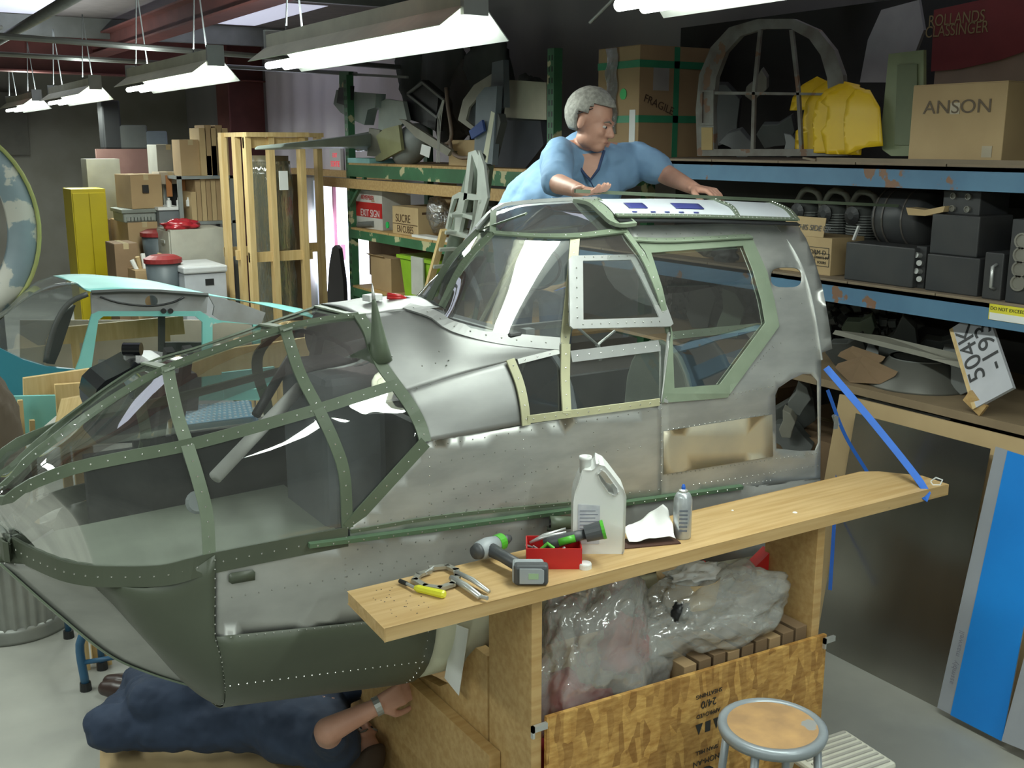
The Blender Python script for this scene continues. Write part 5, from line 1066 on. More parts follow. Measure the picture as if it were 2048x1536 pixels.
for k, (o_, X, m, l, nme) in enumerate([([(953, 330), (958, 195), (975, 175), (1000, 172), (990, 330)], 4.25, mat('slate', (.15, .18, .20), .5), 'slate grey long curved blade standing before the green rack', 'slate_blade'), ([(986, 215), (990, 125), (1012, 120), (1014, 215)], 4.32, mat('slate2', (.12, .14, .15), .5), 'dark slate upright post above the cream strip', 'upright_post')]): gplate(nme, l, 'panel', o_, X, m, .05)
t = gplate('cream_faced_channel', 'tall dark channel with a cream front face leaning by the green rack', 'channel', [(966, 322), (984, 222), (1004, 228), (1008, 245), (988, 325), (972, 332)], 4.27, SCR[1], .06); rustplate([(966, 320), (984, 222), (991, 226), (976, 326)], [], 4.23, 'cream_face', CREAM, t, .015)
gplate('blue_tape_roll', 'short dark blue strap tied round the slate blade', 'strap', [(940, 262), (966, 240), (970, 262), (945, 278)], 4.2, mat('navy', (.03, .07, .25), .6), .02)
t = gplate('cream_seat_back', 'cream square board on the green rack behind the man', 'board', [(1011, 235), (1018, 165), (1024, 160), (1096, 165), (1096, 240)], 4.45, mat('cream_board', (.50, .48, .36), .6), .03)
gplate('dark_cloth_bundle', 'dark grey cloth bundle under the cream board', 'cloth', [(1000, 335), (1010, 240), (1092, 242), (1098, 290), (1060, 338)], 4.55, mat('dark_cloth', (.07, .075, .09), .8), .1)
# wing rib ladder (skeletal) standing in front of the rack
t = thing('wing_rib_ladder', 'skeletal green and bare metal wing rib section standing upright before the green rack', 'aircraft part', PX(930, 560, 3.7))
RX = 3.75
RIBM = mat('rib_metal', (.62, .66, .60), .4, .4)
rustplate([(930, 400), (940, 305), (955, 300), (975, 340), (970, 400), (963, 400), (958, 340), (947, 308), (937, 400)], [], RX, 'rib', RIBM, t, .03)
rustplate([(893, 462), (908, 392), (922, 384), (972, 392), (968, 410), (948, 480), (890, 466)], [[(903, 425), (912, 398), (922, 396), (918, 420), (905, 428)], [(928, 426), (934, 398), (960, 402), (950, 432)], [(898, 458), (903, 432), (915, 428), (912, 462)], [(922, 464), (928, 434), (948, 440), (940, 470)]], RX, 'rib', RIBM, t, .03)
rustplate([(955, 395), (960, 300), (970, 330), (978, 395), (950, 480), (940, 476)], [[(950, 400), (966, 400), (944, 466)]], RX-.05, 'side_rail', RIBM, t, .02)
MB().tube([PX(957, 310, RX+.05), PX(890, 560, RX+.05)], .055, 14).build('spar_tube', mat('spar_green', (.20, .24, .19), .5), t, smooth=True)
for k in range(4): MB().box(-.09, .09, -.01, .01, -.012, .012, M=TR(PX(925-k*12, 430+k*34, RX-.01), .4, 'X')).build('cross_piece', RIBM, t)
MB().beam(PX(888, 460, RX-.08), PX(850, 600, RX-.08), .03, .05, (1, 0, 0)).build('timber_leg', WOODY, t); MB().beam(PX(978, 330, RX+.1), PX(958, 480, RX+.1), .05, .05).build('green_strip', GRN, t)
MB().beam(PX(900, 520, RX+.03), PX(875, 620, RX+.03)*1, .03, .03).build('support_leg', ALU, t)
lz = PX(875, 600, RX).z
MB().box(RX-.1, RX+.15, PX(880, 600, RX).y-.1, PX(880, 600, RX).y+.2, 0, lz).build('support_box', CARDD, t)
# green rack lower items
L2 = 1.69
t, (y0, y1, zt) = cart('white and red carton reading EXIT SIGN on the green rack', 4.36, 709, 764, 380, L2, .3, mat('carton_white', (.62, .60, .55), .6), flaps=True, tape=False)
zz = L2+(zt-L2); MB().box(4.357, 4.359, y0, y1, L2+(zt-L2)*.30, L2+(zt-L2)*.68).build('red_band', RED, t); text('EXIT SIGN', (4.355, (y0+y1)/2-.05, L2+(zt-L2)*.40), (0, -1, 0), (0, 0, 1), .095, WHITE, t); text('REMEMBER', (4.355, (y0+y1)/2, L2+(zt-L2)*.80), (0, -1, 0), (0, 0, 1), .06, RED, t)
t, (y0, y1, zt) = cart('brown sugar carton reading SUCRE EN CUBES on the green rack', 4.34, 785, 836, 414, L2, .42, CARDL, flaps=False, tape=False)
INKB = mat('brown_ink', (.10, .05, .02), .7)
text('SUCRE', (4.338, (y0+y1)/2+.04, L2+.14), (0, -1, 0), (0, 0, 1), .10, INKB, t); text('EN CUBES', (4.338, (y0+y1)/2, L2+.045), (0, -1, 0), (0, 0, 1), .09, INKB, t, sx=.8)
MB().box(4.336, 4.338, y0+.01, y1-.01, L2+.090, L2+.096).build('print_line', INKB, t); plate([(-.1, 0), (0, -.05), (.1, 0), (0, .05)], [], (4.55, y0-.001, L2+.15), (1, 0, 0), (0, 0, 1), .001, 'printed_logo', INKB, t); MB().box(4.38, 4.72, y0-.002, y0, L2+.19, L2+.21).build('print_line', INKB, t)
plate([(0, 0), (.5, 0), (.42, .20), (.08, .20)], [], (4.74, y1, zt), (0, -1, 0), (.2, 0, 1), .004, 'open_flap', CARD, t)
t = thing('wire_spool', 'dark spool of black wire between the two cartons on the green rack', 'spool', gp(775, 465, 4.45)); c = gp(774, 460, 4.5); c.z = L2
MB().lathe([(.13, 0), (.13, .012), (.09, .013), (.09, .24), (.14, .245), (.14, .26)], c, 26).build('spool_body', BLK, t, smooth=False)
for k in range(9): MB().lathe([(.105, 0), (.115, .012), (.105, .024)], c+UP*(.014+.025*k), 24).build('wire_turn', mat('wire_grey', (.09, .10, .11), .35), t, smooth=True)
MB().lathe([(.145, 0), (.145, .012)], c+UP*.26, 26).build('spool_flange', CARD, t)
tag(MB().tube([gp(718, 450, 4.36)+UP*.0, gp(748, 448, 4.36)], .03, 14).build('pipe_fitting', SCR[0], smooth=False), 'short grey pipe lying before the EXIT SIGN carton', 'pipe')
tag(MB().lathe([(.03, 0), (.03, .01)], PX(776, 450, 4.33), 16, Matrix.Rotation(-math.pi/2, 4, 'Y')).build('green_disc', mat('sticker_green', (0, .5, .1))), 'small bright green round sticker on the wire spool', 'sticker')
tag(crumple('clear_bag', gp(875, 430, 4.5), (.08, .16, .16), clear('bag_clear', (.85, .85, .85), .2, .25, (.6, .6, .58), .1, .6, 10), None, .3, 5, 16, 7), 'crumpled clear plastic bag right of the sugar carton', 'bag')
tag(MB().box(4.30, 4.42, 7.9, 8.55, L2, L2+.02).build('paper_sheets', WHITE), 'loose white papers at the shelf edge below the sugar carton', 'papers')
t = thing('wooden_crate_frame', 'dark objects row behind the wooden rail of the green rack', 'parts', (4.7, 8.2, 1.9)); 
for k in range(5): crumple('dark_bundle', (4.9, 6.9+k*.45, 1.95), (.12, .2, .12), SCR[1], t, .4, 5, 12, k)
L3 = 1.12
t, _ = cart('open brown carton low on the green rack, left of the green tub', 4.36, 742, 782, 515, L3, .35, CARD, tape=False); plate([(0, 0), (.3, 0), (.34, .10), (-.04, .12)], [], (4.36, PX(742, 515, 4.36).y, PX(760, 515, 4.36).z), (0, -1, 0), (-.3, 0, .2), .004, 'open_flap', CARD, t)
cart('brown carton behind the open one low on the green rack', 4.80, 738, 800, 480, L3, .3, CARDD)
t = thing('lime_recycling_tub', 'bright lime green plastic tub low on the green rack', 'tub', gp(835, 580, 4.45)); y0, y1, _, _ = fs(4.36, 800, 868, 580, 520)
zt = PX(835, 522, 4.36).z
MB().add([(4.38, y0+.03, L3), (4.68, y0+.03, L3), (4.68, y1-.05, L3), (4.38, y1-.05, L3), (4.36, y0, zt), (4.72, y0, zt), (4.72, y1, zt), (4.36, y1, zt)], [(3, 2, 1, 0), (0, 1, 5, 4), (1, 2, 6, 5), (2, 3, 7, 6), (3, 0, 4, 7), (4, 5, 6, 7)]).build('tub_body', mat('lime', (.28, .50, .03), .4), t, bev=.01)
MB().box(4.34, 4.74, y0-.02, y1+.03, zt, zt+.03).build('tub_rim', mat('lime', (.3, .5, .05)), t)
tag(MB().box(4.33, 4.345, y0+.15, y0+.38, L3+.05, zt+.04).build('hanging_rag', mat('pale_rag', (.5, .5, .45), .8)), 'pale cloth hanging over the lime tub', 'cloth')
# exit sign
t = thing('exit_sign', 'small red and white EXIT SORTIE sign by the daylight door', 'sign', (5.5, 12.8, 2.2)); ec = PX(672, 322, 5.52)
MB().box(5.50, 5.54, ec.y-.2, ec.y+.16, ec.z-.12, ec.z+.16).build('sign_box', WHITE, t); RT = mat('exit_red', (.9, .05, .08), .5, emit=.6)
text('SORTIE', (5.498, ec.y-.02, ec.z-.04), (0, -1, 0), (0, 0, 1), .10, RT, t, sx=.9); text('EXIT', (5.498, ec.y-.02, ec.z+.07), (0, -1, 0), (0, 0, 1), .08, RT, t, sx=.9)
struct(MB().box(5.40, 5.55, 11.2, 14.4, 2.08, 2.16).build('trim_8', WOODP))
# dark cone shape before the door
t = thing('dark_upright_blade', 'dark upright propeller blade tip before the bright door', 'blade', PX(672, 600, 5.2)); rustplate([(655, 640), (662, 530), (668, 495), (675, 490), (681, 497), (690, 560), (694, 640)], [], 5.1, 'blade', mat('blade_dark', (.035, .03, .03), .5), t, .05); bb = PX(675, 640, 5.1)
MB().box(5.0, 5.2, bb.y-.15, bb.y+.15, 0, bb.z).build('stand', BLK, t)
# ================================================================== pine crate frame with wrapped roll (left of centre)
t = thing('pine_crate_frame', 'tall open pine crate of two by fours around a plastic wrapped part', 'crate', (2.9, 9.9, 0))
cx0, cx1, cy0, cy1 = 2.60, 3.55, 8.3, 9.2
def P0_(px, Y): return PY(px, 400, Y).x
fY = 8.3; bY = 9.1; zt = 2.56
def stud(px, Y, z0=0, z1=2.55, w=.052, d=.10): x = PY(px, 400, Y).x; MB().box(x, x+w, Y, Y+d, z0, z1).build('stud', WOODY, t)
for px in (443, 487, 530): 
    pass
for (px, Y) in ((457, 10.2), (484, 9.9), (505, 9.6), (551, 9.6), (612, 9.6), (646, 10.2)): stud(px-8, Y)
xA = PY(497, 400, 9.6).x; xB = PY(625, 400, 9.6).x; xC = PY(449, 400, 10.2).x; xD = PY(652, 400, 10.2).x
MB().box(xA, xB-.02, 9.57, 9.66, 2.55, 2.59).build('top_rail', WOODY, t); MB().box(xC, xD, 10.2, 10.29, 2.55, 2.59).build('top_rail', WOODY, t)
for (x, y0, y1) in ((xA, 9.66, 10.2), (xB-.09, 9.66, 10.2)): MB().box(x, x+.085, y0, y1, 2.55, 2.59).build('top_rail', WOODY, t)
zr = PY(560, 510, 9.6).z
MB().box(xA, xB, 9.645, 9.685, zr-.06, zr+.03).build('middle_rail', WOODY, t); MB().box(xC, xD, 10.285, 10.32, zr-.06, zr+.03).build('middle_rail', WOODY, t); MB().box(xC, xA, 9.92, 9.96, zr-.06, zr+.03).build('middle_rail', WOODY, t)
MB().box(xA, xB, 9.645, 9.685, 2.45, 2.545).build('header', WOODY, t); MB().box(xC, xD, 10.3, 10.33, .02, .12).build('bottom_rail', WOODY, t)
t = thing('wrapped_propeller_blade', 'upright part wrapped in clear plastic and brown paper inside the pine crate', 'wrapped part', (3.0, 9.95, 0))
c1 = PY(545, 450, 9.93); MB().tube(catm([(c1.x, 9.93, .02), (c1.x+.02, 9.93, .6), (c1.x-.02, 9.93, 1.2), (c1.x, 9.93, 1.8), (c1.x+.01, 9.93, 2.38)], 24), [.17+.03*NZ.noise(Vector((i*.6, 0, 0))) for i in range(24)], 18).build('brown_wrap', mat('brown_wrap', (.20, .16, .10), .4, 0, (.14, .12, .07), 6, bump=.6), t, smooth=True)
g = [[Vector((c1.x+(.20+.03*NZ.noise(Vector((i*.7, j*.8, 1))))*math.cos(math.pi*2*i/20), 9.93+(.20+.03*NZ.noise(Vector((i*.7, j*.8, 4))))*math.sin(math.pi*2*i/20), .05+j*.12)) for i in range(21)] for j in range(20)]
gobj('plastic_wrap_layer', g, clear('wrap', (.86, .88, .84), .16, .12, (.55, .58, .48), .08, .8, 10), t, .001)
c2 = PY(590, 500, 10.08); MB().tube([(c2.x, 10.08, .02), (c2.x, 10.08, 2.2)], [.12, .10], 14).build('brown_roll', CARDD, t, smooth=True)
gt = PY(568, 360, 9.55); tag(MB().box(gt.x-.04, gt.x+.04, 9.555, 9.57, gt.z-.09, gt.z+.08).build('white_tag', WHITE), 'white paper tag hanging in the pine crate frame', 'tag')
# ================================================================== background left
def fb_(Y, pxl, pxr, pyt, z0, depth, label, m=CARD, **k):
    a = PY(pxl, pyt, Y); b = PY(pxr, pyt, Y); return carton(label, a.x, b.x, Y, Y+depth, z0, (a.z+b.z)/2, m, **k)
YL = mat('locker_yellow', (.62, .50, .01), .4, 0, (.56, .44, .01), 2)
t = thing('yellow_locker', 'tall narrow bright yellow double door locker in the dark corner', 'locker', (PY(170, 450, 12).x, 12.2, 0)); a = PY(141, 375, 12); b = PY(200, 375, 12)
MB().box(a.x, b.x+.05, 12, 12.45, 0, a.z-.02).build('locker_body', YL, t); xm = (a.x+b.x+.05)/2
for (x0, x1) in ((a.x+.01, xm-.004), (xm+.004, b.x+.04)): MB().box(x0, x1, 11.985, 12, .05, a.z-.06).build('door', YL, t, bev=.003)
B1 = 11.4
t, = fb_(B1, 255, 322, 445, 0, .8, 'large plain carton on the floor under the grey tote', CARD),
a = PY(288, 445, B1).z
g_ = thing('grey_storage_tote', 'ribbed grey plastic storage tote under the open carton', 'tote', (PY(285, 440, B1).x, B1+.2, a)); x0 = PY(244, 440, B1).x; x1 = PY(318, 440, B1).x; zt = PY(285, 420, B1).z
MB().box(x0+.02, x1-.02, B1+.01, B1+.5, a, zt-.02).build('tote_body', mat('tote_grey', (.26, .28, .25), .5), g_, bev=.02); MB().box(x0, x1, B1-.01, B1+.52, zt-.03, zt+.01).build('tote_lid', mat('tote_lid', (.20, .22, .19), .5), g_, bev=.008)
for k in range(8): MB().box(x0+.05+k*(x1-x0-.1)/8, x0+.09+k*(x1-x0-.1)/8, B1-.002, B1+.02, a+.02, zt-.07).build('rib', mat('tote_grey', (.2, .2, .2)), g_)
t = fb_(B1+.02, 253, 318, 350, zt+.012, .45, 'brown carton with a dark hand hole on top of the grey tote', CARD, rz=.12); ce = PY(286, 378, B1-.01); MB().box(ce.x-.03, ce.x+.03, B1-.005, B1+.02, ce.z-.04, ce.z+.04).build('hand_hole', BLK, t)
t = fb_(12.3, 246, 262, 380, 0, .3, 'narrow yellow box left of the brown carton', YL, tape=False, flaps=False, name='yellow_box')
fb_(12.4, 222, 250, 440, 0, .4, 'dark cardboard carton between the locker and the tote', CARDD)
MB_ = MB().box(0, 1, 0, 1, 0, 1)
t = thing('framed_white_sheet', 'white framed sheet leaning left of the grey tote', 'sheet', (PY(232, 450, 12.2).x, 12.2, 0)); a = PY(224, 440, 12.2); b = PY(243, 440, 12.2); MB().box(a.x, b.x, 12.2, 12.22, 0, a.z).build('board', WHITE, t)
PINKB = mat('pink_board', (.22, .12, .10), .8, 0, (.17, .09, .075), 3)
a = PY(192, 298, 13.5); b = PY(315, 298, 13.5); tag(MB().box(a.x, b.x, 13.5, 13.56, 0, a.z).build('reddish_board', PINKB), 'large reddish board standing behind the cartons', 'board')
a = PY(212, 370, 13.2); b = PY(245, 370, 13.2); tag(MB().box(a.x, b.x, 13.2, 13.4, 0, a.z).build('brown_carton_stack', CARDD), 'dark brown panel in front of the reddish board', 'panel')
a = PY(172, 318, 12.6); tag(MB().box(a.x, a.x+.35, 12.6, 12.9, 0, a.z).build('cream_cabinet', mat('dim_cream', (.30, .29, .24), .7)), 'cream cabinet edge behind the yellow locker', 'cabinet')
# bins and cabinet
def rbin(px, py_t, Y, label, r=.17, h=.55, z0=0):
    c = PY(px, py_t, Y); zt = c.z; t = thing('grey_bin_red_lid', label, 'bin', (c.x, Y, z0)); MB().lathe([(r*.8, 0), (r, h)], (c.x, Y, zt-h), 20).build('bin_body', mat('bin_grey', (.09, .11, .12), .5), t, smooth=True)
    MB().lathe([(r*1.08, 0), (r*1.08, .04), (r*.7, .07)], (c.x, Y, zt), 20).build('bin_lid', mat('bin_red', (.25, .02, .02), .5), t)
    if zt-h > 0: MB().lathe([(r*.7, 0), (r*.7, zt-h)], (c.x, Y, 0), 16).build('bin_stand', BLK, t)
rbin(318, 472, 11.2, 'grey bin with red lid, the upper one left of the beige cabinet'); rbin(326, 525, 10.2, 'grey bin with red lid, the lower one left of the beige cabinet', .16, .5)
BEI = mat('beige_steel', (.40, .39, .33), .5)
t = thing('beige_filing_cabinet', 'beige four drawer filing cabinet below the steel shelves', 'cabinet', (PY(390, 500, 10.9).x, 11, 0)); a = PY(350, 460, 10.6); b = PY(450, 460, 10.6); zt = PY(400, 458, 10.6).z
x0 = PY(343, 500, 10.6).x
MB().box(x0, b.x, 10.6, 11.1, 0, zt).build('cabinet_body', BEI, t)
for k in range(4):
    MB().box(x0-.012, x0, 10.63, 11.07, zt-.30-k*.31, zt-.02-k*.31).build('drawer', BEI, t); MB().box(x0-.02, x0-.012, 10.78, 10.92, zt-.14-k*.31, zt-.11-k*.31).build('drawer_handle', ALU, t)
tag(crumple('red_garbage_bag', PY(362, 450, 10.75)+UP*0, (.17, .13, .06), mat('red_film', (.38, .02, .03), .25, bump=.4), None, .35, 6, 18, 4, .2), 'shiny red plastic bag lying on the beige cabinet', 'bag')
t = thing('chest_freezer', 'white chest freezer beside the beige cabinet', 'freezer', (PY(410, 560, 9.9).x, 10.1, 0)); x0 = PY(368, 540, 9.9).x; x1 = PY(452, 540, 9.9).x; zt = PY(410, 532, 9.9).z; FZ = mat('freezer_white', (.50, .52, .56), .4)
MB().box(x0, x1, 9.9, 10.5, 0, zt-.07).build('freezer_body', FZ, t, bev=.01); MB().box(x0-.01, x1+.01, 9.88, 10.52, zt-.065, zt).build('freezer_lid', mat('freezer_lid', (.58, .59, .60), .4), t, bev=.015); MB().box(x1-.2, x1-.12, 9.895, 9.9, zt-.18, zt-.12).build('badge', BLK, t)
a = PY(235+85, 415, 11.2); 
t = thing('grey_lidded_bin', 'grey bin with a white lid and small bottles behind the red lidded bins', 'bin', (PY(340, 430, 11.3).x, 11.5, 0)); x0 = PY(318, 425, 11.3).x; x1 = PY(362, 425, 11.3).x; zt = PY(340, 420, 11.3).z; MB().box(x0, x1, 11.3, 11.7, 0, zt).build('bin_body', mat('bin_slate', (.16, .18, .19), .5), t); MB().box(x0-.01, x1+.01, 11.28, 11.72, zt, zt+.03).build('bin_lid', WHITE, t)
for k in range(3): tag(MB().lathe([(.025, 0), (.025, .06), (.012, .07), (.012, .09)], (x0+.12+k*.1, 11.35, zt+.03), 12).build('small_bottle', WHITE), 'small white bottle standing on the white bin lid', 'bottle', 'small bottles on the white lid')
t = fb_(11.6, 318, 362, 345, zt+.25, .3, 'white and orange taped carton above the grey bin', mat('carton_orange', (.48, .40, .30), .6)); a = PY(340, 370, 11.59)
for k in range(3): MB().box(a.x-.18+k*.14, a.x-.12+k*.14, 11.59, 11.6, a.z-.12, a.z+.10).build('orange_tape', mat('orange_tape', (.5, .2, .06), .5), t)
t2 = fb_(12.0, 312, 360, 290, 0, .4, 'pale grey wrapped carton on top of the shelf pile', mat('grey_carton', (.28, .27, .24), .7))
# steel shelves
t = thing('grey_steel_shelves', 'grey steel shelving with rows of brown file boxes above the cabinet', 'shelving', (PY(400, 400, 11.2).x, 11.4, 0)); x0 = PY(358, 400, 11.2).x; x1 = PY(470, 400, 11.2).x; ST = mat('shelf_grey', (.26, .28, .27), .5)
zs = [PY(400, 443, 11.2).z, PY(400, 352, 11.2).z]
for z in zs: MB().box(x0, x1, 11.2, 11.8, z-.03, z).build('shelf', ST, t)
for x in (x0, x1-.04): 
    for y in (11.2, 11.76): MB().box(x, x+.04, y, y+.04, 0, zs[1]+.0).build('post', ST, t)
MB().box(x0, x1, 11.8, 11.81, zs[0], zs[1]).build('back_panel', BLK, t)
for k in range(8):
    xx = PY(382+k*10, 400, 11.25).x; hgt = [.30, .42, .44, .44, .43, .44, .42, .44][k]; tag(MB().box(xx, xx+.062, 11.25, 11.6, zs[0], zs[0]+hgt).build('file_box', CARD if k % 2 else CARDL, bev=.003), 'narrow brown file box in the row on the lower steel shelf', 'file box', 'brown file boxes on the lower steel shelf')
for k in range(5):
    xx = PY(402+k*11, 330, 11.25).x; tag(MB().box(xx, xx+.07, 11.25, 11.6, zs[1], zs[1]+.48+.03*(k % 2)).build('tall_file_box', CARD if k % 2 else CARDL, bev=.003), 'tall brown folder box on the upper steel shelf', 'file box', 'tall brown boxes on the upper steel shelf')
a = PY(360, 300, 11.3); carton('brown carton at the left end of the upper steel shelf', a.x, a.x+.22, 11.3, 11.6, zs[1], zs[1]+.36, CARD); 
for k, (m, l, h) in enumerate(((WHITE, 'white box standing by the blue folder on the upper shelf', .2), (mat('folder_blue', (.05, .14, .26), .6), 'blue folder on the upper steel shelf', .3))): tag(MB().box(a.x+.25+k*.06, a.x+.30+k*.06, 11.25, 11.5, zs[1], zs[1]+h).build('folder', m), l, 'folder')
# open carton with rolled papers
t = fb_(10.6, 270, 325, 540, 0, .4, 'open brown carton full of rolled papers and tubes', CARD, flaps=False, tape=False); 
for k in range(6): p = PY(278+k*7, 540, 10.75); MB().tube([(p.x, 10.75+.05*(k % 2), p.z-.05), (p.x+.02*(k-3), 10.75, p.z+.10+.03*(k % 3))], .022, 8).build('paper_tube', CARDL if k % 2 else WHITE, t)
fb_(10.9, 228, 275, 488, 0, .4, 'tall carton left of the paper tubes', CARDD); fb_(11.9, 240, 262, 500, 0, .3, 'narrow carton behind the tall one', CARD)
# dark upper items back wall
for k, (pl_, pr_, pt, l, m) in enumerate(((198, 235, 200, 'black hanging speaker shape on the dark wall', BLK), (285, 330, 262, 'grey blue panel on top of the reddish board pile', mat('slate3', (.10, .12, .14), .7)), (232, 290, 250, 'dark bundle on top of the reddish board', SCR[1]))):
    a = PY(pl_, pt, 13.6); b = PY(pr_, pt, 13.6); zb = PY(pl_, 298, 13.5).z; tag(MB().box(a.x, b.x, 13.5, 13.75, zb, a.z).build('storage_bundle', m, bev=.02), l, 'bundle')
# ================================================================== ring frame at left edge
RNG = mat('corroded_ring', (.20, .26, .28), .5, 0, (.17, .22, .24), 5, chip=(.45, .44, .38), chipt=.52, chips=5)
t = thing('corroded_ring_frame', 'large corroded blue grey and white aircraft ring frame at the left edge', 'ring frame', PY(-60, 620, 6.4))
cr = PY(-112, 455, 6.4); def_r = .49
mb = MB(); g1 = []
prof = [(0, -.05), (0, .05), (-.13, .05), (-.15, .03), (-.15, -.05)]
V = []; Fc = []; NR = 64
for i in range(NR):
    th = 2*math.pi*i/NR
    for (dr, dy) in prof: V.append(cr+Vector((math.cos(th)*(def_r*.93+dr), dy+.0, math.sin(th)*(def_r*1.12+dr))))
for i in range(NR):
    for j in range(5): a = i*5+j; b = i*5+(j+1) % 5; c = ((i+1) % NR)*5; Fc.append((a, b, c+(j+1) % 5, c+j))
mesh('ring', V, Fc, RNG, t, True)
MB().tube([cr+Vector((math.cos(2*math.pi*i/48)*def_r*.93, -.05, math.sin(2*math.pi*i/48)*def_r*1.12)) for i in range(49)], .012, 6, False).build('ring_rim', mat('yellow_green', (.30, .32, .10), .6), t, smooth=True)
MB().box(cr.x-.4, cr.x+.2, 6.36, 6.44, 0, cr.z-def_r*1.08).build('ring_stand', WOODP, t)
tag(MB().box(cr.x-.45, cr.x+.25, 6.47, 6.50, .0, cr.z+.3).build('dark_ring_backing', DARK), 'dark panel visible inside the ring frame', 'panel')
# ================================================================== turquoise aircraft
TQ = mat('turquoise', (.24, .60, .56), .45, 0, (.20, .54, .50), 4, chip=(.50, .66, .60), chipt=.70, chips=12); TEAL = mat('teal', (.04, .24, .31), .35, 0, (.03, .20, .27), 2); GW = mat('grey_worn', (.36, .37, .38), .5, 0, (.27, .27, .26), 5)
AT = thing('turquoise_light_aircraft', 'worn turquoise light aircraft cabin with perspex screen behind the nose', 'aircraft', (.9, 5.8, .2)); YT = 5.6
def tp(outl, holes, Y, name, m, th=.02, par=None, label=None, st=1e9, sm=False):
    Q = [PY(x, y, Y) for x, y in outl]; Hh = [[(p.x, p.z) for p in [PY(x, y, Y) for x, y in h]] for h in holes]
    return plate([(p.x, p.z) for p in Q], Hh, (0, Y, 0), (1, 0, 0), (0, 0, 1), th, name, m, par or AT, label=label, step=st, smooth=sm)
def tq(pts, Ys, name, m, nu=16, nv=6): # quad surface between near curve and far curve
    a = [PY(x, y, YT) for x, y in pts[0]]; b = [PY(x, y, Ys) for x, y in pts[1]]
    return gobj(name, coons(a, b, [a[0], b[0]], [a[-1], b[-1]], nu, nv), m, AT, .004)
tp([(183, 628), (196, 622), (400, 622), (416, 632), (436, 640), (520, 650), (520, 800), (150, 800), (150, 740), (158, 720)], [[(196, 640), (206, 632), (390, 632), (404, 644), (404, 790), (170, 790), (182, 736)], [(424, 648), (445, 644), (505, 648), (505, 700), (424, 700)]], YT, 'cabin_side', TQ)
tp([(181, 586), (245, 583), (415, 590), (412, 626), (183, 628)], [[(302+13*math.cos(a), 602+12*math.sin(a)) for a in [i*math.pi/8 for i in range(16)]]], YT+.005, 'upper_panel', GW, .02)
for x in (327, 341): MB().lathe([(.014, 0), (.014, .004)], PY(x, 622, YT-.015), 12, Matrix.Rotation(math.pi/2, 4, 'X')).build('bolt', BLK, AT)
MB().tube(catm([PY(x, y, YT-.03) for x, y in ((200, 594), (240, 606), (300, 612), (345, 605), (368, 594))], 16), .006, 6).build('cable', BLK, AT, smooth=True)
MB().tube([PY(x, y, YT-.02) for x, y in ((183, 585), (245, 582), (320, 583), (416, 590))], .012, 6).build('roof_lip', SCR[1], AT)
tq(([(155, 567), (181, 584), (245, 581), (320, 583), (416, 590)], [(106, 552), (140, 549), (190, 550), (290, 560), (345, 571)]), 6.35, 'roof_skin', TQ)
tq(([(416, 591), (480, 600), (560, 618), (640, 640)], [(345, 571), (470, 600), (540, 606), (604, 618)]), 6.3, 'rear_top_skin', TQ)
tp([(416, 590), (470, 603), (530, 625), (520, 652), (440, 640), (425, 630), (428, 612)], [], YT, 'grey_quarter_panel', GW, .015)
tp([(155, 567), (181, 586), (170, 588), (140, 605), (112, 640), (92, 680), (88, 730), (40, 716), (0, 694), (-40, 670), (-40, 650), (0, 640), (60, 590)], [], YT, 'windscreen_perspex', PERSD, .003)
tq(([(-60, 660), (0, 636), (50, 600), (100, 575), (155, 567)], [(-60, 640), (0, 625), (40, 590), (70, 565), (106, 552)]), 6.35, 'windscreen_perspex', PERSD)
MB().tube(catm([PY(x, y, YT-.01) for x, y in ((175, 588), (140, 605), (115, 640), (98, 690), (92, 725))], 14), .014, 6).build('screen_edge', SCR[1], AT, smooth=True)
tp([(118, 632), (150, 610), (140, 640), (120, 700), (108, 728), (92, 726), (105, 680)], [], YT+.12, 'dark_door_post', SCR[1], .03)
tp([(150, 738), (95, 733), (45, 718), (0, 696), (-60, 665), (-60, 830), (150, 830)], [], YT-.02, 'teal_hull', TEAL, .04)
tp([(317, 632), (329, 632), (329, 790), (317, 790)], [], YT+.3, 'far_door_post', SCR[1], .03)
tp([(329, 684), (410, 684), (410, 790), (329, 790)], [], YT+.29, 'dark_seat_panel', SCR[1], .03)
tp([(197, 720), (430, 720), (430, 800), (197, 800)], [], YT+.4, 'cabin_floor_panel', GW, .03)
tp([(40, 640), (500, 640), (500, 760), (40, 760)], [], 6.5, 'far_cabin_side', mat('inner_tan', (.52, .47, .38), .7), .02)
t = thing('turquoise_tail_panel', 'turquoise metal panel with round holes leaning at the left beside the boards', 'panel', PY(60, 860, 5.0)); tp([(0, 800), (20, 792), (110, 790), (112, 830), (70, 866), (0, 866)], [[(23+11*math.cos(a), 818+10*math.sin(a)) for a in [i*math.pi/8 for i in range(16)]], [(34+10*math.cos(a), 854+8*math.sin(a)) for a in [i*math.pi/8 for i in range(16)]]], 5.0, 'panel', TQ, .02, t)
t = thing('turquoise_bracket_panel', 'turquoise panel with a dark round hole seen through the nose glass', 'panel', PY(500, 780, 5.0)); tp([(444, 745), (548, 733), (552, 760), (520, 795), (448, 800)], [[(508+14*math.cos(a), 765+13*math.sin(a)) for a in [i*math.pi/8 for i in range(16)]]], 5.0, 'panel', TQ, .02, t)
AM = PY(0, 0, 1)
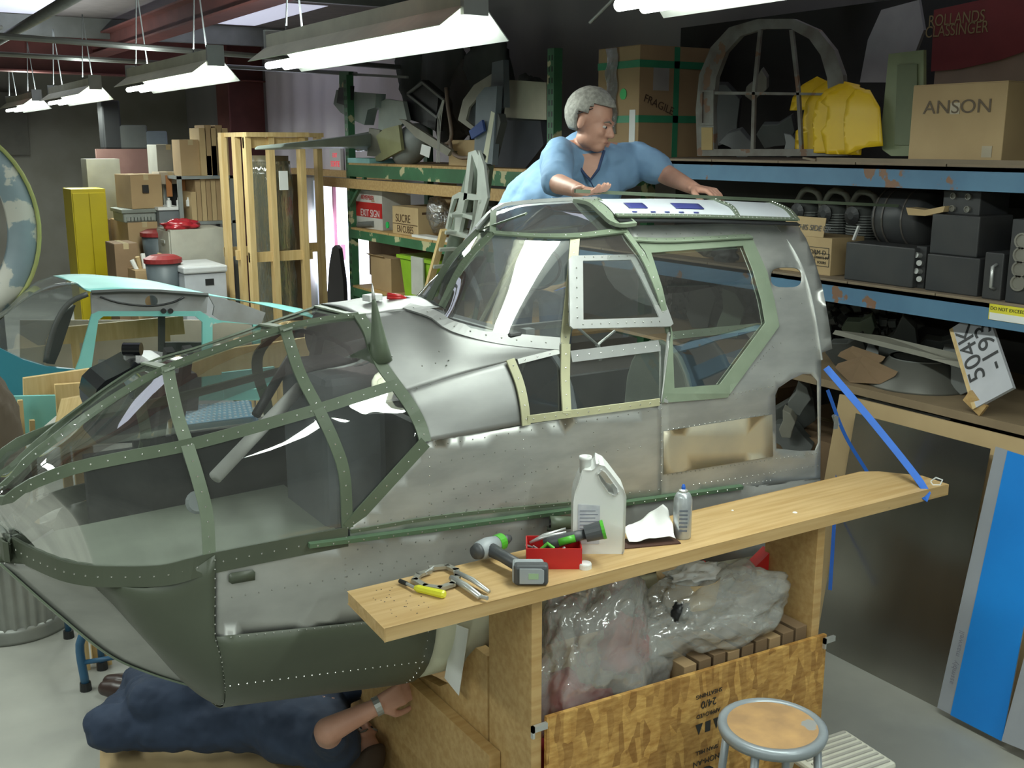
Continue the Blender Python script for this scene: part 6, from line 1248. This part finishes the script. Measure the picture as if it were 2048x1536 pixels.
# boards / trough
def board(label, P, Y0, Y1, th=.03, m=WOODY, legs=(.15, .85)): 
    Q = [PY(x, y, Y0+(Y1-Y0)*(i in (1, 2))) for i, (x, y) in enumerate(P)]; 
    t = thing('pine_board', label, 'board', ((Q[0].x+Q[1].x)/2, Y0, 0)); mesh('board', Q+[q+Vector((0, th, 0)) for q in Q], BF2, m, t)
    for f in legs: q = Q[0].lerp(Q[1], f); MB().box(q.x-.02, q.x+.02, q.y, q.y+th, 0, q.z+.02).build('leg', m, t)
    return t
board('long pale pine board in front of the turquoise aircraft', [(48, 796), (620, 728), (640, 672), (47, 757)], 5.2, 5.25)
board('pine board standing inside behind the turquoise cabin', [(110, 690), (370, 668), (366, 632), (112, 656)], 6.15, 6.2)
board('wide upright pine board beside the black drum', [(115, 835), (180, 820), (180, 765), (110, 770)], 5.15, 5.15)
board('pale pine board slanting down under the nose glass', [(100, 895), (330, 880), (180, 790), (125, 800)], 4.9, 4.6, legs=(.9,))
for k, (x0, y0, x1, y1) in enumerate(((40, 800, 62, 1100), (64, 840, 76, 1100))): tag(MB().beam(PY(x0, y0, 4.85), PY(x1, y1, 4.85), .022, .02).build('wood_stick', WOODY), ['long thin wood stick leaning at the left by the round holes', 'short thin wood stick beside the long one'][k], 'stick')
# steel drum thing (black) with cylinder
t = thing('black_drum_motor', 'glossy black drum housing with a small cylinder on top behind the nose glass', 'motor', PY(300, 870, 4.75)); DY = 4.55
GB = mat('gloss_black', (.012, .013, .015), .22)
a = PY(235, 760, DY); 
tp([(172, 790), (178, 765), (195, 748), (222, 735), (258, 715), (285, 712), (320, 712), (345, 716), (300, 745), (262, 760), (215, 790)], [], DY, 'housing_top', GB, .30, t)
tp([(172, 788), (225, 770), (270, 755), (280, 800), (255, 870), (180, 872), (175, 840)], [], DY+.02, 'housing_body', mat('charcoal', (.05, .055, .07), .6), .28, t)
tp([(290, 755), (330, 740), (385, 742), (392, 760), (388, 815), (350, 818), (295, 862)], [], DY+.1, 'seat_cushion', mat('charcoal2', (.06, .062, .07), .7), .12, t)
MB().tube([PY(265, 698, DY-.05)-RR*.036, PY(265, 698, DY-.05)+RR*.036], .027, 20).build('small_cylinder', GB, t, smooth=False); MB().box(-.02, .02, -.02, .02, -.05, .01, M=TR(PY(259, 712, DY))).build('cylinder_mount', ALU, t)
# blue step platform
t = thing('blue_step_platform', 'blue steel work steps with a perforated tread behind the nose', 'steps', (1.3, 4.85, 0)); BST = mat('blue_steel', (.04, .13, .24), .4); z = 1.20
Pp = [PZ(x, y, z) for x, y in ((352, 852), (510, 832), (497, 800), (372, 812))]
mesh('tread', Pp+[p-UP*.03 for p in Pp], BF2, mat('tread_blue', (.10, .22, .33), .4), t)
mb = MB()
for i in range(14):
    for j in range(7): p = Pp[0].lerp(Pp[1], (i+.5)/14).lerp(Pp[3].lerp(Pp[2], (i+.5)/14), (j+.5)/7); mb.lathe([(.009, 0), (.006, .005)], p, 8)
mb.build('tread_grip', mat('tread_pale', (.45, .5, .55), .4), t, stuff=True)
for i, p in enumerate(Pp): q = p+(p-(Pp[0]+Pp[2])/2)*.35; MB().tube([p-UP*.01, Vector((q.x, q.y, 0))], .015, 8).build('leg', BST, t, smooth=True)
f1 = [PZ(172, 1380, 0), PZ(140, 1278, 0), PZ(205, 1338, 0)]
t = thing('blue_ladder_base', 'blue tube ladder base with black rubber feet on the floor at the left', 'ladder', f1[0])
a = f1[0]; zt = a+UP*.34; MB().tube(catm([a+UP*.03, a+UP*.22+RR*-.01, a+UP*.30+RR*.03, a+UP*.33+RR*.10+FW*.02], 10), .02, 10).build('leg', BST, t, smooth=True)
b = PZ(205, 1338, 0); MB().tube([b+UP*.03, b+UP*.40], .016, 8).build('leg', BST, t, smooth=True); c = PZ(138, 1275, 0); MB().tube([c+UP*.03, c+UP*.5], .016, 8).build('leg', BST, t, smooth=True)
MB().tube([a+UP*.14, a+UP*.15+RR*.18+FW*.05], .012, 8).build('cross_tube', BST, t, smooth=True); MB().tube([a+UP*.33+RR*.1, b+UP*.38], .014, 8).build('cross_tube', BST, t, smooth=True)
for p in (a, b, c): MB().lathe([(.027, 0), (.025, .04)], p, 12).build('rubber_foot', BLK, t)
# galvanised bin
gc = Vector((.40, 5.6, 0)); t = thing('galvanised_bin', 'corrugated galvanised metal bin on the floor at the left edge', 'bin', PZ(20, 1270, 0)+FW*.28-RR*.12); gc = PZ(0, 1298, 0)+FW*.30-RR*.05; gc.z = 0
GAL = mat('galvanised', (.36, .37, .34), .4, .5, (.27, .28, .26), 5)
V = []; Fc = []; n = 160
for k, (z, r) in enumerate(((0.03, .275), (.62, .31))):
    for i in range(n): th = 2*math.pi*i/n; rr_ = r+.006*math.sin(th*36); V.append(gc+Vector((rr_*math.cos(th), rr_*math.sin(th), z)))
for i in range(n): Fc.append((i, (i+1) % n, n+(i+1) % n, n+i))
mesh('bin_wall', V, Fc, GAL, t, True); MB().lathe([(.285, 0), (.292, .02), (.283, .045), (.288, .06), (.280, .085)], gc, 48).build('bin_base', GAL, t, smooth=True); MB().lathe([(.31, .60), (.322, .615), (.31, .63)], gc, 48).build('bin_rim', GAL, t, smooth=True)
# rock-like thing at left edge
tag(crumple('brown_cloth_heap', PY(-15, 900, 4.4), (.12, .12, .30), mat('brown_cloth', (.12, .09, .06), .8), None, .3, 4, 18, 3), 'dark brown cloth heap at the left edge beside the nose', 'cloth')
# cardboard mat below lying man
cm = [PZ(205, 1545, .006), PZ(560, 1560, .006), PZ(980, 1420, .006), PZ(760, 1380, .006)]
tag(mesh('cardboard_mat', [PZ(200, 1560, .0), PZ(200, 1500, .0), PZ(700, 1420, 0), PZ(930, 1620, 0)]+[p+UP*.005 for p in [PZ(200, 1560, .0), PZ(200, 1500, .0), PZ(700, 1420, 0), PZ(930, 1620, 0)]], BF2, CARDL), 'flat cardboard sheet on the floor under the lying man', 'cardboard')
# ================================================================== people
HAIR = mat('grey_hair', (.36, .35, .31), .7, 0, (.22, .215, .19), 60, (1, 1, 1), .3); SHIRT = mat('blue_shirt', (.20, .34, .52), .8, 0, (.17, .30, .47), 5, bump=.25, bs=9); NAVY = mat('navy_coverall', (.028, .045, .085), .8, 0, (.02, .033, .065), 5, bump=.3, bs=9); JEAN = mat('jeans', (.08, .13, .22), .8)
def head(mb, c, fwd, up, s=1.0):
    """fwd: face direction. adds skull, jaw, nose, ears, brow, neck root"""
    f = fwd.normalized(); r = f.cross(up).normalized(); u = r.cross(f)
    M = Matrix((r, f, u)).transposed().to_4x4()
    P = lambda x, y, z: c+(r*x+f*y+u*z)*s
    mb.ell(P(0, -.012, .030), (.074*s, .094*s, .090*s), 14, M)          # cranium
    mb.ell(P(0, .028, -.030), (.060*s, .062*s, .082*s), 12, M)         # face
    mb.ell(P(0, .050, -.088), (.034*s, .034*s, .028*s), 10, M)         # chin
    mb.ell(P(0, .010, -.070), (.056*s, .058*s, .040*s), 10, M)         # jaw
    mb.ell(P(0, .080, .012), (.050*s, .018*s, .012*s), 10, M)          # brow
    for i in (-1, 1):
        mb.ell(P(i*.034, .066, -.030), (.020*s, .020*s, .020*s), 8, M)   # cheek
        mb.ell(P(i*.076, -.010, -.008), (.009*s, .019*s, .032*s), 8, M)  # ear
    limb(mb, [P(0, .084, .004), P(0, .104, -.034)], [.009*s, .014*s], 10)   # nose
    for i in (-1, 1): mb.ell(P(i*.012, .094, -.038), (.009*s, .010*s, .008*s), 6, M)
    mb.ell(P(0, .082, -.064), (.024*s, .012*s, .007*s), 8, M); mb.ell(P(0, .080, -.073), (.020*s, .012*s, .007*s), 8, M)
    return P, M
def hand(mb, w, d, n, s=1.0, curl=.5, thumb=1, spread=.012):
    """w wrist, d direction along hand, n palm-back normal; thumb side = thumb * (d x n)"""
    d = d.normalized(); n = (n-d*n.dot(d)).normalized(); a = d.cross(n).normalized()*thumb
    for k in (-1.5, -.5, .5, 1.5): limb(mb, [w+a*k*.011*s, w+d*.085*s+a*k*.019*s], [.017*s, .012*s], 8)
    L = [.066, .078, .084, .076]
    for k, i in enumerate((-1.5, -.5, .5, 1.5)):
        p = w+d*.085*s+a*i*.0195*s; dd = d.copy(); pts = [p]; ln = L[k]*s
        for j, fr_ in enumerate((.42, .32, .26)):
            ang = curl*(.5+.45*j)*(1-.1*k*0); dd = (d*math.cos(ang)-n*math.sin(ang)); p = p+dd*ln*fr_; pts.append(p)
        limb(mb, pts, [.0098*s, .0090*s, .0082*s, .0072*s], 8)
    t0 = w+d*.022*s+a*.022*s; t1 = t0+(d*.55+a*.75-n*.25).normalized()*.042*s; t2 = t1+(d*.85+a*.25-n*.45*curl).normalized()*.034*s; t3 = t2+(d*.95-n*.5*curl).normalized()*.026*s
    limb(mb, [t0, t1, t2, t3], [.017*s, .013*s, .011*s, .0095*s], 8)
def face_bits(P, M, root, s=1.0):
    EW = mat('eye_white', (.6, .58, .55), .3); EI = mat('iris', (.05, .05, .06), .2); BR = mat('brow_hair', (.20, .18, .15), .8); LIP = mat('lips', (.42, .18, .14), .5)
    for i in (-1, 1):
        MB().ell(P(i*.030, .078, -.006), (.0125*s, .008*s, .006*s), 8, M).build('eye', EW, root, True); MB().ell(P(i*.030, .0855, -.007), (.0055*s, .003*s, .0055*s), 6, M).build('iris', EI, root, True)
        MB().tube([P(i*.014, .096, .012), P(i*.032, .094, .018), P(i*.050, .080, .012)], [.003, .0045, .002], 6).build('eyebrow', BR, root, True)
    MB().tube([P(-.020, .090, -.069), P(0, .0965, -.067), P(.020, .090, -.069)], [.001, .0028, .001], 6).build('mouth', LIP, root, True)
def hairshell(P, M, root, m, s=1.0):
    mb = MB(); mb.ell((0, 0, 0), (1, 1, 1), 22); V = []; keep = []
    for v in mb.v:
        x, y, z = v.x*.082, v.y*.102-.014, v.z*.099+.032
        nz = .004*NZ.noise(Vector((x, y, z))*70); k = 1+nz*8
        V.append((x*k, y*k, z*k, v))
    def ok(i):
        x, y, z, v = V[i]; return (z > .062 and y < .088) or (y < .028 and z > .022) or (y < -.022 and z > -.045)
    fc = [f for f in mb.f if all(ok(i) for i in f)]
    use = sorted({i for f in fc for i in f}); mp_ = {a: b for b, a in enumerate(use)}
    o = mesh('hair', [P(V[i][0], V[i][1], V[i][2]) for i in use], [tuple(mp_[i] for i in f) for f in fc], m, root, True)
    sd = o.modifiers.new('thick', 'SOLIDIFY'); sd.thickness = .010*s; sd.offset = 1
    return o
# ---------------------------------------------------------------- man leaning over the canopy
hc = PY(1183, 243, 4.02)
M1 = thing('person', 'grey haired man in a light blue shirt leaning over the canopy holding a long rod', 'person', (2.6, 4.5, 0))
fdir = (RR*.84-FW*.48-UP*.24); up1 = (UP+RR*.10)
sR = PY(1118, 305, 4.12); sL = PY(1268, 312, 4.12); nk = PY(1172, 300, 4.14); ch_ = PY(1180, 350, 4.20)
wR = PY(1158, 381, 3.62); eR = PY(1112, 366, 3.86); wL = PY(1388, 377, 3.66); eL = PY(1338, 352, 3.92)
pel = PY(1072, 455, 4.42); bel = PY(1110, 400, 4.33)
mb = MB(); P, MM = head(mb, hc, fdir, up1, 1.08)
limb(mb, [nk-UP*.02, hc-UP*.02], [.066, .056], 14)
limb(mb, [sR, eR, wR], [.055, .046, .030], 14); limb(mb, [sL, eL, wL], [.055, .046, .029], 14)
limb(mb, [sR, nk-UP*.02, sL], [.05, .075, .05], 14); limb(mb, [nk-UP*.03, ch_, bel, pel], [.10, .14, .145, .15], 16)
hp = [pel+RR*-.10, pel+RR*.10]; zf = 1.20
for i, p in enumerate(hp): limb(mb, [p, p+Vector((0, 0, -.42))-FW*.03, Vector((p.x, p.y, zf+.08))], [.085, .06, .045], 12)
dR = (PY(1196, 386, 3.50)-wR); hand(mb, wR, dR, -UP+FW*.1, 1.1, .55, -1)
dL = (PY(1440, 384, 3.52)-wL); hand(mb, wL, dL, UP, 1.1, .95, 1)
body = mb.build('body', SKIN, M1, True); remesh(body, .006, 3, .5)
face_bits(P, MM, M1, 1.08); hairshell(P, MM, M1, HAIR, 1.08)
# glasses temple on the head
MB().tube([P(.080, .03, .055), P(.088, -.03, .018)], .0022, 6).build('glasses_arm', BLK, M1)
mb = MB(); limb(mb, [nk-UP*.055-FW*.0, ch_-UP*.03, bel, pel], [.115, .170, .178, .172], 20)
limb(mb, [sR-UP*.008, nk-UP*.055, sL-UP*.008], [.070, .090, .072], 16); limb(mb, [sR, sR.lerp(eR, .95)], [.070, .070], 16); limb(mb, [sL, sL.lerp(eL, .62)], [.072, .080], 16)
limb(mb, [sR-UP*.04, ch_+UP*.0-RR*.04, bel-RR*.04], [.095, .13, .13], 16); limb(mb, [sL-UP*.03, ch_+RR*.08, bel+RR*.05], [.095, .115, .12], 16)
limb(mb, [nk+FW*.07, bel+FW*.10-RR*.1, pel+FW*.06-RR*.08], [.10, .14, .14], 16)
sh = mb.build('shirt', SHIRT, M1, True); remesh(sh, .009, 4, .5)
dsp = bpy.data.textures.new('folds', 'CLOUDS'); dsp.noise_scale = .09
md = sh.modifiers.new('folds', 'DISPLACE'); md.texture = dsp; md.strength = .022; md.mid_level = .5
# collar opening: skin coloured V on chest
va = hc-UP*.10
MB().prism([nk-FW*.107+RR*q[0]+UP*q[1] for q in ((-.055, -.02), (.065, -.01), (.045, -.08), (.015, -.125), (-.02, -.09))], -FW*.008+UP*.0).build('open_collar', SKIN, M1)
MB().tube([nk-FW*.118+RR*q[0]+UP*q[1] for q in ((-.065, 0), (-.03, -.085), (.012, -.135), (.05, -.085), (.075, .0))], .007, 8).build('collar_edge', mat('collar_navy', (.04, .07, .16), .8), M1, True)
MB().tube([nk-FW*.135+RR*.012+UP*-.135, ch_-FW*.165+UP*-.06+RR*.01], .003, 6).build('placket', mat('collar_navy', (.1, .1, .2)), M1, True)
mb = MB()
for i, p in enumerate(hp): limb(mb, [p+UP*.0, p+Vector((0, 0, -.42))-FW*.03, Vector((p.x, p.y, zf+.10))], [.12, .085, .07], 14)
limb(mb, [hp[0], hp[1]], [.13, .13], 14); tr = mb.build('jeans', JEAN, M1, True); remesh(tr, .012, 3)
for p in hp: MB().ell((p.x-FW.x*.05, p.y-FW.y*.05, zf+.045), (.05, .12, .045), 8).build('shoe', BLK, M1, True)
t = thing('work_platform', 'grey work platform behind the aircraft nose on which the man stands', 'platform', (pel.x, pel.y, 0)); MB().box(pel.x-.35, pel.x+.45, pel.y-.25, pel.y+.45, zf-.04, zf).build('deck', GREY, t)
for (a, b) in ((-.33, -.23), (.43, -.23), (-.33, .43), (.43, .43)): MB().tube([(pel.x+a, pel.y+b, 0), (pel.x+a, pel.y+b, zf-.04)], .02, 8).build('leg', GREY, t, True)
# rod held in both hands
r0 = PY(1150, 382, 3.50); r1 = PY(1800, 412, 3.55)
t = thing('green_rod', 'long thin green metal strip held in both hands over the canopy roof', 'rod', r0); MB().beam(r0, r1, .012, .014).build('strip', GRN, t)
# ---------------------------------------------------------------- man lying on the floor
M2 = thing('person', 'man in dark blue coveralls lying on the floor under the aircraft nose', 'person', (1.1, 4.1, 0))
kneeF = PZ(215, 1455, .17); hipF = PZ(520, 1445, .22); kneeB = PZ(300, 1400, .30); footF = PZ(268, 1385, .10); footB = PZ(275, 1372, .06)
hipF = PZ(530, 1435, .20); sh1 = PZ(665, 1490, .24); sh2 = PZ(640, 1400, .22); hd = PZ(712, 1492, .14); elb = PZ(655, 1462, .44); wr2 = PZ(755, 1412, .50); hn = PZ(822, 1378, .54)
mb = MB(); P2, MM2 = head(mb, hd, (UP*.8+RR*.5), (RR*.6-FW*.6-UP*.2), 1.05)
limb(mb, [hd, sh1.lerp(sh2, .4)], [.055, .07], 12); limb(mb, [sh1, elb, wr2], [.055, .05, .030], 14); hand(mb, wr2, hn-wr2, -FW+UP*.2, 1.1, .8, 1)
wr3 = PZ(765, 1362, .36); limb(mb, [sh2, PZ(700, 1375, .28), wr3], [.05, .042, .03], 12); hand(mb, wr3, PZ(820, 1345, .42)-wr3, -FW, 1.05, .8, 1)
limb(mb, [sh1, sh2, hipF], [.09, .1, .12], 12); bd = mb.build('body', SKIN, M2, True); remesh(bd, .007, 3)
hairshell(P2, MM2, M2, mat('brown_hair', (.07, .045, .03), .8), 1.05); face_bits(P2, MM2, M2, 1.05)
mb = MB(); limb(mb, [hipF, kneeF], [.135, .095], 18); limb(mb, [kneeF, footF], [.090, .055], 16); limb(mb, [hipF+FW*.10, kneeB], [.12, .085], 16); limb(mb, [kneeB, footB+UP*.05], [.085, .055], 16)
limb(mb, [hipF, hipF.lerp(sh1, .5), sh1], [.14, .14, .10], 18); limb(mb, [hipF+FW*.10, sh2], [.13, .095], 18); limb(mb, [sh1, sh2], [.11, .10], 14); limb(mb, [sh1, sh1.lerp(elb, .62)], [.075, .065], 14); limb(mb, [sh2, PZ(700, 1375, .28), PZ(735, 1368, .33)], [.08, .06, .055], 14)
cvl = mb.build('coveralls', NAVY, M2, True); remesh(cvl, .012, 4); md = cvl.modifiers.new('folds', 'DISPLACE'); md.texture = dsp; md.strength = .035; md.mid_level = .5
SHO = mat('brown_shoe', (.05, .03, .025), .35)
for q in (footF, footB): mb = MB(); limb(mb, [q+RR*.02, q-RR*.09+FW*.03, q-RR*.14+FW*.04], [.045, .045, .035], 12); mb.build('shoe', SHO, M2, True)
MB().tube([wr2-(wr2-elb).normalized()*.012, wr2+(wr2-elb).normalized()*.012], .036, 16).build('watch', ALU, M2); 
t = thing('air_drill', 'dark hand drill held up against the belly by the lying man', 'drill', PZ(800, 1380, .40)); a = PZ(806, 1372, .40)
MB().tube([a-UP*.07, a+UP*.03], .018, 10).build('grip', BLK, t, True); MB().tube([a+UP*.03-RR*.05, a+UP*.03+RR*.04], .024, 12).build('motor', SCR[0], t, True); MB().tube([a+UP*.03, a+UP*.12], .008, 8).build('bit', ALUB, t)
